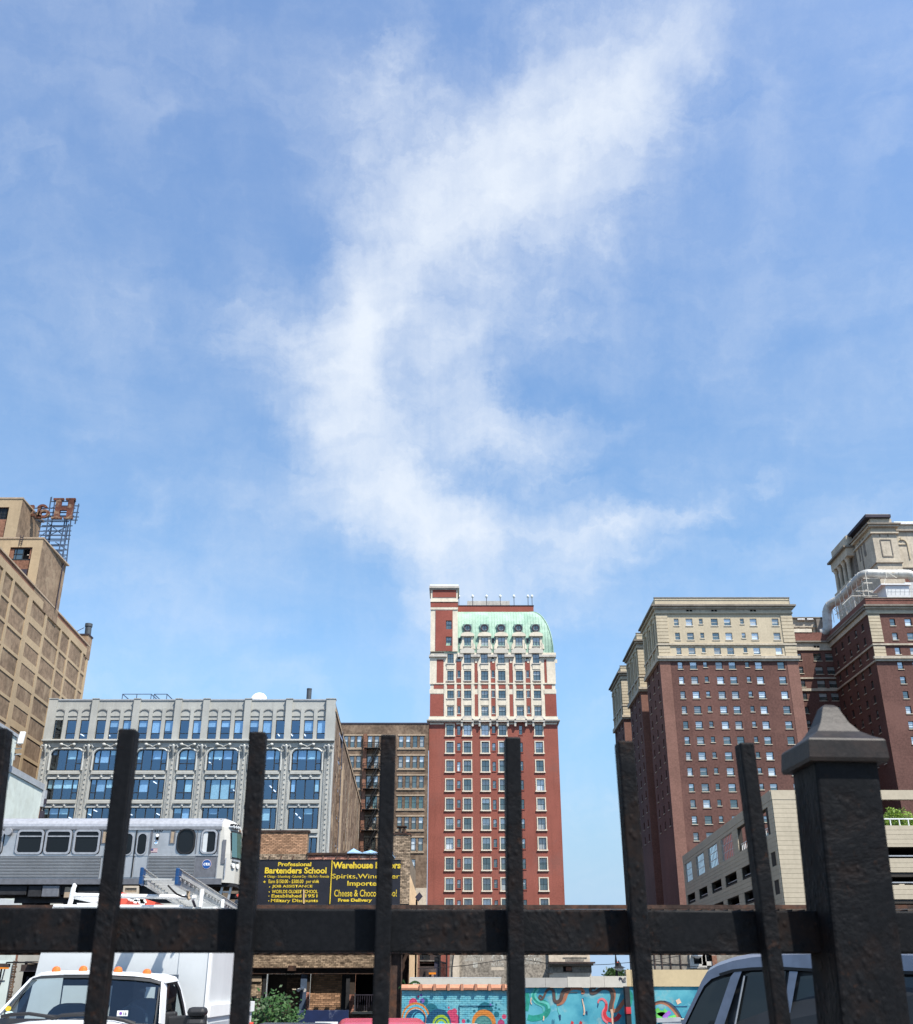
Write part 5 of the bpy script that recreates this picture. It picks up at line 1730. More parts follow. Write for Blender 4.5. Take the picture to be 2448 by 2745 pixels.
def build_garage():
    D = 110.0
    th = thing('parking_garage', 'cream clad parking garage with open decks, dark slots and planted top level', 'parking garage', (45, D, 0))
    f = Facade(th, 0, D)
    xa = ax(2066, 2118, D)
    zt = az(2118, D)
    pitch = .455
    P = lambda x, y: (2330+x/5.67, 2080+y/5.67)
    Zf = lambda y: az(2080+y/5.67, D)
    xs = xa+3.4                               # end of the solid corner tower
    xe = xa+40
    def row_of(fc, a, b, z0, z1, y=-.09):
        mb = MB(); mb.box(a+.012, b-.012, y, .0, z0+.022, z1, 'gar_panel'); fc.part(mb, 'cladding_panel')
    zlow = 6.0
    zband = zt-az(2118, D)+az(2143.5, D)
    mb = MB()
    mb.box(xa+.09, xe, .0, .4, 0, zlow, 'gar_panel'); mb.box(xa+.09, xs, .01, 3, zlow, zband, 'gar_dark'); mb.box(xa-.02, xe, -.12, .5, zband+.02, zt, 'gar_panel')
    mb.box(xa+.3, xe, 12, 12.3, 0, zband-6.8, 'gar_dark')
    f.part(mb, 'frame')
    z = zband
    while z > zlow:
        row_of(f, xa, xs, z-pitch, z); z -= pitch
    # open deck fronts to the right of the tower
    slabs = [(Zf(1080), Zf(752)), (Zf(1475), Zf(1250)), (Zf(1880), Zf(1655)), (Zf(2280), Zf(2060))]
    for k, (za, zb) in enumerate(slabs):
        z = zb
        while z > za+.2:
            for j in range(3):
                row_of(f, xs+j*12.2+.02, xs+(j+1)*12.2, max(z-pitch, za), z)
            z -= pitch
        mb = MB(); mb.box(xs, xe, .005, 12, za-.35 if k else za, zb-.03, 'gar_dark'); f.part(mb, 'deck')
        if k:
            mb = MB(); mb.box(xs, xe, -.03, .06, zb+.18, zb+.30, 'flash_grey'); f.part(mb, 'guard_rail')
    mb = MB(); mb.box(ax(2330+455/5.67, 2370, D), ax(2330+535/5.67, 2370, D), -.05, .3, Zf(1740), Zf(1640), 'gar_panel'); f.part(mb, 'bracket')
    for k, x in enumerate((xs+.3, xs+12.2, xs+24.4)):
        mb = MB(); mb.box(x, x+.5, .3, .9, zlow, zband, 'gar_dark'); f.part(mb, 'column')
    mb = MB()
    zr0, zr1 = Zf(750), Zf(648)
    mb.bar((xs, .1, zr1), (xe, .1, zr1), .12, 'white_paint')
    x = xs+.2
    while x < xe:
        mb.bar((x, .1, zr0-.1), (x, .1, zr1), .09, 'white_paint'); x += .93
    f.part(mb, 'white_railing')
    # shaded flank with tall barred windows and slots
    x1, d1 = 36.0, 172.0
    L = math.hypot(d1-D, x1-xa)
    fl = Facade(th, x1, d1, math.atan2(D-d1, xa-x1))           # local x from the far end towards the street corner
    S = lambda d: (d1-d)*L/(d1-D)
    tall = [(163.7, 170.2), (152.6, 159.6), (141.8, 149.2), (131.8, 139.2), (120.8, 128.6), (111.9, 117.6)]
    zta, ztb = 15.9, zband-.45
    zts = [(zta, ztb), (12.95, 14.05), (10.2, 11.25), (7.4, 8.45)]
    holes = [(S(b), S(a), zta, ztb) for a, b in tall]
    slots = [(163.2, 170.6), (152.4, 159.6), (141.6, 149), (131.5, 139), (120.6, 128.4), (110.9, 112.9)]
    for za, zb in zts[1:]: holes += [(S(b), S(a), za, zb) for a, b in slots]
    hs = sorted(holes)
    mb = MB(); mb.wall(0, L, 0, zband, [h for h in holes], 'gar_dark', .02, .5); mb.box(0, L+.02, -.12, .6, zband+.02, zt, 'gar_panel')
    fl.part(mb, 'flank_wall')
    z = zband
    cuts = sorted({0, L, *[S(q) for q in (161.7, 150.8, 140.4, 130, 119.2)]})
    while z > zlow:
        za = z-pitch
        for a, b in zip(cuts, cuts[1:]):
            segs = [(a, b)]
            for h in hs:
                if h[2] < z-.06 and h[3] > za+.06:
                    ns = []
                    for s0, s1 in segs:
                        if h[1] <= s0 or h[0] >= s1: ns.append((s0, s1)); continue
                        if h[0] > s0+.05: ns.append((s0, h[0]))
                        if h[1] < s1-.05: ns.append((h[1], s1))
                    segs = ns
            for s0, s1 in segs: row_of(fl, s0, s1, za, z)
        z -= pitch
    for i, (a, b) in enumerate(tall[:4]):
        w = S(a)-S(b)
        mb = MB()
        n = 7
        for q in range(n+1):
            x = S(b)+w*q/n; mb.box(x-.05, x+.05, .0, .03, zta, ztb, 'box_white')
        for q in range(4): mb.box(S(b), S(a), .005, .028, zta+(ztb-zta)*q/3-.03, zta+(ztb-zta)*q/3+.03, 'box_white')
        o = fl.part(mb, 'barred_window')
        mb = MB(); mb.poly([(S(b), .04, zta), (S(a), .04, zta), (S(a), .04, ztb), (S(b), .04, ztb)], 'glass_garage'); fl.part(mb, 'pane', parent=o)
    for a, b in tall[4:]:
        mb = MB(); mb.bar((S(b), .3, zta+.9), (S(a), .3, zta+.9), .09, 'white_paint')
        x = S(b)+.3
        while x < S(a): mb.bar((x, .3, zta-.05), (x, .3, zta+.9), .07, 'white_paint'); x += .95
        fl.part(mb, 'white_railing')
    for za, zb in zts[1:]:
        mb = MB()
        for a, b in slots: mb.box(S(b), S(a), .25, .32, za+.22, za+.32, 'flash_grey')
        fl.part(mb, 'guard_rail')
    # decks inside
    mb = MB()
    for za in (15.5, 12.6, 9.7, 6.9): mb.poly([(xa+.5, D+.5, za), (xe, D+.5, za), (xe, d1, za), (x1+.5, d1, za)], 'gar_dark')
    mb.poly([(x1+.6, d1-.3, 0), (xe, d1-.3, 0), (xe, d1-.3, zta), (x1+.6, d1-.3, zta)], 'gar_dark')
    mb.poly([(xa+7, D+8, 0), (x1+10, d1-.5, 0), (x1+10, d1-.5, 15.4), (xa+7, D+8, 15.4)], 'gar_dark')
    mb.build('interior_decks', th)
    # planted trees on the open top level
    rg = random.Random(21)
    for k, (x, d, s, lab) in enumerate(((ax(2392, 2172, 116), 116, 1.25, 'small bright green tree on the garage top deck right of the fence post'), (ax(2440, 2172, 117.5), 117.5, 1.3, 'second small green tree on the garage deck at the right edge'), (xa+2.2, 115.2, .9, 'small yellow green tree seen through the open garage flank'))):
        t = thing('roof_tree', lab, 'tree', (x, d, 15.5), 'trees planted on the garage top deck')
        mb = MB()
        mb.tube([(x, d, 15.5), (x+.1, d, 16.3), (x+.05, d, 17.4)], [.12, .09, .04], 'bark', 6)
        for q in range(5):
            a = q*1.3
            mb.tube([(x+.05, d, 16.1+.2*q), (x+.7*math.cos(a), d+.7*math.sin(a), 16.9+.25*q)], [.05, .02], 'bark', 5)
        mb.build('trunk', t)
        mb = MB()
        cl = [((x+rg.uniform(-1, 1)*s, d+rg.uniform(-1, 1)*s, 17.3+rg.uniform(-.8, 1.0)), rg.uniform(.4, .75)*s) for _ in range(11)]
        leaf_cloud(mb, cl, 120, .14, 'leaf_pale', rg)
        mb.build('crown', t)
build_garage()

# ================================================================== ELEVATED RAILWAY AND TRAIN
DT0 = 50.0                                      # near side of the train
def build_railway():
    th = thing('elevated_railway', 'rusty dark steel elevated railway deck behind the fence rail', 'elevated railway', (0, 52, 0))
    zt, zb = az(2419, 48.6)-.30, az(2545, 48.6)
    xa, xb = -38.0, 75.0
    mb = MB()
    for y in (48.6, 51.2, 53.6, 56.0):
        mb.box(xa, xb, y-.02, y+.02, zb, zt-.35, 'rust_steel'); mb.box(xa, xb, y-.18, y+.18, zt-.35, zt-.30, 'rust_steel'); mb.box(xa, xb, y-.18, y+.18, zb-.05, zb, 'rust_steel')
    x = xa
    while x < xb:
        mb.box(x-.04, x+.04, 48.45, 48.58, zb, zt-.35, 'rust_steel'); x += 1.6
    mb.build('girder', th)
    mb = MB(); mb.box(0, .22, 48.15, 56.4, 0, .2, 'tie_wood')
    tm = mb.mesh('tie')
    n = 0
    x = xa
    while x < xb:
        if abs(x) < 26: put(tm, 'tie', th, (x, -52, zt-.2)); n += 1
        x += .56
    mb = MB()
    for y in (50.7, 52.1): mb.box(xa, xb, y-.04, y+.04, zt, zt+.15, 'rust_steel')
    mb.build('rail', th)
    mb = MB(); mb.box(xa, xb, 48.2, 48.4, zt+.02, zt+.18, 'rust_steel'); mb.build('guard_timber', th)
    for x, lit in ((ax(1062, 2600, 48.6), 1), (-25.5, 0), (-14.2, 0), (12.8, 0), (29.5, 0), (41, 0)):
        mb = MB()
        for y in (48.7, 55.6):
            mb.box(x-.26, x-.22, y-.2, y+.2, 0, zb, 'rust_steel'); mb.box(x+.22, x+.26, y-.2, y+.2, 0, zb, 'rust_steel'); mb.box(x-.22, x+.22, y-.015, y+.015, 0, zb, 'rust_steel')
        if lit == 0 and -20 < x < 28: continue
        mb.build('column', th)
        if lit:
            mb = MB(); mb.box(x-.50, x-.28, 48.72, 48.95, 0, zb, 'stucco_tan'); mb.build('lit_flange_strip', th)  # sunlit left flange of the column, its light put into a tan strip
    return zt
ZRAIL = build_railway()

def build_train():
    D = DT0
    th = thing('train_car', 'silver elevated train car with white front end, fluted sides and number 5137', 'train', (-20, D+1.4, ZRAIL))
    P7 = lambda x, y: (x/2.022, 1840+y/2.022)
    X = lambda x, y=850: ax(*P7(x, y), D)
    Z = lambda y: az(1840+y/2.022, D)
    W = 2.84
    f = Facade(th, 0, D)
    xl, xe = X(-420), X(1190)
    zs, ze, zr = Z(1072), Z(770), Z(734)
    # body shell
    mb = MB()
    mb.box(xl, xe, 0, W, Z(1040), ze, 'steel_train'); f.part(mb, 'body')
    mb = MB()
    mb.box(xl, xe+.25, -.03, W+.03, zs, Z(1040), 'train_skirt'); f.part(mb, 'skirt')
    prof = [(-.03, ze-.02), (-.05, ze+.10), (-.02, ze+.22), (.10, ze+.36), (.32, ze+.48), (.7, ze+.56), (W/2, ze+.60)]
    prof = prof+[(W-y, z) for y, z in reversed(prof[:-1])]
    mb = MB()
    for (y0, z0), (y1, z1) in zip(prof, prof[1:]):
        mb.poly([(xl, y0, z0), (xe+.05, y0, z0), (xe+.05, y1, z1), (xl, y1, z1)], 'steel_roof')
    mb.poly([(xl, y, z) for y, z in prof], 'steel_roof')
    mb.poly([(xe+.05, y, z) for y, z in prof], 'steel_roof')
    f.part(mb, 'roof', smooth=50)
    mb = MB(); mb.box(xl, xe, -.06, .01, ze-.06, ze-.01, 'train_skirt'); f.part(mb, 'gutter')
    mb = MB(); mb.box(xl, xe, -.035, .01, Z(918), Z(909), 'steel_train'); f.part(mb, 'belt_strip')
    # fluted lower panels
    dl, dr = X(560), X(806)
    for a, b in ((xl, dl), (dr+.05, X(1066))):
        mb = MB()
        n = 15
        za, zb = Z(1036), Z(916)
        for k in range(n):
            z0 = za+(zb-za)*(k+.12)/n; h = (zb-za)/n*.76
            mb.poly([(a, -.005, z0), (b, -.005, z0), (b, -.05, z0+h*.3), (a, -.05, z0+h*.3)], 'steel_train')
            mb.poly([(a, -.05, z0+h*.3), (b, -.05, z0+h*.3), (b, -.05, z0+h*.7), (a, -.05, z0+h*.7)], 'steel_train')
            mb.poly([(a, -.05, z0+h*.7), (b, -.05, z0+h*.7), (b, -.005, z0+h), (a, -.005, z0+h)], 'steel_train')
        mb.box(a, b, -.004, .01, za, zb, 'train_skirt')  # dark backing puts the groove shade between the ridges into the colour
        f.part(mb, 'fluted_panel')
    # passenger windows
    def win(xa, xb, ya, yb, frame='steel_roof', bar=None, r=.17, rim=.09, nm='window', pane='glass_dark', extra=None):
        a, b, c, d = X(xa, (ya+yb)/2), X(xb, (ya+yb)/2), Z(yb), Z(ya)
        mb = MB()
        mb.ring(rrect(a, b, c, d, r), rrect(a+rim, b-rim, c+rim, d-rim, max(r-rim*.6, .03)), -.07, -.002, frame)
        if bar is not None: mb.box(a+rim, b-rim, -.06, -.003, Z(bar+3), Z(bar-3), frame)
        o = f.part(mb, nm)
        mb = MB(); mb.poly([(x, -.02, z) for x, z in rrect(a+rim*.6, b-rim*.6, c+rim*.6, d-rim*.6, r*.8)], pane); f.part(mb, 'pane', parent=o)
        mb = MB(); mb.ring(rrect(a-.03, b+.03, c-.03, d+.03, r+.03), rrect(a, b, c, d, r), -.03, -.001, 'rubber'); f.part(mb, 'seal', parent=o)
        return o
    for a, b in ((88, 238), (243, 390), (398, 545), (-128, 20), (-284, -136)):
        o = win(a+2, b-2, 776, 910, bar=812)
    win(962, 1056, 770, 908, 'rubber', None, .34, .05)
    o = win(1090, 1178, 776, 907, 'steel_roof', None, .2, .08)
    mb = MB(); mb.box(X(1100), X(1124), -.03, -.022, Z(900), Z(783), 'box_white'); f.part(mb, 'cab_curtain', parent=o)
    # double door
    for a, b in ((600, 732), (738, 806)):
        x0, x1 = X(a, 900), X(b, 900)
        mb = MB(); mb.box(x0, x1, -.02, .02, Z(1034), Z(778), 'steel_train'); o = f.part(mb, 'door')
        wa, wb = (X(632), X(724)) if a == 600 else (X(742), X(800))
        if a == 600: wa = X(668)
        mb = MB(); mb.ring(rrect(wa, wb, Z(916), Z(792), .22), rrect(wa+.05, wb-.05, Z(916)+.05, Z(792)-.05, .19), -.06, -.021, 'steel_roof'); f.part(mb, 'window_rim', parent=o)
        mb = MB(); mb.poly([(x, -.035, z) for x, z in rrect(wa+.03, wb-.03, Z(914), Z(794), .2)], 'glass_dark'); f.part(mb, 'pane', parent=o)
    mb = MB(); mb.box(X(732), X(738), -.05, .0, Z(1034), Z(780), 'rubber'); f.part(mb, 'door_seal')
    mb = MB(); mb.box(X(812), X(818), -.04, .0, Z(1034), Z(772), 'train_skirt'); mb.box(X(590), X(824), -.07, .0, Z(778), Z(770), 'steel_roof'); f.part(mb, 'door_frame')
    # number, lamp, stickers, flag, vent, roundel, speaker
    o = put(text_mesh('5137', X(830), X(878), Z(790), Z(775), 'black', -.012, .03), 'car_number', th, f.o)
    mb = MB(); mb.prism(rrect(X(846), X(856), Z(830), Z(795), .1), -.06, 0, 'rubber'); mb.prism(circ(X(851), Z(807), .08, 10), -.075, -.05, 'white_paint'); f.part(mb, 'side_lamp')
    mb = MB(); mb.box(X(838), X(854), -.012, 0, Z(852), Z(833), 'pale_blue'); o = f.part(mb, 'wheelchair_sign')
    mb = MB(); cx, cz = X(846), Z(845); mb.ring(circ(cx, cz, .09, 12), circ(cx, cz, .06, 12), -.016, -.012, 'white_paint'); mb.box(cx-.08, cx-.05, -.016, -.012, cz, cz+.16, 'white_paint'); mb.box(cx-.08, cx+.06, -.016, -.012, cz+.02, cz+.05, 'white_paint'); f.part(mb, 'wheelchair_symbol', parent=o)
    a, b, c, d = X(820), X(858), Z(898), Z(878)
    mb = MB()
    for k in range(7): mb.box(a, b, -.012, 0, c+(d-c)*k/7, c+(d-c)*(k+1)/7-.001, 'flag_red' if k % 2 == 0 else 'box_white')
    o = f.part(mb, 'flag')
    mb = MB(); mb.box(a, a+(b-a)*.42, -.016, -.012, c+(d-c)*3/7, d, 'flag_blue'); f.part(mb, 'flag_canton', parent=o)
    for xa, xb in ((918, 948), (548, 580)):
        mb = MB(); mb.ring([(X(xa), Z(852)), (X(xb), Z(852)), (X(xb), Z(776)), (X(xa), Z(776))], [(X(xa+6), Z(847)), (X(xb-6), Z(847)), (X(xb-6), Z(781)), (X(xa+6), Z(781))], -.04, 0, 'train_skirt'); mb.box(X(xa+5), X(xb-5), -.02, 0, Z(848), Z(780), 'stone_tan'); f.part(mb, 'route_display')
    mb = MB(); mb.box(X(1070), X(1184), -.012, 0, Z(1034), Z(916), 'train_skirt'); f.part(mb, 'cab_panel')
    cx, cz, r = X(1121, 965), Z(963), (X(1147, 965)-X(1096, 965))/2
    mb = MB(); mb.prism(circ(cx, cz, r, 28), -.02, 0, 'flag_red'); o = f.part(mb, 'roundel')
    mb = MB(); mb.prism(circ(cx, cz, r*.965, 28), -.022, -.02, 'box_white'); mb.prism(circ(cx, cz, r*.90, 28), -.026, -.021, 'cta_blue'); f.part(mb, 'roundel_face', parent=o)
    t = put(text_mesh('cta', cx-r*.68, cx+r*.68, cz-r*.26, cz+r*.38, 'white_paint', -.03, .02, .15), 'lettering', o)
    mb = MB(); cx, cz = X(42), Z(788); mb.tube([(cx, -.0, cz), (cx, -.22, cz)], .17, 'steel_roof', 14); f.part(mb, 'side_speaker', smooth=40)
    for x in (1066, 1184, 822): 
        mb = MB(); mb.box(X(x)-.015, X(x)+.015, -.03, 0, Z(1034), Z(775), 'train_skirt'); f.part(mb, 'panel_joint')
    # white moulded front end
    plan = [(xe-.05, 0), (xe+.30, .02), (xe+.58, .16), (xe+.74, .45), (xe+.84, .9), (xe+.88, W/2), (xe+.84, W-.9), (xe+.74, W-.45), (xe+.58, W-.16), (xe+.30, W-.02), (xe-.05, W)]
    def along(s):
        tot = [0]
        for p, q in zip(plan, plan[1:]): tot.append(tot[-1]+math.hypot(q[0]-p[0], q[1]-p[1]))
        s = max(0, min(s, tot[-1]-1e-6))
        for i in range(len(plan)-1):
            if tot[i+1] >= s:
                k = (s-tot[i])/(tot[i+1]-tot[i]); return (plan[i][0]+(plan[i+1][0]-plan[i][0])*k, plan[i][1]+(plan[i+1][1]-plan[i][1])*k)
    zb, zt2 = Z(1062), ze-.05
    lev = [(zb, 1.0, 0.0), (zb+.6, 1.0, .0), (Z(905), 1.0, 0.0), (zt2-.3, .985, -.10), (zt2+.15, .965, -.16), (zt2+.38, .92, -.24), (zt2+.52, .82, -.36)]
    mb = MB()
    def lp(x, y, k, dx): return (xe+(x-xe)*k+dx*(1 if x > xe else 0), W/2+(y-W/2)*k)
    for (z0, k0, d0), (z1, k1, d1) in zip(lev, lev[1:]):
        for p, q in zip(plan, plan[1:]):
            a, b, c, d = lp(*p, k0, d0), lp(*q, k0, d0), lp(*q, k1, d1), lp(*p, k1, d1)
            mb.poly([(a[0], a[1], z0), (b[0], b[1], z0), (c[0], c[1], z1), (d[0], d[1], z1)], 'train_white')
    mb.poly([(lp(*p, lev[-1][1], lev[-1][2])[0], lp(*p, lev[-1][1], lev[-1][2])[1], lev[-1][0]) for p in plan], 'train_white')
    front = f.part(mb, 'front_end', smooth=50)
    def patch(s0, s1, z0, z1, m, nm, off=.025, dx0=0, dx1=-.10, parent=None, n=5):
        mb = MB()
        for k in range(n):
            p, q = along(s0+(s1-s0)*k/n), along(s0+(s1-s0)*(k+1)/n)
            nx, ny = (q[1]-p[1]), -(q[0]-p[0]); l = math.hypot(nx, ny) or 1; nx, ny = nx/l*off, ny/l*off
            mb.poly([(p[0]+nx+dx0, p[1]+ny, z0), (q[0]+nx+dx0, q[1]+ny, z0), (q[0]+nx+dx1, q[1]+ny, z1), (p[0]+nx+dx1, p[1]+ny, z1)], m)
        return f.part(mb, nm, parent=parent)
    zw0, zw1 = Z(922), Z(788)
    o = patch(.62, 1.62, zw0-.08, zw1+.08, 'rubber', 'windshield', .02, 0, -.09)
    patch(.66, 1.58, zw0, zw1, 'glass_green', 'pane', .035, 0, -.09, o)
    o = patch(1.85, 2.6, zw0-.3, zw1+.05, 'rubber', 'end_door_window', .02, 0, -.09)
    patch(1.9, 2.55, zw0-.25, zw1, 'glass_dark', 'pane', .03, 0, -.09, o)
    patch(2.8, 3.5, zw0, zw1, 'glass_dark', 'windshield', .03, 0, -.09)
    for s in (.72, .90, 1.08, 1.26):
        mb = MB(); x, y = along(s); z = Z(757); mb.tube([(x-.25, y, z), (x-.02, y-.03, z)], .075, 'box_white', 10); mb.tube([(x-.2, y, z+.06), (x-.04, y-.03, z+.06)], .08, 'rubber', 8); f.part(mb, 'marker_lamp')
    patch(1.5, 1.8, Z(772), Z(750), 'sign_rust', 'tail_lamp', .0, -.14, -.2)
    for s in (.82, 1.18):
        mb = MB(); x, y = along(s); z = Z(968); mb.tube([(x-.1, y, z), (x+.05, y-.06, z)], .11, 'white_paint', 12); mb.tube([(x-.1, y, z), (x+.03, y-.05, z)], .135, 'steel_train', 12, False); f.part(mb, 'headlight')
    mb = MB(); p, q = along(.7), along(1.3); mb.bar((p[0]+.05, p[1]-.03, Z(940)), (q[0]+.05, q[1]-.03, Z(940)), .08, 'steel_roof'); f.part(mb, 'handrail')
    mb = MB(); p = along(.40); mb.bar((p[0]+.02, p[1]-.06, Z(1030)), (p[0]+.02, p[1]-.06, Z(930)), .05, 'steel_roof'); p = along(.3); mb.box(p[0]-.1, p[0]+.06, p[1]-.04, p[1]+.02, Z(960), Z(830), 'train_skirt'); f.part(mb, 'grab_rail')
    mb = MB()
    for y in (1.6, 1.8, 2.0):
        mb.tube([(xe+.93, y, Z(1020)), (xe+1.05, y, Z(980)), (xe+.94, y, Z(930))], .035, 'rubber', 5)
    f.part(mb, 'jumper_cable')
    # underframe, bogie, equipment, coupler
    mb = MB()
    mb.box(xl, xe-.2, .25, W-.25, ZRAIL+.75, zs, 'under_dark'); f.part(mb, 'underframe')
    for a, b, c, d, m_, y in ((226, 318, 1078, 1140, 'train_skirt', .05), (150, 222, 1080, 1140, 'under_dark', .08), (-60, 140, 1080, 1130, 'under_dark', .1), (345, 400, 1085, 1145, 'stone_tan', .12), (420, 540, 1082, 1125, 'under_dark', .1)):
        mb = MB(); mb.box(X(a, 1100), X(b, 1100), y, .9, Z(d), Z(c), m_); f.part(mb, 'equipment_box', bevel=.03)
    mb = MB()
    a, b, c, d = X(668, 1100), X(752, 1100), Z(1126), Z(1080)
    mb.ring([(a, c), (b, c), (b, d), (a, d)], [(a+.09, c+.09), (b-.09, c+.09), (b-.09, d-.09), (a+.09, d-.09)], -.02, .15, 'stone_pale')
    for k in range(1, 10): x = a+(b-a)*k/10; mb.box(x-.02, x+.02, .02, .06, c+.09, d-.09, 'stone_tan')
    for k in range(1, 6): z = c+(d-c)*k/6; mb.box(a+.09, b-.09, .03, .07, z-.02, z+.02, 'stone_tan')
    mb.box(a+.09, b-.09, .1, .14, c+.09, d-.09, 'void'); f.part(mb, 'grille')
    for c0 in (X(870, 1140), X(250, 1150)):
        mb = MB()
        for dx in (-.95, .95):
            for y in (.55, 2.1): mb.tube([(c0+dx, y, ZRAIL+.15+.36), (c0+dx, y+.13, ZRAIL+.15+.36)], .36, 'under_dark', 18)
        mb.box(c0-1.6, c0+1.6, .42, .54, ZRAIL+.4, ZRAIL+.72, 'under_dark'); f.part(mb, 'bogie')
    mb = MB()
    x = xe+.1
    mb.box(x-.5, x+.72, .2, W-.2, zs-.08, zs+.05, 'under_dark'); f.part(mb, 'anticlimber')
    mb = MB()
    for q in (.35, .75): mb.bar((x+q-.2, .4, zs), (x+q-.35, .4, zs-.95), .1, 'steel_train'); 
    for z in (.3, .6, .9): mb.bar((x+.0, .4, zs-z), (x+.45, .4, zs-z), .06, 'steel_train')
    f.part(mb, 'step_ladder')
    mb = MB(); mb.tube([(x+.3, W/2, ZRAIL+.75), (x+1.1, W/2, ZRAIL+.75)], .14, 'under_dark', 8); mb.box(x+.9, x+1.25, W/2-.25, W/2+.25, ZRAIL+.5, ZRAIL+1.0, 'steel_train'); mb.tube([(x+.8, .7, ZRAIL+.7), (x+1.05, .7, ZRAIL+.85)], .09, 'banner_red', 8); mb.tube([(x+.7, .9, ZRAIL+.5), (x+1.0, .8, ZRAIL+.35)], .1, 'steel_roof', 8); f.part(mb, 'coupler')
build_train()

# ================================================================== BRICK SHOP BUILDING WITH TWO BILLBOARDS
DB0 = 58.0
def bricks(mb, x0, x1, z0, z1, m, rng, y=0.0, bw=.215, bh=.068, j=.013, holes=(), d=.06, keep=1.0):
    """courses of single bricks in running bond, each a box of its own"""
    z = z0
    k = 0
    while z < z1-.02:
        x = x0-(bw/2 if k % 2 else 0)
        while x < x1-.01:
            a, b = max(x, x0), min(x+bw, x1)
            if b-a > .03 and rng.random() < keep and not any(h[0] < b and h[1] > a and h[2] < z+bh and h[3] > z for h in holes):
                o = rng.uniform(-.008, .006)
                mb.box(a, b, y-.02+o, y+d, z, min(z+bh, z1), m, 'k')
            x += bw+j
        z += bh+j
        k += 1

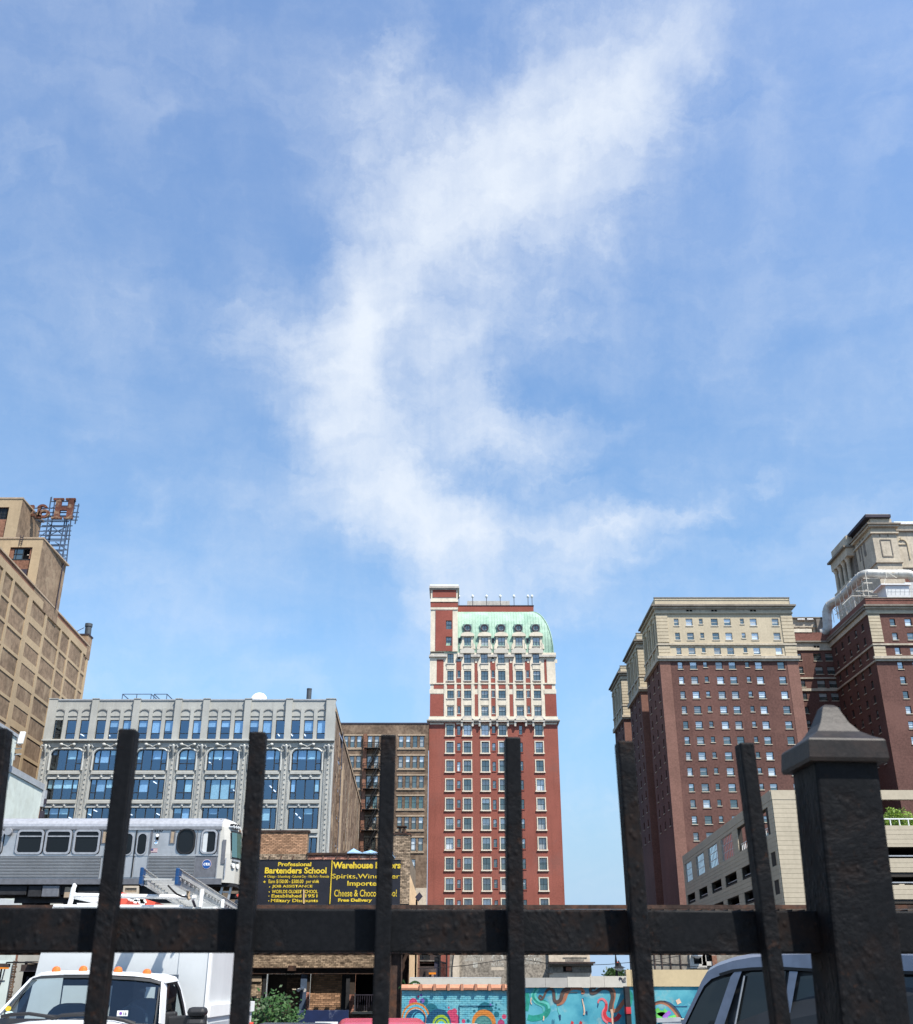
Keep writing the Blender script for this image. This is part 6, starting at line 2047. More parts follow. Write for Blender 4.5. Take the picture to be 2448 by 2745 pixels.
def build_shop():
    D = DB0
    th = thing('brick_shop', 'low tan brick shop building with stepped parapet and patched ground floor', 'building', (-6, D, 0))
    f = Facade(th, 0, D)
    r = random.Random(9)
    P9 = lambda x, y: (600+x/3.309, 2200+y/3.309)
    X = lambda x, y=330, d=D: ax(*P9(x, y), d)
    Z = lambda y, d=D: az(2200+y/3.309, d)
    P2 = lambda x, y: (560+x/2.916, 1800+y/2.916)
    xl, xr = X(-95), X(1650, 500)
    zpar = Z(292); ztop = Z(92)
    # solid core behind the facing bricks
    zb = Z(1300)
    mb = MB()
    xs = X(742, 200)
    lo = zb+.02
    mb.box(xl, xr-.02, .035, 9, lo, zpar-.06, 'mortar', 'f'); mb.box(xl, xs, .036, .6, zpar-.06, ztop-.05, 'mortar')
    mb.wall(xl, xr, lo, zpar-.06, [], 'mortar', .034)
    mb.poly([(xr, .1, 0), (xr, .1, Z(470)), (xr+.35, 3.6, Z(650)), (xr+.35, 3.6, 0)], 'stucco_tan')
    f.part(mb, 'core')
    # upper block: every brick on its own
    mb = MB(); mb.box(0, .215, -.02, .06, 0, .068, 'brick_tan', 'k')
    bm = mb.mesh('brick')
    mh = MB(); mh.box(0, .1, -.02, .06, 0, .068, 'brick_tan', 'k')
    hm = mh.mesh('brick')
    n = 0
    z, k = zpar, 0
    xa = X(318, 200)
    while z < ztop-.08 and n < 296:
        x = xs-.005
        first = True
        while x > xa and n < 296:
            if first and k % 2: w, me = .1, hm
            else: w, me = .215, bm
            first = False
            x -= w
            o = f.place(me, 'brick', x, r.uniform(-.008, .006), z); n += 1
            x -= .013
        z += .081; k += 1
    mb = MB()
    bricks(mb, xl, xa-.01, zpar, ztop-.05, 'brick_tan_mass', r)
    bricks(mb, xl, X(745, 400), Z(350), zpar-.013, 'brick_pale_mass', r)
    tag(f.part(mb, 'brickwork'), kind='stuff')
    mb = MB()
    bricks(mb, X(745, 400)+.01, xr-1.6, Z(352), zpar-.08, 'brick_red_mass', r)
    tag(f.part(mb, 'parapet_brickwork'), kind='stuff')
    mb = MB()
    mb.box(xl, xs+.08, -.07, .5, ztop-.05, ztop+.05, 'rust_steel'); mb.box(xs+.0, xr-1.55, -.08, .4, zpar-.06, zpar+.05, 'rust_steel')
    f.part(mb, 'coping')
    for x in (405, 508, 615, 742, 880, 995, 1103, 1200, 1302):
        mb = MB(); a = X(x, 330); mb.obox((a-.02, -.12, Z(345)), (a+.03, -.04, Z(312)), (.035, 0, 0), (0, .04, 0), 'rust_steel'); f.part(mb, 'sign_bracket')
    # chimney stack at the right corner
    ca, cb = X(1500, 400), xr
    zc = Z(118)
    mb = MB(); mb.box(ca+.03, cb-.03, .03, .9, zpar-6, zc-.03, 'mortar'); mb.box(ca-.03, cb+.03, -.05, .96, zc-.03, zc+.06, 'rust_steel'); f.part(mb, 'chimney_core')
    mb = MB()
    bricks(mb, ca, cb, Z(345), zc-.04, 'brick_pale_mass', r)
    bricks(mb, X(1568, 500)-.02, cb, Z(735), Z(347), 'brick_pale_mass', r)
    tag(f.part(mb, 'chimney_brickwork'), kind='stuff')
    mb = MB()
    a, b = X(1548, 70), X(1605, 70)
    for x in (a, b-.08): mb.box(x, x+.08, .2, .28, zc, Z(48), 'rust_steel'); mb.box(x, x+.08, .6, .68, zc, Z(48), 'rust_steel')
    mb.box(a-.1, b+.1, .15, .75, Z(48), Z(40), 'rust_steel'); mb.tube([((a+b)/2-.1, .4, zc), ((a+b)/2-.1, .4, Z(55))], .09, 'stone_tan', 8); mb.box((a+b)/2+.02, (a+b)/2+.25, .35, .5, zc, Z(60), 'sign_rust')
    f.part(mb, 'chimney_cap')
    # ground floor under the railway
    z0, z1 = Z(1300), Z(1205)
    mb = MB(); bricks(mb, xl, X(1390, 1250), z0, z1+.6, 'brick_pale_mass', r); tag(f.part(mb, 'lintel_brickwork'), kind='stuff')
    mb = MB()
    mb.box(xl, xr, -.16, .1, Z(1358), Z(1352), 'rust_steel'); mb.box(xl, xr, -.03, .1, Z(1352), Z(1306), 'under_dark'); mb.box(xl, xr, -.16, .1, Z(1306), Z(1300), 'rust_steel')
    f.part(mb, 'steel_lintel')
    for x in (262, 708, 1103):
        mb = MB(); c = X(x, 1330); mb.ring(circ(c, Z(1330), .085, 12), circ(c, Z(1330), .045, 12), -.07, -.03, 'rust_steel'); f.part(mb, 'anchor_plate')
    zg = 0.0
    for a, b, m_, zz in ((680, 735, 'steel_blue', 0), (1085, 1118, 'under_dark', 0), (345, 372, 'under_dark', 0), (725, 762, 'brick_dark_mass', 0)):
        mb = MB(); mb.box(X(a, 1500), X(b, 1500), -.06 if m_ != 'brick_dark_mass' else .01, .1, zg, Z(1358), m_ if m_ != 'brick_dark_mass' else 'mortar_dark'); f.part(mb, 'iron_post')
    mb = MB()
    mb.box(X(762, 1500), X(1042, 1500), .28, .34, zg, Z(1358), 'mortar'); mb.box(X(372, 1500), X(680, 1500), .5, .56, zg, Z(1358), 'mortar_dark'); mb.box(X(1160, 1500), X(1390, 1500), .5, .56, zg, Z(1358), 'void')
    mb.box(X(1042, 1500), X(1085, 1500), .2, .3, zg, Z(1358), 'under_dark'); mb.box(X(1118, 1500), X(1160, 1500), .02, .3, zg, Z(1358), 'mortar_dark'); mb.box(xl, X(345, 1500), .03, .3, zg, Z(1358), 'mortar_dark')
    mb.box(X(1390, 1500), xr, .1, 5, zg, Z(1358), 'mortar_dark')
    f.part(mb, 'ground_floor_infill')
    mb = MB()
    bricks(mb, X(762, 1500), X(1042, 1500), Z(1690), Z(1360), 'brick_tan_mass', r, .27, .26, .075, .02)
    bricks(mb, xl, X(340, 1500), Z(1570), Z(1425), 'brick_pale_mass', r, .03)
    bricks(mb, X(1118, 1500), X(1160, 1500), Z(1790), Z(1540), 'brick_red_mass', r, .02)
    bricks(mb, X(725, 1500), X(760, 1500), Z(1690), Z(1520), 'brick_red_mass', r, .02)
    bricks(mb, X(545, 1500), X(680, 1500), Z(1690), Z(1390), 'brick_dark_mass', r, .48)
    bricks(mb, X(1118, 1500), X(1390, 1500), Z(1850), Z(1712), 'brick_dark_mass', r, -.0)
    tag(f.part(mb, 'infill_brickwork'), kind='stuff')
    mb = MB(); mb.box(xl, X(338, 1400), -.06, .1, Z(1425), Z(1375), 'stone_tan'); f.part(mb, 'stone_lintel')
    mb = MB(); mb.box(X(1140, 1700), X(1390, 1700), -.12, .2, Z(1712), Z(1690), 'stone_pale'); f.part(mb, 'window_sill')
    mb = MB()
    xx = X(1168, 1600)
    while xx < X(1390, 1600): mb.box(xx-.012, xx+.012, .1, .13, Z(1688), Z(1548), 'slate'); xx += .115
    mb.box(X(1160, 1600), X(1390, 1600), .09, .14, Z(1548), Z(1540), 'slate'); f.part(mb, 'window_grille')
    mb = MB()
    c = X(697, 1495)
    mb.box(c-.10, c+.10, -.2, -.06, Z(1500), Z(1484), 'white_paint')
    for s in (-1, 1): mb.tube([(c+s*.07, -.16, Z(1490)), (c+s*.17, -.34, Z(1503))], [.05, .085], 'white_paint', 10); 
    mb.bar((c-.5, -.1, Z(1494)), (c-.3, -.1, Z(1494)), .05, 'stone_pale'); f.part(mb, 'flood_light')
    mb = MB(); mb.box(X(575, 1310), X(645, 1310), -.3, -.05, Z(1330), Z(1283), 'rust_steel'); f.part(mb, 'junction_box')
build_shop()

def build_billboards():
    D = DB0-.16
    P9 = lambda x, y: (600+x/3.309, 2200+y/3.309)
    X = lambda x, y=540: ax(*P9(x, y), D)
    Z = lambda y: az(2200+y/3.309, D)
    # left board
    def board(nm, lab, xa, xb, za, zb):
        th = thing(nm, lab, 'billboard', ((xa+xb)/2, D, za))
        f = Facade(th, 0, D)
        mb = MB(); mb.box(xa, xb, 0, .08, za, zb, 'sign_black'); f.part(mb, 'board')
        mb = MB()
        mb.box(xa-.03, xb+.03, -.02, .1, zb, zb+.035, 'sign_black'); mb.box(xa-.03, xb+.03, -.02, .1, za-.035, za, 'flash_grey'); f.part(mb, 'frame')
        return th, f
    y0, y1 = 745, 350
    xm = X(948)
    th, f = board('billboard', 'black billboard with yellow Professional Bartenders School lettering', X(300, 540), xm-.02, Z(y0), Z(y1))
    def T(b, xa, xb, ya, yb, bold=.0, sk=0):
        # baseline row yb, cap top ya (zoomed pixels)
        put(text_mesh(b, X(xa, ya), X(xb, ya), Z(yb), Z(ya), 'sign_yellow', -.012, bold), 'lettering', th, f.o)
    def star(x, y, r):
        c, cz, rr = X(x, y), Z(y), X(x+r, y)-X(x, y)
        mb = MB(); mb.poly([(c+rr*(1 if k % 2 == 0 else .42)*math.sin(math.pi*k/5), -.012, cz+rr*(1 if k % 2 == 0 else .42)*math.cos(math.pi*k/5)) for k in range(10)], 'sign_yellow'); f.part(mb, 'star')
    def dot(x, y, r=5):
        c, cz, rr = X(x, y), Z(y), X(x+r, y)-X(x, y)
        mb = MB(); mb.poly([(a, -.012, b) for a, b in circ(c, cz, rr, 8)], 'sign_yellow'); f.part(mb, 'bullet')
    T('Professional', 484, 778, 366, 403, .03)
    T('Bartenders School', 368, 914, 412, 468, .035)
    star(367, 494, 12)
    T('Chicago - Schaumburg - Calumet City - Villa Park - Riverside', 388, 936, 481, 511, .012)
    star(362, 541, 13)
    T('Earn $150.00 - $300.00', 400, 708, 520, 558, .02); T('per shift', 732, 846, 522, 560, .02)
    for y, s, xb, xa in ((583, 'JOB ASSISTANCE', 788, 430), (627, 'WORLDS OLDEST SCHOOL', 836, 428), (707, 'Military Discounts', 838, 420)):
        dot(407-(y-583)*.06, y+3); T(s, xa, xb, y-15, y+15 if s[0] != 'M' else y+23, .02)
    dot(401, 667); T('Established', 425, 690, 651, 680, .02); T('1951', 724, 832, 651, 680, .02)
    mb = MB(); mb.obox((X(711, 735), -.03, Z(735)), (X(711, 610), -.03, Z(610)), (.035, 0, 0), (0, .02, 0), 'stucco_tan'); f.part(mb, 'bare_strip')
    th, f = board('billboard', 'black billboard with yellow Warehouse Liquors lettering', xm+.05, X(1566, 540), Z(y0), Z(y1))
    mb = MB(); mb.obox((xm+.02, -.03, Z(738)), (X(960, 400), -.03, Z(352)), (.025, 0, 0), (0, .015, 0), 'sign_yellow'); mb.build('divider', th, loc=f.o)
    T('Warehouse Liquors', 970, 1570, 364, 440, .04)
    T('Spirits,Wine,Beer', 962, 1562, 470, 524, .004)
    T('Imported', 1098, 1395, 532, 590, .02)
    T('Cheese & Chocolate too!', 982, 1536, 610, 672, .012)
    T('Free Delivery', 1015, 1316, 688, 726, .05)
build_billboards()

def build_tarp():
    D = DB0+.3
    P9 = lambda x, y: (600+x/3.309, 2200+y/3.309)
    th = thing('tarpaulin', 'crumpled light blue tarpaulin on the brick parapet above the billboards', 'tarpaulin', tuple(at(*P9(1300, 285), D)))
    r = random.Random(4)
    mb = MB()
    top = [(1095, 283, 270), (1115, 283, 258), (1150, 284, 256), (1180, 284, 266), (1230, 286, 270), (1300, 288, 272), (1380, 290, 274), (1450, 290, 270), (1500, 300, 272), (1520, 330, 280), (1530, 300, 285)]
    rows = []
    for x, yb, yt in top:
        a, b = at(*P9(x, yb+4), D-.42), at(*P9(x, yb-2), D-.3)
        c = at(*P9(x, yt), D+.1)
        rows.append([a, b, c+Vector((0, r.uniform(-.2, .2), r.uniform(-.10, .14))), c+Vector((0, .5, r.uniform(-.10, .16))), c+Vector((0, .9, -.25))])
    for p, q in zip(rows, rows[1:]):
        for k in range(4): mb.poly([p[k], q[k], q[k+1], p[k+1]], 'tarp_blue')
    mb.build('sheet', th, smooth=40)
build_tarp()

# ================================================================== LOW WALLS, MURALS AND STREET THINGS BEYOND THE TRACK
def build_mural_wall():
    D = DM
    th = thing('brick_mural_wall', 'low brick wall painted sky blue with pink, orange and navy rounded shapes under a tile coping', 'mural wall', (MX0, D, 0))
    f = Facade(th, MX0, D)
    X = lambda x, y=700: ax(*Z4(x, y), D)-MX0
    Z = lambda y: az(Z4(0, y)[1], D)
    xa, xb = X(108), X(1850)
    zt = Z(655)
    r = random.Random(2)
    mb = MB(); mb.box(xa, xb, -.008, .3, 0, zt, 'mural_brick'); f.part(mb, 'wall')
    mb = MB(); bricks(mb, xa, xb, .02, zt-.02, 'mural_brick', r, 0, .20, .062, .012, d=.04)
    tag(f.part(mb, 'painted_brickwork'), kind='stuff')
    xs = [100, 440, 665, 890, 1110, 1335, 1558, 1785, 1950]
    for a, b in zip(xs, xs[1:]):
        mb = MB()
        pts = [(.0, zt-.02), (-.12, zt-.0), (-.13, zt+.07), (-.04, zt+.16), (.12, zt+.19), (.3, zt+.16), (.36, zt-.02)]
        xa_, xb_ = X(a), X(b)-.012
        n = len(pts)
        for (y0, z0), (y1, z1) in zip(pts, pts[1:]):
            mb.poly([(xa_, y0, z0), (xb_, y0, z0), (xb_, y1, z1), (xa_, y1, z1)], 'terracotta')
        mb.poly([(xa_, y, z) for y, z in reversed(pts)], 'terracotta'); mb.poly([(xb_, y, z) for y, z in pts], 'terracotta')
        mb.box(xb_-.1, xb_+.0, -.17, .2, zt-.02, zt+.21, 'terracotta')
        f.part(mb, 'coping_tile', smooth=30)
    mb = MB(); mb.box(X(1040), X(1600), -.045, -.03, Z(915), Z(909), 'paint_navy'); mb.box(X(1032), X(1042), -.045, -.03, Z(1200), Z(905), 'paint_navy'); f.part(mb, 'painted_line')
    # white awning-like planter box behind
    D2 = 45.6
    X2 = lambda x, y=500: ax(*Z4(x, y), D2)
    Zz = lambda y: az(Z4(0, y)[1], D2)
    t = thing('white_parapet', 'long white parapet box just above the blue brick mural wall', 'parapet', (X2(900), D2, 0))
    f2 = Facade(t, 0, D2)
    mb = MB(); mb.prism([(X2(232), 0), (X2(1700), 0), (X2(1700), Zz(625)), (X2(1725), Zz(458)), (X2(240), Zz(455)), (X2(232), Zz(470))], 0, 1.2, 'mural_white'); f2.part(mb, 'box')
    mb = MB(); mb.box(X2(238), X2(1727), -.006, 1.2, Zz(458)+.004, Zz(450), 'white_paint'); f2.part(mb, 'rim')
    # palm-like potted plant at the left end
    r = random.Random(8)
    t = thing('potted_palm', 'small palm plant beside the white parapet left of the blue mural', 'plant', (X2(190), 45.2, 0))
    mb = MB()
    bx, bz = X2(185), Zz(620)
    mb.tube([(bx, 45.2, 0), (bx, 45.2, bz)], .1, 'bark', 7); mb.build('stem', t)
    for k in range(8):
        mb = MB()
        a = R(-50+k*26); ln = r.uniform(.35, .75)
        dx, dy = math.cos(a), math.sin(a)*.6
        prev = None
        for q in range(8):
            s = q/7
            p = Vector((bx+dx*ln*s, 45.2+dy*ln*s, bz+.75*s*ln*(1.25-s)*(.6 if k % 3 else 1.4)))
            if prev is not None:
                for sd in (-1, 1): mb.poly([prev, p, p+Vector((.03*sd, 0, -.09-.02*s)), prev+Vector((.02*sd, .02, -.05))], 'leaf' if k % 3 == 0 else 'leaf_dark')
            prev = p
        mb.build('frond', t)
build_mural_wall()

def ribbon(mb, pts, w0, w1, m, y):
    """flat painted stroke along points of the facade plane"""
    P = []
    for i in range(len(pts)-1):
        p0, p1, p2, p3 = [Vector(pts[max(0, min(len(pts)-1, i+d))]) for d in (-1, 0, 1, 2)]
        for q in range(5):
            s = q/5
            P.append(.5*((2*p1)+(p2-p0)*s+(2*p0-5*p1+4*p2-p3)*s*s+(3*p1-p0-3*p2+p3)*s*s*s))
    P.append(Vector(pts[-1]))
    n = len(P)
    prev = None
    for i, p in enumerate(P):
        d = P[min(i+1, n-1)]-P[max(i-1, 0)]
        if d.length < 1e-6: continue
        nrm = Vector((-d.y, d.x)).normalized()
        w = w0+(w1-w0)*i/(n-1)
        cur = (p+nrm*w/2, p-nrm*w/2)
        if prev: mb.poly([(prev[0].x, y, prev[0].y), (prev[1].x, y, prev[1].y), (cur[1].x, y, cur[1].y), (cur[0].x, y, cur[0].y)], m)
        prev = cur

def build_teal_mural():
    D = 43.5
    P = lambda x, y: (1400+x/6.067, 2545+y/6.067)
    X = lambda x, y=800: ax(*P(x, y), D)
    Z = lambda y: az(2545+y/6.067, D)
    th = thing('octopus_mural_wall', 'smooth wall painted teal with brown curling tentacles and a red bird under a white band', 'mural wall', (X(900), D, 0))
    f = Facade(th, 0, D)
    xa, xb = X(48), X(1700)
    mb = MB(); mb.box(xa, xb, 0, .3, 0, Z(620), 'mural_teal'); f.part(mb, 'wall')
    cuts = [48, 375, 735, 1105, 1330, 1695]
    for i, (a, b) in enumerate(zip(cuts, cuts[1:])):
        mb = MB(); mb.box(X(a, 520)+.004, X(b, 520)-.004, -.10, .3, Z(618)+.01, Z(458 if i < 2 else 445 if i < 3 else 432), 'mural_grey_shaded' if i < 2 else 'mural_white'); f.part(mb, 'coping_panel')  # two left panels: own grey with their shade mixed into the colour
    q = lambda *pts: [(X(x, y), Z(y)) for x, y in pts]
    k = X(1000)-X(999)
    def stroke(nm, w0, w1, m, lay, *pts):
        mb = MB(); ribbon(mb, q(*pts), w0*k, w1*k, m, -.004*lay); f.part(mb, nm)
    stroke('painted_weed', 80, 90, 'paint_green', 1, (250, 640), (180, 740), (240, 830), (380, 880), (420, 980), (350, 1080), (180, 1120), (90, 1100))
    stroke('painted_weed', 30, 40, 'paint_mint', 2, (270, 640), (210, 740), (270, 830), (410, 880), (440, 960))
    stroke('painted_weed', 18, 22, 'paint_mint', 2, (200, 640), (150, 760), (220, 870), (330, 930), (350, 1010))
    stroke('painted_weed', 70, 60, 'paint_green', 1, (80, 700), (90, 850), (70, 1000))
    stroke('painted_tentacle', 46, 60, 'paint_orange', 3, (960, 700), (1000, 690), (960, 640), (860, 625), (770, 650), (720, 720), (690, 800), (640, 860), (560, 885))
    stroke('painted_tentacle', 20, 66, 'paint_brown', 4, (330, 770), (290, 745), (275, 785), (310, 812), (350, 770), (390, 680), (440, 640), (500, 660), (515, 740), (530, 830), (580, 850), (630, 800), (650, 720), (690, 660), (780, 622))
    stroke('painted_tentacle', 46, 60, 'paint_brown', 4, (1190, 640), (1150, 610), (1110, 650), (1130, 705), (1200, 690), (1290, 635), (1380, 630), (1450, 680), (1470, 780), (1445, 880), (1430, 1000))
    stroke('painted_tentacle', 50, 60, 'paint_orange', 3, (1440, 620), (1490, 680), (1490, 790), (1465, 880), (1470, 980), (1540, 985), (1620, 890), (1690, 800))
    stroke('painted_bird', 24, 60, 'paint_pink', 3, (1235, 870), (1250, 820), (1310, 805), (1365, 860), (1360, 940), (1320, 1020), (1330, 1120), (1400, 1180))
    stroke('painted_bird', 40, 70, 'paint_red', 4, (1370, 880), (1365, 960), (1340, 1030), (1370, 1110), (1450, 1150), (1540, 1120), (1590, 1050))
    stroke('painted_bird', 22, 10, 'paint_navy', 4, (1235, 880), (1228, 935))
    stroke('painted_drip', 14, 26, 'paint_peach', 5, (975, 800), (985, 850), (1003, 930), (1012, 1020), (1000, 1060))
    stroke('painted_drip', 40, 34, 'paint_peach', 5, (1450, 970), (1465, 1050), (1470, 1130), (1480, 1230))
    stroke('painted_drip', 18, 14, 'paint_peach', 5, (150, 780), (140, 850), (160, 890))
    stroke('painted_drip', 16, 22, 'paint_peach', 5, (350, 1080), (350, 1130), (340, 1150))
    stroke('painted_bubble_line', 14, 10, 'paint_mint', 3, (545, 640), (555, 720), (548, 800)); stroke('painted_bubble_line', 12, 16, 'paint_mint', 3, (575, 920), (590, 1010), (635, 1090))
    stroke('painted_fin', 36, 10, 'paint_navy', 4, (985, 790), (985, 860)); stroke('painted_fin', 30, 8, 'paint_navy', 4, (1045, 1000), (1060, 1060)); stroke('painted_fin', 40, 12, 'paint_navy', 4, (610, 1060), (620, 1150))
    stroke('painted_line', 8, 8, 'paint_brown', 6, (650, 695), (900, 695))
    for x in (815, 955): stroke('painted_star', 50, 30, 'paint_red', 4, (x-20, 1180), (x+20, 1200))
    for x in (490, 518): stroke('painted_line', 8, 8, 'paint_navy', 4, (x, 1135), (x, 1230))
    # scrawled tag on the white band, faint
    mb = MB()
    for a, b, c, d in ((1570, 455, 1600, 455), (1585, 455, 1582, 500), (1565, 475, 1625, 475), (1605, 458, 1628, 520), (1640, 470, 1635, 525), (1630, 525, 1680, 520), (1655, 460, 1680, 460), (1650, 490, 1678, 490)):
        p0, p1 = (X(a, b), -.106, Z(b)), (X(c, d), -.106, Z(d)); mb.bar(p0, p1, .022, 'slate')
    f.part(mb, 'scrawl')
    # dark post at the right end
    t = thing('dark_post', 'dark square post with a red band at the end of the teal mural', 'post', (X(1690), D-.4, 0))
    mb = MB(); mb.box(X(1650), X(1725), D-.5, D-.1, 0, Z(598), 'under_dark'); mb.build('post', t)
    mb = MB(); mb.box(X(1648), X(1727), D-.52, D-.08, Z(1040), Z(930), 'paint_red'); mb.build('red_band', t)
build_teal_mural()

def build_right_mural():
    D = 44.0
    P = lambda x, y: (1400+x/3.64, 2500+y/3.64)
    X = lambda x, y=600: ax(*P(x, y), D)
    Z = lambda y: az(2500+y/3.64, D)
    th = thing('tan_mural_wall', 'tan topped wall painted with a brown arc and green leaves left of the grey vehicle', 'mural wall', (X(1500), D, 0))
    f = Facade(th, 0, D)
    mb = MB(); mb.box(X(1015), X(2300), 0, .3, 0, Z(526), 'mural_teal'); f.part(mb, 'wall')
    for a, b in ((1015, 1060), (1063, 2300)):
        mb = MB(); mb.box(X(a, 440), X(b, 440), -.06, .35, Z(523), Z(360), 'tan_wall'); f.part(mb, 'upper_band')
    q = lambda *pts: [(X(x, y), Z(y)) for x, y in pts]
    k = X(1000)-X(999)
    def stroke(nm, w0, w1, m, lay, *pts):
        mb = MB(); ribbon(mb, q(*pts), w0*k, w1*k, m, -.004*lay); f.part(mb, nm)
    stroke('painted_arc', 14, 18, 'paint_brown', 2, (1280, 690), (1350, 668), (1420, 690), (1490, 750), (1560, 850), (1590, 900)); stroke('painted_arc', 18, 22, 'paint_orange', 1, (1280, 705), (1350, 683), (1415, 703), (1480, 765), (1545, 860), (1580, 920))
    stroke('painted_arc', 9, 9, 'paint_navy', 2, (1380, 665), (1450, 690), (1520, 760), (1560, 840)); stroke('painted_line', 8, 8, 'paint_navy', 2, (1480, 720), (1610, 720))
    stroke('painted_leaf', 40, 70, 'paint_leaf', 1, (1310, 740), (1340, 780), (1390, 790), (1415, 760)); stroke('painted_leaf', 70, 30, 'paint_leaf', 1, (1310, 830), (1360, 800), (1400, 800)); stroke('painted_leaf', 40, 20, 'paint_leaf', 1, (1430, 840), (1500, 810)); stroke('painted_leaf', 30, 46, 'paint_violet', 2, (1445, 770), (1410, 800), (1385, 835))
    stroke('painted_patch', 40, 44, 'paint_peach', 2, (1515, 650), (1535, 690)); stroke('painted_weed', 60, 70, 'paint_green', 1, (1020, 560), (1050, 620), (1030, 700))
    mb = MB(); mb.box(X(1320), X(1560), -.6, -.1, 0, Z(842), 'flash_grey'); mb.box(X(1320), X(1560), -.65, -.05, Z(842), Z(836), 'stone_pale'); f.part(mb, 'bench_ledge')
    mb = MB(); mb.box(X(1344), X(1354), -.72, -.66, Z(862), Z(850), 'white_paint'); f.part(mb, 'small_lamp')
build_right_mural()

def build_theatre():
    D = 120.0
    P = lambda x, y: (1400+x/6.067, 2545+y/6.067)
    X = lambda x, y=200: ax(*P(x, y), D)
    Z = lambda y: az(2545+y/6.067, D)
    th = thing('theatre_school', 'weathered grey brick building with faded painted theatre school lettering', 'building', (X(100), D, 0))
    f = Facade(th, 0, D)
    zt = az(2490, D)
    mb = MB(); mb.box(X(-1020), X(430), 0, 20, 0, zt, 'theatre_brick'); f.part(mb, 'wall')
    mb = MB(); mb.prism([(X(-1130), 0), (X(-1020), 0), (X(-1020), zt), (X(-1060), zt), (X(-1130), Z(300))], -.3, 6, 'stone_pale'); mb.prism([(X(-1200), 0), (X(-1130), 0), (X(-1130), Z(300)), (X(-1060), zt), (X(-1160), zt)], -.1, 6, 'stone_dirty'); f.part(mb, 'sloped_buttress')
    mb = MB(); mb.box(X(430), X(1108), -.4, 18, 0, Z(375), 'stone_pale'); mb.box(X(430), X(1115), -.45, 18, Z(375), Z(262), 'stone_dirty'); mb.box(X(430), X(1100), -.35, 18, Z(202), zt, 'stone_pale'); f.part(mb, 'stone_corner')
    mb = MB(); mb.box(X(420), X(1140), -.9, 18.2, Z(262), Z(230), 'stone_dirty'); mb.box(X(420), X(1165), -1.3, 18.4, Z(230), Z(202), 'hut_brown'); f.part(mb, 'cornice')
    mb = MB(); mb.prism([(X(400), Z(385)), (X(490), Z(385)), (X(490), Z(262)), (X(440), Z(262))], -.6, -.4, 'stone_dirty'); mb.box(X(660), X(1050), -.4, -.3, Z(140), Z(122), 'stone_dirty'); mb.box(X(700), X(1000), -.38, -.33, Z(185), Z(140), 'stone_dirty'); f.part(mb, 'stone_patch')
    mb = MB(); mb.box(X(655), X(795), -.52, -.44, Z(360), Z(278), 'void'); o = f.part(mb, 'window'); mb = MB(); mb.box(X(700), X(790), -.56, -.52, Z(345), Z(282), 'rust_brick'); f.part(mb, 'shutter', parent=o)
    for s, a, b, c, d in (('THE', 92, 225, 115, 78), ('THEATRE', -35, 318, 188, 135), ('SCHOOL', 20, 300, 240, 195)):
        put(text_mesh(s, X(a), X(b), Z(c), Z(d), 'faded_white', -.006, .02), 'lettering', th, f.o)
    P4 = lambda x, y: (1060+x/6.067, 2545+y/6.067)
    X4 = lambda x, y=200: ax(*P4(x, y), D)
    for s, a, b, c, d in (('DEPAUL', 1190, 1400, 118, 80), ('UNIVERSITY', 1130, 1440, 192, 130), ('CITY', 1590, 1740, 215, 165), ('BLUES', 1565, 1760, 275, 222)):
        put(text_mesh(s, X4(a), X4(b), Z(c), Z(d), 'faded_white', -.006, .02), 'lettering', th, f.o)
    mb = MB(); mb.prism(rrect(X4(1262), X4(1340), Z(295), Z(205), .12), -.008, 0, 'faded_white'); mb.ring(circ(X4(1665), Z(150), X4(1765)-X4(1665), 14, None, 0, 180)+[(X4(1565), Z(152))], circ(X4(1665), Z(150), (X4(1765)-X4(1665))*.7, 14, None, 0, 180)+[(X4(1595), Z(152))], -.006, 0, 'faded_white'); mb.box(X4(1560), X4(1770), -.004, 0, Z(335), Z(285), 'stone_pale'); f.part(mb, 'painted_emblem')
build_theatre()

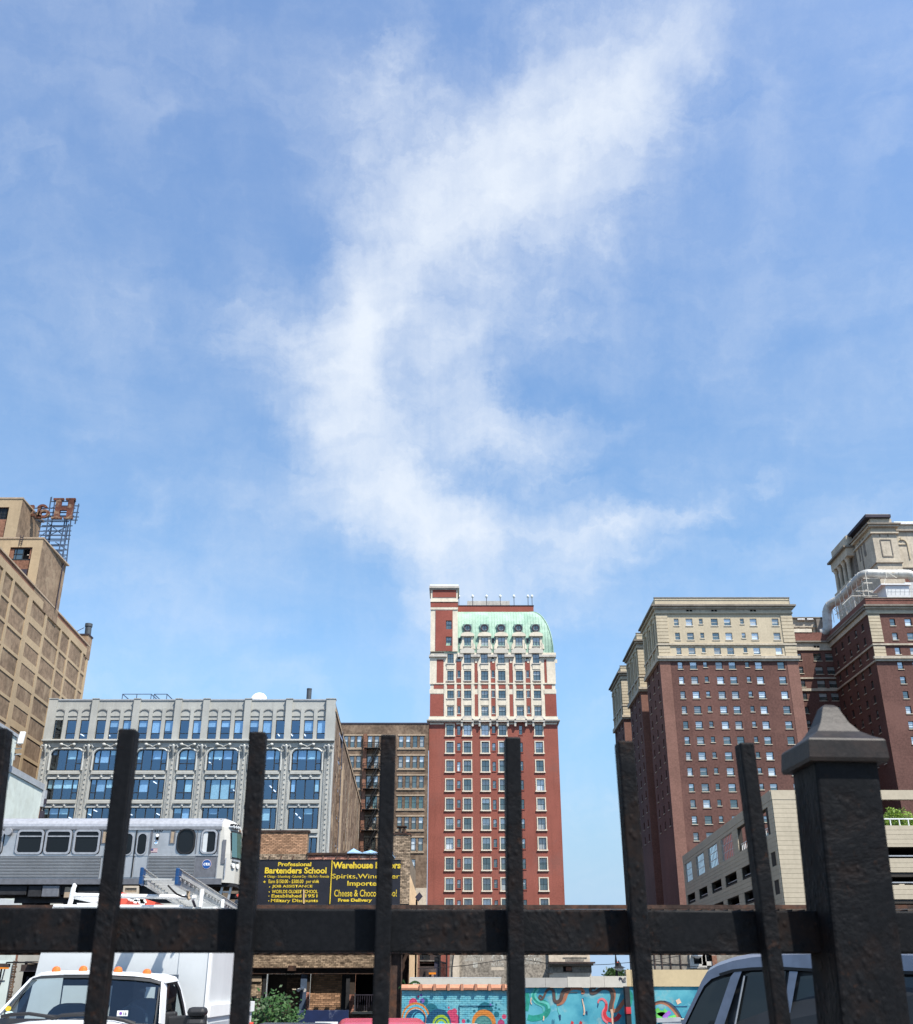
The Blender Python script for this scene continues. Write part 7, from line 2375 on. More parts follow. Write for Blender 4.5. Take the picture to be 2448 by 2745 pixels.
def build_iron_house():
    D = 105.0
    P4 = lambda x, y: (1060+x/6.067, 2545+y/6.067)
    X = lambda x, y=250: ax(*P4(x, y), D)
    Z = lambda y: az(P4(0, y)[1], D)
    th = thing('iron_front_house', 'dark red iron fronted house with an arched window and black stairs', 'house', (X(450), D, 0))
    f = Facade(th, 0, D)
    zt = az(2500, D)
    hs = [(X(395), X(560), Z(165), Z(60)), (X(400), X(635), Z(270), Z(185))]
    mb = MB(); mb.wall(X(262), X(700), 0, zt, hs, 'hut_brown', 0, .5); mb.box(X(262), X(700), .6, 8, 0, zt, 'hut_brown', 'f'); mb.box(X(262), X(392), -.3, .02, 0, zt, 'rust_brick'); f.part(mb, 'front')
    mb = MB(); mb.poly([(X(395), .4, Z(165)), (X(560), .4, Z(165)), (X(560), .4, Z(110)), (X(530), .4, Z(75)), (X(480), .4, Z(60)), (X(395), .4, Z(60))], 'glass_garage'); mb.box(X(436), X(446), .3, .42, Z(165), Z(60), 'slate'); f.part(mb, 'arched_window')
    mb = MB(); mb.box(X(400), X(635), .3, .4, Z(232), Z(200), 'rust_brick'); mb.box(X(395), X(640), -.1, .1, Z(190), Z(178), 'stone_dirty'); f.part(mb, 'shop_shutter')
    mb = MB(); mb.box(X(90), X(262), -.2, 8, 0, zt, 'tan_wall'); mb.box(X(95), X(160), -.35, -.2, 0, Z(205), 'stone_dirty'); mb.box(X(98), X(150), -.38, -.34, Z(400), Z(240), 'void'); f.part(mb, 'tan_bay')
    th2 = thing('iron_stairs', 'black iron outdoor stairs beside the dark red house', 'stairs', (X(760), D-1, 0))
    mb = MB()
    for k in range(12):
        z = Z(440)+(Z(230)-Z(440))*k/11; mb.box(X(740)+.0, X(835), D-1.6+.12*k, D-1.3+.12*k, z-.04, z+.03, 'black')
    for x in (730, 838): mb.bar((X(x), D-1.6, 0), (X(x), D-1.6, zt), .14, 'black'); mb.bar((X(x), D-1.6, Z(440)+1), (X(x), D-.3, Z(230)+1), .1, 'black')
    mb.bar((X(640), D-1.5, Z(180)), (X(835), D-1.5, Z(230)), .14, 'black'); mb.bar((X(630), D-1.5, Z(60)), (X(740), D-1.5, Z(120)), .3, 'black'); mb.box(X(640), X(740), D-1.6, D-1, Z(185), Z(125), 'black'); mb.box(X(640), X(740), D-1.5, D-.6, 0, Z(200), 'slate')
    mb.build('stairs', th2)
    # heater with warm glow
    D2 = 47.0
    X2 = lambda x, y=350: ax(*P4(x, y), D2); Z2 = lambda y: az(P4(0, y)[1], D2)
    t = thing('lit_heater', 'patio heater glowing orange under a dark square hood above the white parapet', 'patio heater', (X2(605), D2, 0))
    mb = MB(); mb.tube([(X2(605), D2, 0), (X2(605), D2, Z2(400))], .05, 'pale_steel', 8); mb.build('stand', t)
    mb = MB(); mb.box(X2(542), X2(666), D2-.55, D2+.55, Z2(372), Z2(312), 'hut_brown'); mb.build('hood', t)
    mb = MB(); mb.box(X2(550), X2(658), D2-.5, D2+.5, Z2(402), Z2(374), 'warm_glow'); mb.build('glow', t)
build_iron_house()

def build_lamp_tree_wires():
    P = lambda x, y: (1400+x/6.067, 2545+y/6.067)
    D = 85.0
    X = lambda x, y=300: ax(*P(x, y), D); Z = lambda y: az(2545+y/6.067, D)
    t = thing('street_lamp', 'black old fashioned street lamp with a lantern against the sky', 'street lamp', (X(1533), D, 0))
    mb = MB(); mb.tube([(X(1533), D, 0), (X(1533), D, .8), (X(1533), D, .9), (X(1533), D, Z(190)), (X(1530), D, Z(60))], [.2, .2, .11, .09, .03], 'black', 8); mb.bar((X(1535), D, Z(245)), (X(1575), D, Z(250)), .08, 'black'); mb.bar((X(1535), D, Z(195)), (X(1575), D, Z(215)), .06, 'black'); mb.build('pole', t)
    c = X(1575)
    mb = MB(); mb.tube([(c, D, Z(175)), (c, D, Z(205)), (c, D, Z(225)), (c, D, Z(265)), (c, D, Z(295))], [.02, .10, .16, .20, .52], 'black', 10); mb.build('lantern_cap', t)
    mb = MB(); mb.tube([(c, D, Z(297)), (c, D, Z(330)), (c, D, Z(352))], [.36, .30, .14], 'white_paint', 10); mb.build('globe', t)
    mb = MB(); mb.prism([(X(1545), Z(215)), (X(1565), Z(215)), (X(1565), Z(200)), (X(1545), Z(200))], D-.1, D+.0, 'banner_red'); mb.build('red_signal', t)
    D = 180.0
    X = lambda x, y=380: ax(*P(x, y), D); Z = lambda y: az(2545+y/6.067, D)
    t = thing('street_tree', 'round dark green tree behind the street lamp', 'tree', (X(1540), D, 0))
    mb = MB(); mb.tube([(X(1540), D, 0), (X(1545), D, 1.4), (X(1540), D, 2.6)], [.35, .28, .15], 'bark', 8)
    for k in range(6):
        a = k*1.05; mb.tube([(X(1542), D, 1.2+.1*k), (X(1542)+1.6*math.cos(a), D+1.6*math.sin(a), 2.2+.1*k)], [.14, .05], 'bark', 5)
    mb.build('trunk', t)
    r = random.Random(3)
    mb = MB()
    cx, cz = X(1530), Z(470)
    w = X(1690)-X(1530)
    cl = []
    for k in range(46):
        a, q = r.uniform(0, 6.28), r.random()**.5
        cl.append(((cx+w*q*math.cos(a), D+r.uniform(-3, 3), cz+(Z(350)-cz)*q*math.sin(a)*1.0), r.uniform(.7, 1.25)))
    leaf_cloud(mb, cl, 70, .24, 'leaf_dark', r); leaf_cloud(mb, cl[::2], 40, .2, 'leaf', r)
    mb.build('crown', t)
    # overhead wires
    P2 = lambda x, y: (1000+x/3.64, 2500+y/3.64)
    for nm, lab, pts, d in (('power_line', 'thin black overhead wire crossing in front of the painted theatre wall', [(-20, 335), (220, 345), (480, 352), (720, 335), (900, 320), (1290, 262), (1500, 235)], 70.0), ('power_line', 'second overhead wire running past the street lamp to the right', [(1290, 268), (1480, 262), (1700, 300), (2150, 313), (2300, 308), (2560, 285), (2760, 262), (3000, 225)], 74.0), ('power_line', 'third overhead wire sagging in front of the dark stone building', [(2560, 250), (2700, 270), (2820, 285), (3000, 318), (3300, 345)], 72.0)):
        t = thing(nm, lab, 'power line', tuple(at(*P2(*pts[3]), d)), 'overhead wires')
        mb = MB(); mb.tube([at(*P2(*p), d) for p in pts], .02, 'black', 5); mb.build('wire', t)
build_lamp_tree_wires()

def build_dark_stone():
    D = 100.0
    P = lambda x, y: (1750+x/2.607, 2500+y/2.607)
    X = lambda x, y=200: ax(*P(x, y), D); Z = lambda y: az(2500+y/2.607, D)
    th = thing('dark_stone_building', 'shaded dark stone building behind the tan topped mural wall', 'building', (X(200), D, 0))
    f = Facade(th, 0, D)
    zt = az(2492, D)
    hs = [(X(285), X(345), Z(218), Z(158)), (X(368), X(412), Z(200), Z(155))]
    mb = MB(); mb.wall(X(-60), X(900), 0, zt, hs, 'stone_dirty', 0, .5); mb.box(X(-60), X(900), .6, 8, 0, zt, 'stone_dirty', 'f'); f.part(mb, 'wall')
    for a, b, c, d in hs:
        mb = MB(); t_ = .35; mb.ring([(a-t_, c-t_), (b+t_, c-t_), (b+t_, d+t_), (a-t_, d+t_)], [(a, c), (b, c), (b, d), (a, d)], -.2, .1, 'cream_grey'); o = f.part(mb, 'window'); mb = MB(); mb.poly([(a, .4, c), (b, .4, c), (b, .4, d), (a, .4, d)], 'glass_dark'); f.part(mb, 'pane', parent=o)
    mb = MB(); mb.box(X(412), X(445), -.3, .3, Z(260), Z(158), 'rust_brick'); f.part(mb, 'brown_pier')
    mb = MB(); c = X(308); mb.tube([(c, -.4, Z(180)), (c, -.4, Z(165)), (c, -.4, Z(152))], [.15, .45, .5], 'white_paint', 10); f.part(mb, 'globe_lamp')
    mb = MB()
    for k in range(9): z = zt-.9-k*.95; mb.box(X(-60), X(250), -.06, .02, z-.04, z, 'hut_brown')
    for x in (10, 60, 120, 190): mb.box(X(x), X(x)+.1, -.08, .02, 0, zt, 'hut_brown')
    f.part(mb, 'stone_courses')
build_dark_stone()

def build_left_house():
    D = 40.0
    P = lambda x, y: (x/5.515, 2530+y/5.515)
    X = lambda x, y=400: ax(*P(x, y), D); Z = lambda y: az(2530+y/5.515, D)
    th = thing('grey_rendered_wall', 'pale grey rendered wall with a brown brick edge at the left behind the white truck', 'wall', (X(50), D, 0))
    f = Facade(th, 0, D)
    mb = MB(); mb.box(X(-600), X(185, 240), 0, .3, 0, Z(240), 'party_wall'); f.part(mb, 'wall')
    mb = MB(); bricks(mb, X(165, 500), X(222, 500), 0, Z(245), 'brick_dark_mass', random.Random(1), -.02); tag(f.part(mb, 'edge_brickwork'), kind='stuff')
    mb = MB(); mb.box(X(-400), X(100), -.02, .0, Z(547), Z(538), 'slate'); mb.tube([(X(85), -.03, Z(270)), (X(60), -.03, Z(520)), (X(0), -.03, Z(780))], .018, 'slate', 5); f.part(mb, 'conduit')
    t = thing('dark_doorway', 'dark doorway with a pale lintel between the grey wall and the white truck', 'doorway', (X(400), D+1, 0))
    f2 = Facade(t, 0, D)
    mb = MB(); mb.box(X(222), X(700), .8, .9, 0, Z(250), 'void'); mb.box(X(222), X(700), .5, .8, Z(400), Z(300), 'hut_brown'); mb.box(X(210), X(700), .45, .8, Z(405), Z(398), 'slate'); mb.box(X(330), X(700), .4, .8, Z(295), Z(265), 'stone_tan'); mb.box(X(300), X(320), .7, .8, Z(700), Z(480), 'slate'); f2.part(mb, 'opening')
    D2 = 38.0
    X2 = lambda x, y=330: ax(*P(x, y), D2); Z2 = lambda y: az(2530+y/5.515, D2)
    t = thing('lit_heater', 'hooded heater with an orange glow at the left edge before the grey wall', 'patio heater', (X2(20), D2, 0))
    mb = MB(); mb.box(X2(-40), X2(102), D2-.3, D2+.3, Z2(345), Z2(290), 'hut_brown'); mb.build('hood', t)
    mb = MB(); mb.box(X2(-36), X2(92), D2-.27, D2+.27, Z2(368), Z2(346), 'warm_glow'); mb.build('glow', t)
    mb = MB(); mb.tube([(X2(85), D2, Z2(290)), (X2(90), D2, Z2(275)), (X2(150), D2+.5, Z2(268)), (X2(230), D2+1, Z2(265)), (X2(340), D2+1.2, Z2(280)), (X2(420), D2+1.2, Z2(292))], .025, 'black', 6); mb.tube([(X2(30), D2, 0), (X2(30), D2, Z2(345))], .03, 'black', 6); mb.build('bracket', t)
build_left_house()

def build_bush_board():
    D = 30.0
    P = lambda x, y: (680+x/4.233, 2620+y/4.233)
    X = lambda x, y=350, d=D: ax(*P(x, y), d); Z = lambda y, d=D: az(2620+y/4.233, d)
    r = random.Random(12)
    th = thing('leafy_shrub', 'bright green leafy shrub beside the white truck', 'shrub', (X(200), D, 0))
    mb = MB()
    tips = [(20, 330), (60, 280), (150, 175), (200, 260), (260, 235), (360, 185), (300, 330), (420, 300), (455, 290), (100, 330), (240, 380), (380, 380), (30, 420), (330, 450), (180, 420), (430, 470)]
    for x, y in tips:
        b = Vector((X(220)+r.uniform(-.3, .3), D+r.uniform(-.3, .3), 0))
        p = Vector((X(x, y), D+r.uniform(-.5, .5), Z(y)))
        m_ = b.lerp(p, .55)+Vector((r.uniform(-.15, .15), 0, .12))
        mb.tube([b, m_, p], [.025, .015, .006], 'bark', 5)
    mb.build('stem', th)
    mb = MB()
    for x, y in tips+[(t[0]+r.uniform(-50, 50), t[1]+r.uniform(20, 160)) for t in tips for _ in range(5)]:
        c = Vector((X(x, y), D+r.uniform(-.45, .45), Z(y)))
        for _ in range(9):
            p = c+Vector((r.gauss(0, .11), r.gauss(0, .12), r.gauss(0, .10)))
            a = Vector((r.uniform(-1, 1), r.uniform(-1, 1), r.uniform(-.9, .3))).normalized()
            b = a.cross(Vector((r.uniform(-.4, .4), -1, r.uniform(.2, 1)))).normalized()
            s = r.uniform(.035, .075)
            mb.poly([p, p+a*s+b*s*.55, p+a*s*2.1, p+a*s-b*s*.55], 'leaf')
    mb.build('leaves', th)
    D = 34.0
    th = thing('blue_hoarding', 'dark navy board with peeling white paint in front of the brick shop', 'board', (X(780, 370, D), D, 0))
    f = Facade(th, 0, D)
    mb = MB(); mb.box(X(498, 400, D), X(1075, 400, D), 0, .12, 0, Z(370, D), 'board_blue'); f.part(mb, 'board')
    mb = MB()
    for x in (560, 1010): mb.box(X(x, 400, D)-.05, X(x, 400, D)+.05, .12, .22, 0, Z(372, D), 'slate')
    f.part(mb, 'stake')
    D = 24.0
    th = thing('parking_sign', 'white PARKING sign before the navy board', 'sign', (X(820, 510, D), D, 0))
    f = Facade(th, 0, D)
    a, b, t_ = X(700, 510, D), X(955, 510, D), Z(502, D)
    mb = MB(); mb.box(a, b, 0, .04, t_-.5, t_, 'white_paint'); f.part(mb, 'panel')
    put(text_mesh('PARKING', a+.08, b-.06, t_-.30, t_-.075, 'black', -.012, .03), 'lettering', th, f.o)
    mb = MB(); mb.box((a+b)/2-.04, (a+b)/2+.04, .045, .12, 0, t_-.04, 'slate'); f.part(mb, 'post')
    # flood light on a short mast and hydrant-like vent on the railway edge
    D = 57.0
    q = lambda x, y: at(560+x/2.916, 1800+y/2.916, D)
    th = thing('mast_floodlight', 'small grey floodlight on a pole right of the brick shop', 'floodlight', (q(1625, 1800).x, D, 0))
    mb = MB(); a = q(1625, 1780); mb.bar((a.x, D, 0), tuple(a), .09, 'black'); mb.build('pole', th)
    mb = MB(); b = q(1660, 1740); mb.obox(tuple(a), tuple(b), (.0, .16, 0), (-.08, 0, .10), 'slate'); mb.build('lamp_head', th)
build_bush_board()

# ================================================================== PARKED CARS (roofs just show)
def lofted(mb, prof, y0, y1, m, inset=0.0):
    """side outline (x, z) pushed across the car; inset narrows the upper part"""
    zs = [z for _, z in prof]
    zb, ztp = min(zs), max(zs)
    n = len(prof)
    i = len(mb.v)
    for s, y in ((1, y0), (-1, y1)):
        for x, z in prof:
            k = max(0, (z-.9)/(ztp-.9))
            mb.v.append((x, y+s*inset*k, z))
    k = mb._m(m)
    mb.f.append(tuple(range(i, i+n))); mb.mi.append(k)
    mb.f.append(tuple(range(i+2*n-1, i+n-1, -1))); mb.mi.append(k)
    for j in range(n):
        mb.f.append((i+j, i+n+j, i+n+(j+1) % n, i+(j+1) % n)); mb.mi.append(k)

def parked_car(lab, paint, u, v, D, H, ang):
    p = at(u, v, D)
    th = thing('parked_car', lab, 'car', (p.x, D, 0), 'cars parked in the lot')
    f = Facade(th, p.x, D, ang)
    s = p.z/H
    q = lambda pts: [(x*1.0, z*s*1.0) for x, z in pts]
    mb = MB()
    lofted(mb, q([(-2.2, .3), (2.2, .3), (2.25, .62), (2.1, .82), (1.05, .93), (-1.75, .95), (-2.2, .9), (-2.28, .6)]), -.88, .88, paint)
    f.part(mb, 'body', bevel=.05)
    mb = MB()
    lofted(mb, q([(1.0, .92), (-1.75, .94), (-1.35, 1.28), (-.95, H-.04), (-.3, H), (.15, H-.03), (.45, H-.12)]), -.8, .8, paint, .2)
    f.part(mb, 'cabin', bevel=.07)
    mb = MB()
    for y, w in ((-.80, 1), (.80, -1)):
        a = q([(-.05, .97), (.82, .97), (.38, H-.17), (-.05, H-.1)]); b = q([(-.12, .97), (-1.45, .98), (-1.15, 1.27), (-.9, H-.11), (-.12, H-.1)])
        for pts in (a, b):
            mb.poly([(x, y+w*(.2*max(0, (z-.9)/(H*s-.9)))-w*.012, z) for x, z in pts], 'glass_car')
    g = q([(.98, .97), (.5, H-.16)]); mb.poly([(g[0][0]+.02, -.70, g[0][1]), (g[0][0]+.02, .70, g[0][1]), (g[1][0]+.03, .58, g[1][1]), (g[1][0]+.03, -.58, g[1][1])], 'glass_car')
    f.part(mb, 'windows')
    for x in (-1.4, 1.4):
        for y in (-.86, .66):
            mb = MB(); mb.tube([(x, y, .33), (x, y+.2, .33)], .33, 'rubber', 18); o = f.part(mb, 'wheel', smooth=40)
            mb = MB(); mb.tube([(x, y-.01, .33), (x, y+.21, .33)], .19, 'steel_roof', 14); f.part(mb, 'rim', parent=o)
    for y in (-.62, .62):
        mb = MB(); mb.box(2.17, 2.27, y-.16, y+.16, .6*s, .74*s, 'white_paint'); f.part(mb, 'headlight')
parked_car('bright red car with only its roof showing beside the blue brick mural', 'car_red', 1021, 2727, 17.5, 1.38, R(96))
parked_car('dark car with only its roof showing before the navy board', 'car_dark', 800, 2739, 20.5, 1.42, R(84))
parked_car('white car with the top of its roof showing before the blue brick mural', 'car_white', 1190, 2742, 19.0, 1.40, R(92))

# ================================================================== WHITE BOX TRUCK
def build_truck():
    th = thing('box_truck', 'white box truck with orange roof lights, big black mirror and ladder rack', 'truck', (-4.6, 14, 0))
    Za = lambda x, y: (x/5.515, 2530+y/5.515)
    Zb = lambda x, y: (290+x/4.55, 2530+y/4.55)
    W = lambda z, x, y, d: at(*(Za if z == 'a' else Zb)(x, y), d)
    DT, DBm = 13.0, 12.35                     # roof edge and foot of the windshield
    # windshield corners
    tl, tr = W('a', 490, 505, DT), W('b', 640, 450, DT)
    bl, br = W('a', 0, 1050, DBm), W('b', 612, 945, DBm)
    top = [W('a', 490, 508, DT), W('a', 620, 478, DT-.05), W('a', 900, 464, DT-.10), W('a', 1330, 462, DT-.12), W('b', 60, 394, DT-.12), W('b', 330, 408, DT-.10), W('b', 520, 428, DT-.05), W('b', 650, 462, DT)]
    bot = [W('a', -40, 1075, DBm+.25), W('a', 150, 1075, DBm+.1), W('a', 560, 1080, DBm-.02), W('a', 1250, 1085, DBm-.06), W('b', 60, 940, DBm-.06), W('b', 300, 945, DBm-.02), W('b', 500, 955, DBm+.08), W('b', 618, 965, DBm+.22)]
    low = [p+Vector((0, -.12, -.22)) for p in bot]
    mb = MB()
    N = 6
    def lerp3(a, b, c, s): return a.lerp(b, s/.75) if s < .75 else b.lerp(c, (s-.75)/.25)
    for i in range(len(top)-1):
        for k in range(N):
            a, b = k/N, (k+1)/N
            mb.poly([top[i].lerp(low[i], a), top[i+1].lerp(low[i+1], a), top[i+1].lerp(low[i+1], b), top[i].lerp(low[i], b)], 'glass_cab')
    wsh = mb.build('windshield', th, smooth=60)
    ext = Vector((0, -.012, .004))
    mb = MB()                                 # dark ceramic edge around the glass
    for i in range(len(top)-1):
        mb.poly([top[i]+ext, top[i+1]+ext, top[i+1].lerp(low[i+1], .05)+ext, top[i].lerp(low[i], .05)+ext], 'frame_dark')
    for e, s in ((0, 1), (len(top)-1, -1)):
        n = e+s
        f_ = .16
        a0, a1 = top[e].lerp(low[e], .10)+ext, low[e]+ext
        b0, b1 = top[e].lerp(top[n], f_).lerp(low[e].lerp(low[n], f_), .10)+ext, low[e].lerp(low[n], f_)+ext
        mb.poly([a0, b0, b1, a1], 'frame_dark')
    mb.build('edge_band', wsh)
    # cab skin
    roof_f = [W('a', 444, 508, DT+.04), W('a', 600, 440, DT+.25), W('a', 760, 408, DT+.4), W('a', 1330, 392, DT+.45), W('b', 60, 335, DT+.45), W('b', 500, 362, DT+.42), W('b', 700, 372, DT+.38), W('b', 835, 408, DT+.3), W('b', 862, 450, DT+.3)]
    bp_ = [('a', 470, 520), ('a', 600, 425), ('a', 760, 398), ('a', 1330, 384), ('b', 60, 328), ('b', 500, 352), ('b', 690, 362), ('b', 820, 396), ('b', 852, 446)]
    back = [W(*q_, DT+1.3) for q_ in bp_]
    mb = MB()
    ed = [W('a', 478, 512, DT-.01)]+[p+Vector((0, -.02, .012)) for p in top[1:-1]]+[W('b', 668, 462, DT)]
    # brow between the glass and the roof
    idx = [0, 1, 2, 3, 4, 5, 6, 7]
    rf = roof_f[:8]
    for i in range(7): mb.poly([ed[i], ed[i+1], rf[i+1], rf[i]], 'truck_white')
    mb.poly([ed[7], W('b', 700, 480, DT+.1), roof_f[8], roof_f[7]], 'truck_white')
    for i in range(len(roof_f)-1): mb.poly([roof_f[i], roof_f[i+1], back[i+1], back[i]], 'truck_white')
    mb.build('cab_roof', th, smooth=60)
    mb = MB()
    # left and right windshield posts
    pl0, pl1 = W('a', 444, 508, DT+.04), W('a', -75, 1060, DBm+.32)
    mb.poly([ed[0], pl0, pl1, bot[0]], 'truck_white'); mb.poly([pl0, pl0+Vector((-.02, .3, -.02)), pl1+Vector((-.05, .3, 0)), pl1], 'truck_white')
    a0, a1 = W('b', 668, 462, DT), W('b', 628, 970, DBm+.22)
    b0, b1 = W('b', 722, 480, DT+.22), W('b', 692, 985, DBm+.5)
    mb.poly([a0, b0, b1, a1], 'truck_white'); mb.poly([top[-1], a0, a1, bot[-1]], 'truck_white')
    mb.build('windshield_post', th)
    # driver's side: door with window
    DS = DT+.25
    o_ = [('b', 722, 480), ('b', 760, 468), ('b', 820, 472), ('b', 860, 560), ('b', 900, 740), ('b', 928, 900), ('b', 930, 1000), ('b', 690, 1000)]
    ds = [DT+.22, DT+.35, DT+.62, DT+.72, DT+.82, DT+.9, DT+.92, DBm+.52]
    win = [W(*o_[i], ds[i]) for i in range(8)]
    roofedge = [W('b', 690, 430, DT+.15), W('b', 780, 420, DT+.4), W('b', 845, 428, DT+.72), W('b', 885, 540, DT+.85), W('b', 940, 740, DT+.98), W('b', 962, 900, DT+1.05), W('b', 968, 1000, DT+1.1), W('b', 660, 1000, DBm+.45)]
    mb = MB()
    for i in range(7): mb.poly([win[i], win[i+1], roofedge[i+1], roofedge[i]], 'truck_white')
    q0 = [W('b', 968, 1000, DT+1.1), W('b', 660, 1000, DBm+.45)]
    mb.poly([q0[0], q0[1], Vector((q0[1].x, q0[1].y, .55)), Vector((q0[0].x, q0[0].y, .55))], 'truck_white')
    rb = [W('b', 850, 428, DT+1.3), W('b', 892, 540, DT+1.3), W('b', 947, 740, DT+1.3), W('b', 969, 900, DT+1.3), W('b', 975, 1000, DT+1.3)]
    for i in range(4): mb.poly([roofedge[2+i], roofedge[3+i], rb[i+1], rb[i]], 'truck_white')
    mb.poly([roofedge[1], roofedge[2], rb[0], W('b', 820, 396, DT+1.3)], 'truck_white')
    door = mb.build('door', th)
    mb = MB(); mb.poly(win, 'glass_cab'); mb.build('side_window', door)
    mb = MB()
    for i in range(7): mb.bar(win[i], win[i+1], .035, 'rubber')
    mb.build('window_seal', door)
    # bonnet, wings, bumper, wheels
    hz = low[3].z
    xl, xr = bot[0].x+.02, bot[-1].x+.05
    mb = MB()
    nx = 8
    def hood(i, yv, dz):
        s = i/nx
        x = xl+(xr-xl)*s
        return Vector((x*(1.0) if 1 else x, yv, hz+.16+dz-.14*abs(2*s-1)**3))
    rings = [(DBm+.28, .03), (DBm-.02, .045), (DBm-.35, .02), (DBm-.9, -.03), (DBm-1.15, -.12), (DBm-1.25, -.35)]
    for (ya, da), (yb, db) in zip(rings, rings[1:]):
        for i in range(nx): mb.poly([hood(i, ya, da), hood(i+1, ya, da), hood(i+1, yb, db), hood(i, yb, db)], 'truck_white')
    mb.build('bonnet', th, smooth=50)
    mb = MB()
    mb.box(xl-.02, xr+.02, DBm-1.22, DT+1.45, .5, hz-.05, 'truck_white', 't'); mb.build('cab_body', th, bevel=.04)
    mb = MB(); mb.box(xl+.2, xr-.2, DBm-1.28, DBm-1.2, .72, 1.02, 'rubber'); mb.build('radiator_grille', th)
    mb = MB(); mb.box(xl-.05, xr+.05, DBm-1.42, DBm-1.2, .42, .66, 'steel_roof'); mb.build('bumper', th, bevel=.03)
    for x in (xl+.15, xr-.15):
        mb = MB(); mb.box(x-.15, x+.15, DBm-1.29, DBm-1.2, .74, 1.0, 'box_white'); mb.build('headlight', th, bevel=.02)
    for x in (xl+.05, xr-.35):
        for y in (DBm-.55, DT+3.3):
            mb = MB(); mb.tube([(x, y, .42), (x+.3, y, .42)], .42, 'rubber', 20); o = mb.build('wheel', th, smooth=40)
            mb = MB(); mb.tube([(x-.01, y, .42), (x+.31, y, .42)], .22, 'steel_roof', 14); mb.build('rim', o, smooth=40)
    # cowl with wipers
    mb = MB()
    for i in range(len(bot)-1): mb.poly([bot[i]+Vector((0, -.02, -.015)), bot[i+1]+Vector((0, -.02, -.015)), low[i+1]+Vector((0, -.14, .0)), low[i]+Vector((0, -.14, .0))], 'rubber')
    mb.build('cowl', th)
    for pts in ([('a', 20, 1075), ('a', 150, 1045), ('a', 430, 1030), ('a', 640, 1060), ('a', 850, 1095)], [('a', 760, 1100), ('a', 900, 1062), ('a', 1060, 1050), ('a', 1330, 1040)], [('b', -10, 900), ('b', 90, 912), ('b', 200, 935), ('b', 330, 985)]):
        mb = MB(); mb.tube([W(*p, DBm-.12) for p in pts], .018, 'rubber', 6); mb.tube([W(*pts[1], DBm-.10)+Vector((0, 0, .012)), W(*pts[-1], DBm-.10)+Vector((0, 0, .02))], .010, 'rubber', 5); mb.build('wiper', th)
    # orange roof lights
    mb = MB()
    n = 10
    prof = [(.048, 0), (.048, .022), (.042, .044), (.029, .060), (.010, .067)]
    for (r0, z0), (r1, z1) in zip(prof, prof[1:]):
        for q in range(n):
            a, b = 2*math.pi*q/n, 2*math.pi*(q+1)/n
            mb.poly([(r0*math.cos(a)*1.1, r0*math.sin(a), z0), (r0*math.cos(b)*1.1, r0*math.sin(b), z0), (r1*math.cos(b)*1.1, r1*math.sin(b), z1), (r1*math.cos(a)*1.1, r1*math.sin(a), z1)], 'amber')
    mb.poly([(.054*math.cos(2*math.pi*q/n), .052*math.sin(2*math.pi*q/n), .004) for q in range(n)], 'rubber')
    lm = mb.mesh('roof_light'); shade(lm, 50)
    for z, x, y in (('a', 828, 420), ('a', 1226, 412), ('b', 118, 350), ('b', 470, 378), ('a', 1460, 415)):
        p = W(z, x, y, DT+.42); put(lm, 'roof_light', th, p-WPOS[th.name])
    # mirror
    mb = MB(); a, b = W('b', 975, 890, DT-.1), W('b', 1215, 768, DT-.1)
    mb.box(a.x, b.x, DT-.2, DT-.02, a.z, b.z, 'rubber'); mb.box(a.x, b.x, DT-.2, DT-.02, W('b', 0, 1100, DT).z, a.z-.012, 'rubber')
    mb.build('mirror', th, bevel=.045)
    mb = MB(); mb.obox(W('b', 730, 945, DT-.05), W('b', 1205, 925, DT-.12), (0, .03, 0), (0, 0, .055), 'rubber'); mb.obox(W('b', 695, 950, DT-.02), W('b', 830, 940, DT-.02), (0, .05, 0), (0, 0, .10), 'rubber'); mb.build('mirror_arm', th, bevel=.02)
    # inside of the cab
    xa, xb = xl+.12, xr-.1
    mb = MB()
    mb.box(xa, xb, DBm+.25, DBm+.75, hz-.1, hz+.075, 'dash'); mb.build('dashboard', th, bevel=.05)
    zr = W('a', 900, 470, DT).z
    mb = MB()
    yb = DT+1.25
    hs = [(W('a', 760, 800, yb).x, W('b', 30, 700, yb).x, hz+.02, W('a', 900, 615, yb).z), (W('b', 430, 700, yb).x, W('b', 560, 700, yb).x, hz+.08, W('b', 500, 525, yb).z)]
    mb.wall(xa-.05, W('b', 850, 500, yb).x, .7, zr+.02, hs, 'dash', yb, .05); mb.box(xa-.05, xa, DT, yb, .7, hz+.05, 'dash')
    mb.build('cab_rear_wall', th)
    for xc, w in ((W('a', 1060, 900, DT+.8).x, .30), (W('b', 450, 780, DT+.8).x, .26)):
        mb = MB(); zt_ = W('a', 0, 875, DT+.8).z if w == .30 else W('b', 0, 660, DT+.8).z
        mb.prism(rrect(xc-w, xc+w, .8, zt_, .22, 5), DT+.75, DT+.95, 'dash'); mb.build('seat', th, bevel=.04)
    mb = MB(); c = W('b', 300, 900, DBm+.85); mb.tube([(c.x+.19*math.cos(t*.4189), DBm+.75+.08*math.sin(t*.4189), c.z-.05+.17*math.sin(t*.4189)) for t in range(16)], .016, 'dash', 6, False); mb.build('steering_wheel', th)
    mb = MB(); a, b = W('b', 360, 590, DT-.1), W('b', 440, 545, DT-.1); mb.box(a.x, b.x, DT-.05, DT, a.z, b.z, 'rubber'); mb.build('rear_view_mirror', th, bevel=.01)
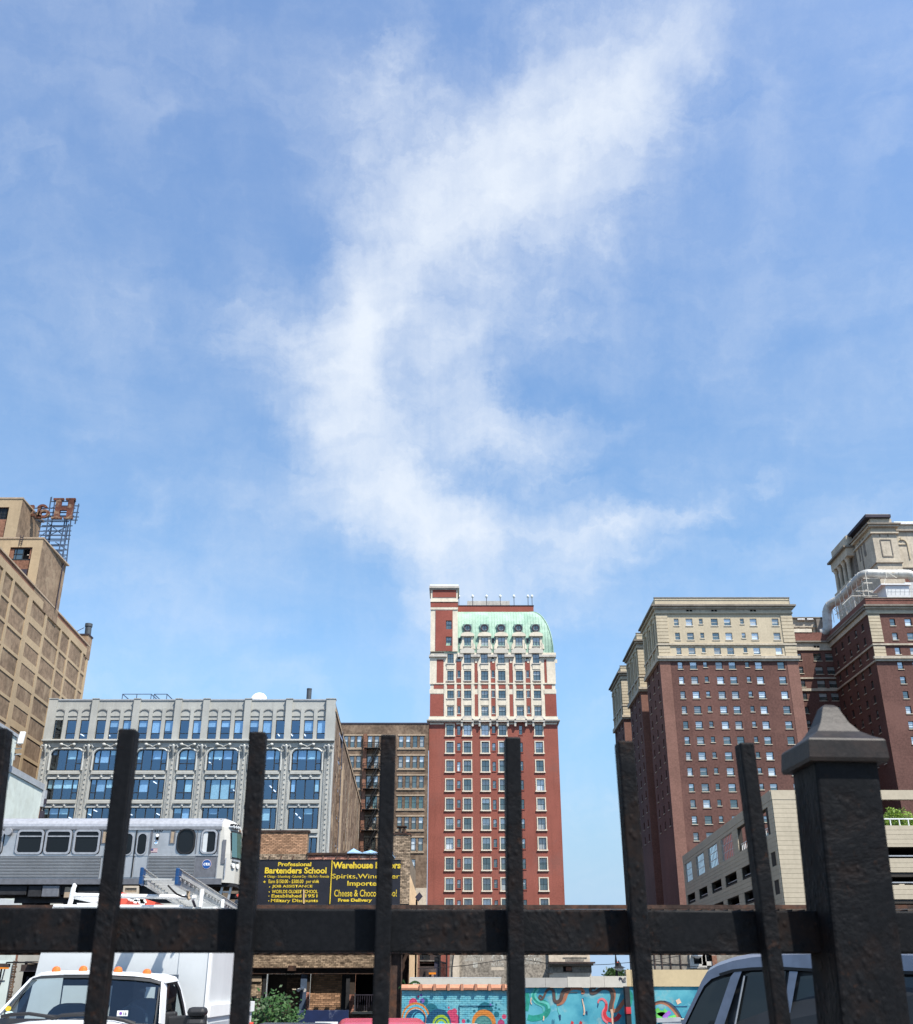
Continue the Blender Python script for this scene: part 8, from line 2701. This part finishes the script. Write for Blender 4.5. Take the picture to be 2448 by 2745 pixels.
    for nm, z, x0, x1, y0, y1, m_ in (('permit_sticker', 'b', 105, 245, 812, 880, 'white_paint'), ('yellow_sticker', 'a', 72, 172, 915, 995, 'sign_yellow'), ('round_sticker', 'a', 75, 200, 995, 1045, 'blind_teal')):
        D_ = DBm-.055+(.16 if z == 'a' else 0)
        a, b = W(z, x0, y1, D_), W(z, x1, y0, D_)
        mb = MB()
        if m_ == 'white_paint': mb.box(a.x, b.x, D_, D_+.004, a.z, b.z, m_)
        else: mb.prism(circ((a.x+b.x)/2, (a.z+b.z)/2, (b.x-a.x)/2, 12, (b.z-a.z)/2), D_, D_+.004, m_)
        o = mb.build(nm, th)
        if m_ == 'white_paint':
            put(text_mesh('16', a.x+(b.x-a.x)*.60, a.x+(b.x-a.x)*.9, a.z+(b.z-a.z)*.22, a.z+(b.z-a.z)*.78, 'frame_dark', D_-.003, .01), 'lettering', o, -WPOS[o.name])
            mb = MB(); mb.prism(circ(a.x+(b.x-a.x)*.34, (a.z+b.z)/2, (b.z-a.z)*.3, 10), D_-.002, D_, 'paint_violet'); mb.build('sticker_seal', o)
    # ---- box
    DX, DX2 = 14.7, 17.75
    bxr = W('b', 1240, 200, DX).x
    bxl = W('a', 455, 500, DX).x
    zt = az(2430, DX)
    zb = .85
    mb = MB()
    tl_, bl_ = W('a', 520, 290, DX), W('a', 440, 530, DX)
    lean = .16
    fr = [(bxl-.06, zb), (bxr, zb), (bxr, zt), (bxl+lean*.9, zt)]
    for i in range(4):
        j = (i+1) % 4
        mb.poly([(fr[i][0], DX, fr[i][1]), (fr[j][0], DX, fr[j][1]), (fr[j][0], DX2, fr[j][1]), (fr[i][0], DX2, fr[i][1])], 'box_white')
    mb.poly([(x, DX, z) for x, z in fr], 'box_white'); mb.poly([(x, DX2, z) for x, z in reversed(fr)], 'box_white')
    mb.build('box', th)
    mb = MB(); mb.box(bxr-.01, bxr+.03, DX-.03, DX+.05, zb, zt, 'white_paint'); mb.box(bxr-.4, bxr+.02, DX-.012, DX, zb, zt, 'box_white')
    zs = W('b', 0, 842, DX).z
    mb.box(bxr, bxr+.07, DX-.02, DX2+.12, zs-.05, zs+.09, 'white_paint'); mb.box(bxr, bxr+.045, DX, DX2+.05, zb, zs-.05, 'box_white')
    mb.build('box_trim', th)
    mb = MB(); mb.box(bxr+.045, bxr+.06, DX+.12, DX+1.3, zb+.1, zs-.12, 'flash_grey'); mb.box(bxr+.045, bxr+.06, DX+1.5, DX2-.2, zb+.1, zs-.12, 'flash_grey'); mb.build('locker_door', th)
    mb = MB(); mb.box(bxr+.05, bxr+.09, DX2-.1, DX2+.02, zb+.2, zs-.2, 'banner_red'); mb.build('tail_light', th)
    mb = MB(); mb.box(bxl, bxr, DT+1.4, DX2, .6, .85, 'under_dark'); mb.build('chassis', th)
    # ---- ladder rack of white tube
    Z1 = lambda x, y: (130+x/3.434, 2320+y/3.434)
    q = lambda x, y, d: at(*Z1(x, y), d)
    mb = MB()
    mb.tube([q(50, 372, DX-.1), q(1240, 376, DX-.1)], .020, 'white_paint', 8); mb.box(q(290, 360, DX).x, q(470, 360, DX).x, DX-.12, DX+.1, q(0, 372, DX).z, q(0, 350, DX).z, 'white_paint')
    mb.tube([q(220, 272, DX-.05), q(1360, 292, DX-.05)], .029, 'white_paint', 10)
    mb.tube([q(195, 365, DX-.05), q(215, 290, DX-.05), q(230, 210, DX-.05), q(242, 185, DX-.05), q(232, 170, DX-.05)], [.034, .034, .032, .03, .02], 'white_paint', 8)
    mb.tube([q(1395, 380, DX-.05), q(1415, 215, DX-.05)], .030, 'white_paint', 8); mb.tube([q(1600, 385, DX+1.6), q(1605, 310, DX+1.6)], .026, 'white_paint', 8)
    mb.tube([q(220, 272, DX-.05), q(220, 272, DX-.05)+Vector((0, 2.6, 0))], .04, 'white_paint', 8)
    mb.build('ladder_rack', th, smooth=40)
    return q, DX
RACKQ, RACKD = build_truck()

def build_ladder():
    q = RACKQ
    th = thing('extension_ladder', 'silver aluminium extension ladder with blue end caps on the truck rack', 'ladder', tuple(q(1000, 110, 13.6)))
    d0, d1 = 13.3, 19.9
    rails = []
    for (xn, yn, xf, yf) in ((860, 95, 1340, 420), (1190, 100, 1735, 420)):
        a, b = q(xn, yn, d0), q(xf, yf, d1)
        rails.append((a, b))
    up = (0, 0, .075)
    for a, b in rails:
        for k, off in enumerate((0.0, -.095)):
            o = Vector((.03*k*(1 if a is rails[0][0] else -1), .1*k, off+.045))
            mb = MB(); mb.obox(a+o, b+o, (.014, 0, 0), (0, 0, .042), 'alu'); mb.obox(a+o+Vector((0, 0, .042)), b+o+Vector((0, 0, .042)), (.028, 0, 0), (0, 0, .004), 'alu'); mb.obox(a+o-Vector((0, 0, .042)), b+o-Vector((0, 0, .042)), (.028, 0, 0), (0, 0, .004), 'alu')
            mb.build('rail', th)
        mb = MB()
        d = (b-a).normalized()
        for off in (.045, -.05): mb.obox(a+Vector((0, 0, off))-d*.06, a+Vector((0, 0, off))+d*.16, (.021, 0, 0), (0, 0, .050), 'ladder_blue')
        mb.build('end_cap', th, bevel=.008)
    n = 19
    for k in range(n):
        s = (k+.25)/n
        a, b = rails[0][0].lerp(rails[0][1], s), rails[1][0].lerp(rails[1][1], s)
        for off in (-.03,):
            mb = MB(); mb.obox(a+Vector((0, 0, off)), b+Vector((0, 0, off)), (0, .022, 0), (0, 0, .012), 'alu'); mb.build('rung', th)
            if k >= 0:
                e = MB(); p = b+Vector((.02, 0, off)); e.tube([p, p+Vector((.012, 0, 0))], .018, 'steel_roof', 8); e.build('rung_rivet', th)
    mb = MB(); mb.tube([q(1100, 180, 14), q(1140, 225, 14), q(1180, 262, 14.1), q(1230, 282, 14.2), q(1290, 290, 14.3)], .012, 'rubber', 6); mb.build('rope', th, smooth=40)
    mb = MB(); mb.tube([q(1290, 235, 14.3), q(1285, 290, 14.3), q(1300, 310, 14.3)], .025, 'stone_tan', 6); mb.tube([q(1330, 320, 14.4), q(1350, 375, 14.5)], .018, 'slate', 6); mb.build('strap', th)
build_ladder()

def build_banner():
    q = RACKQ
    D = 15.6
    th = thing('red_board', 'sloping red board with white lettering lying behind the truck rack', 'board', tuple(q(850, 330, D)))
    mb = MB()
    pts = [q(560, 225, D), q(680, 245, D), q(1110, 372, D), q(1110, 400, D), q(560, 400, D)]
    mb.poly(pts, 'banner_red'); mb.poly([p+Vector((0, .05, 0)) for p in reversed(pts)], 'banner_red')
    for i in range(5):
        j = (i+1) % 5; mb.poly([pts[i], pts[j], pts[j]+Vector((0, .05, 0)), pts[i]+Vector((0, .05, 0))], 'banner_red')
    mb.build('board', th)
    o = WPOS[th.name]
    def glyph(*pp):
        m = MB(); P = [q(x, y, D-.012) for x, y in pp]
        for a, b in zip(P, P[1:]): m.bar(a, b, .045, 'white_paint')
        m.build('lettering', th)
    glyph((745, 295), (755, 312), (775, 312), (780, 297)); glyph((793, 296), (790, 330), (818, 333), (826, 316), (800, 310)); glyph((838, 308), (850, 345), (890, 348), (880, 318), (845, 312)); glyph((868, 308), (862, 350))
build_banner()

# ================================================================== GREY SPORT UTILITY VEHICLE AT THE RIGHT
def build_suv():
    th = thing('sport_utility_vehicle', 'bluish grey sport utility vehicle with dark windows behind the fence post', 'car', (3.6, 8.4, 0))
    P = lambda x, y: (1750+x/2.607, 2500+y/2.607)
    def D(x): return 9.6-1.5*x/1800
    def q(x, y, dd=0.0): return at(*P(x, y), D(x)+dd)
    bk = Vector((.62, 1.62, 0))              # across the vehicle to its far side
    # side outline of the greenhouse, from the rear foot over the roof to the front
    out = [(150, 760), (200, 639), (240, 555), (300, 430), (340, 340), (380, 272), (450, 232), (560, 196), (690, 172), (880, 155), (1150, 150), (1500, 150), (1850, 158), (2100, 190), (2300, 260)]
    inn = [(175, 760), (222, 650), (262, 565), (318, 450), (358, 372), (410, 322), (470, 300), (560, 272), (690, 258), (880, 252), (1150, 268), (1500, 280), (1850, 285), (2100, 300), (2300, 340)]
    mb = MB()
    A = [q(*p) for p in out]; B = [q(*p) for p in inn]
    crown = []
    for i, p in enumerate(A):
        crown.append([p, p+bk*.12+Vector((0, 0, .035)), p+bk*.5+Vector((0, 0, .055)), p+bk*.88+Vector((0, 0, .035)), p+bk])
    for i in range(len(A)-1):
        mb.poly([B[i], B[i+1], A[i+1], A[i]], 'suv_paint')
        if i < 5: continue
        for k in range(4): mb.poly([crown[i][k], crown[i+1][k], crown[i+1][k+1], crown[i][k+1]], 'suv_paint')
    mb.build('roof', th, smooth=55)
    mb = MB()                                 # rear window, sloping down from the roof
    for i in range(5):
        for k in range(4): mb.poly([crown[i][k], crown[i+1][k], crown[i+1][k+1], crown[i][k+1]], 'suv_paint' if (k in (0, 3) or i == 4) else 'glass_car')
    mb.build('tailgate', th, smooth=55)
    # beltline and body below
    bel = [(60, 790), (430, 790), (900, 800), (1400, 800), (1900, 800), (2350, 800)]
    C = [q(*p) for p in bel]
    mb = MB()
    for i in range(len(C)-1):
        a, b = C[i], C[i+1]
        mb.poly([a, b, Vector((b.x-.1, b.y-.05, .45)), Vector((a.x-.1, a.y-.05, .45))], 'suv_paint')
        c, d = a+bk, b+bk
        mb.poly([c, d, Vector((d.x, d.y, .45)), Vector((c.x, c.y, .45))], 'suv_paint')
    mb.poly([C[0], C[0]+bk, Vector((*(C[0]+bk).xy, .45)), Vector((*C[0].xy, .45))], 'suv_paint'); mb.poly([C[-1], C[-1]+bk, Vector((*(C[-1]+bk).xy, .45)), Vector((*C[-1].xy, .45))], 'suv_paint')
    mb.poly([p for p in C]+[p+bk for p in reversed(C)], 'dash')
    mb.build('body', th)
    # black window surround, panes and pillars, set just proud of each other
    def pane(pts, off, m, nm, parent=None):
        mb = MB(); mb.poly([q(x, y, -off) for x, y in pts], m); return mb.build(nm, parent or th)
    pane([(175, 760), (222, 650), (318, 450), (358, 372), (410, 322), (470, 300), (560, 272), (690, 258), (880, 252), (1150, 268), (1500, 280), (1850, 285), (2300, 340), (2350, 790), (120, 790)], -.03, 'frame_dark', 'window_surround')
    o = pane([(232, 660), (325, 465), (372, 385), (420, 345), (500, 315), (545, 305), (430, 640), (400, 740), (190, 760)], .0, 'glass_car', 'side_window')
    o = pane([(650, 290), (690, 275), (930, 268), (905, 660), (880, 760), (545, 770), (585, 640)], .0, 'glass_car', 'side_window')
    o = pane([(1030, 305), (1180, 292), (1480, 300), (1500, 780), (930, 780), (950, 640)], .0, 'glass_car', 'side_window')
    o = pane([(1560, 305), (2050, 318), (2250, 780), (1580, 780)], .0, 'glass_car', 'side_window')
    for pts in ([(572, 272), (622, 270), (600, 330), (500, 640), (470, 770), (400, 770), (430, 640), (545, 305)], [(955, 268), (1014, 272), (1000, 340), (948, 640), (930, 775), (885, 775), (905, 640)], [(1490, 285), (1555, 288), (1570, 790), (1505, 790)]):
        mb = MB()
        F = [q(x, y, -.03) for x, y in pts]
        mb.poly(F, 'suv_paint')
        for i in range(len(F)): mb.poly([F[i], F[(i+1) % len(F)], q(*pts[(i+1) % len(F)], .03), q(*pts[i], .03)], 'suv_paint')
        mb.build('pillar', th)
    mb = MB(); mb.obox(q(640, 300, -.02), q(575, 640, -.02), (.006, 0, 0), (0, .008, 0), 'flash_grey'); mb.build('window_divider', th)
    mb = MB()
    for a, b in zip(inn[6:], inn[7:]): mb.bar(q(a[0], a[1]-6, -.02), q(b[0], b[1]-6, -.02), .022, 'rubber')
    mb.build('drip_rail', th)
    mb = MB(); c = q(400, 755, -.05); mb.bar(q(20, 612, -.5), q(190, 605, -.3), .03, 'flash_grey'); mb.build('wiper_arm', th)
    for x, dd in ((500, 0), (1900, 0), (500, 1), (1900, 1)):
        p = q(x, 790)
        base = Vector((p.x, p.y, .38))+(bk*.80 if dd else bk*.07)
        w = bk.normalized()*.22
        mb = MB(); mb.tube([base, base+w], .38, 'rubber', 18); o = mb.build('wheel', th, smooth=40)
        mb = MB(); mb.tube([base-w*.05, base+w*1.05], .22, 'steel_roof', 14); mb.build('rim', o, smooth=40)
build_suv()

# ================================================================== BLACK IRON FENCE IN FRONT
def build_fence():
    YAW = R(3.6)
    d = Vector((math.cos(YAW), math.sin(YAW), 0))
    nrm = Vector((-math.sin(YAW), math.cos(YAW), 0))        # away from the camera
    O = at(1041, 2490, 1.05)
    a0 = Vector((-.0106, -.049, 1)).normalized()
    pn = d.cross(a0).normalized()
    def hit(u, v, off=0.0):
        r_ = at(u, v, 1.0)-Vector((0, 0, EYE))
        o = O+pn*off*(-1 if pn.y < 0 else 1)
        t_ = (o-Vector((0, 0, EYE))).dot(pn)/r_.dot(pn)
        return Vector((0, 0, EYE))+r_*t_
    th = thing('iron_fence', 'rust pitted black iron fence with square pickets, rail and capped post', 'fence', (O.x, O.y, .12))
    # pickets: (top left, top right, top v, foot left, foot right at the bottom edge of the photo)
    pk = [(-22, 31, 1956, -118, -54), (321.5, 372, 1958, 224, 286.5), (670, 717, 1966, 615, 668), (1019.6, 1063.5, 1973, 994.4, 1045.7), (1351, 1395, 1979.6, 1360, 1409), (1650, 1696, 1990, 1708, 1757), (1974, 2015.6, 1994.5, 2072, 2112)]
    for l, r_, vt, fl, fr in pk:
        t = hit((l+r_)/2, vt, -.016)
        b = hit((fl+fr)/2, 2745, -.016)
        w = (hit(r_, vt, -.016)-hit(l, vt, -.016)).length*.93
        ax_ = (t-b).normalized()
        g_ = b-ax_*((b.z-.12)/ax_.z)
        wx = d*w/2
        wy = nrm*.0098
        mb = MB(); mb.obox(g_, t, wx, wy, 'fence_paint'); mb.build('picket', th, bevel=.0018)
    # one more picket each side of the post beyond the frame
    for k in list(range(-16, 0))+list(range(1, 20)):
        t = (hit(30, 1956, -.016)+d*(.132*k)) if k < 0 else (hit(2640, 2005, -.016)+d*(.132*(k-1)))
        g_ = t-a0*((t.z-.12)/a0.z)
        mb = MB(); mb.obox(g_, t, d*.0095, nrm*.0098, 'fence_paint'); mb.build('picket', th, bevel=.0018)
    # rails
    zt, zb = hit(1041, 2437).z, hit(1041, 2553).z
    def rail(za, zb_, ua, ub, nm='rail'):
        p0, p1 = hit(ua, 2495), hit(ub, 2495)
        zc = (za+zb_)/2
        mb = MB(); p0 = Vector((p0.x, p0.y, zc)); p1 = Vector((p1.x, p1.y, zc)); off = nrm*.014
        mb.obox(p0+off, p1+off, nrm*.018, Vector((0, 0, (za-zb_)/2)), 'fence_paint'); return mb.build(nm, th, bevel=.0016)
    rail(zt, zb, -6000, 2222); rail(zt, zb, 2300, 8800)
    rail(.40, .36, -6000, 2222); rail(.40, .36, 2300, 8800)
    # post
    pw = .0640
    tf = hit(2266.5, 2010, -.038); bf = hit(2352, 2745, -.038)
    ax_ = (tf-bf).normalized()
    g_ = bf-ax_*((bf.z-.12)/ax_.z)
    c0, c1 = g_+nrm*pw/2, tf+nrm*pw/2
    mb = MB(); mb.obox(c0, c1-ax_*.0, d*pw/2, nrm*pw/2, 'fence_paint'); post = mb.build('post', th, bevel=.003)
    # cap: square skirt and a swept pyramid
    cw = .0390
    top = (hit(2255, 1930, -.045)-hit(2255, 1985, -.045)).length
    base = c1-ax_*.012
    lv = [(1.0, 0), (1.03, .0035), (1.0, .0205), (.965, .0225), (.78, .0265), (.56, .0330), (.38, .0430), (.26, .0545), (.20, .0605), (.12, .0635), (.0, .0645)]
    mb = MB()
    rings_ = []
    for s, h in lv:
        c = base+ax_*h
        rings_.append([c+(d*a+nrm*b)*cw*max(s, .001) for a, b in ((-1, -1), (1, -1), (1, 1), (-1, 1))])
    for p, q_ in zip(rings_, rings_[1:]):
        for k in range(4): mb.poly([p[k], p[(k+1) % 4], q_[(k+1) % 4], q_[k]], 'fence_cap')
    mb.poly(list(reversed(rings_[0])), 'fence_cap')
    mb.build('post_cap', post)
build_fence()
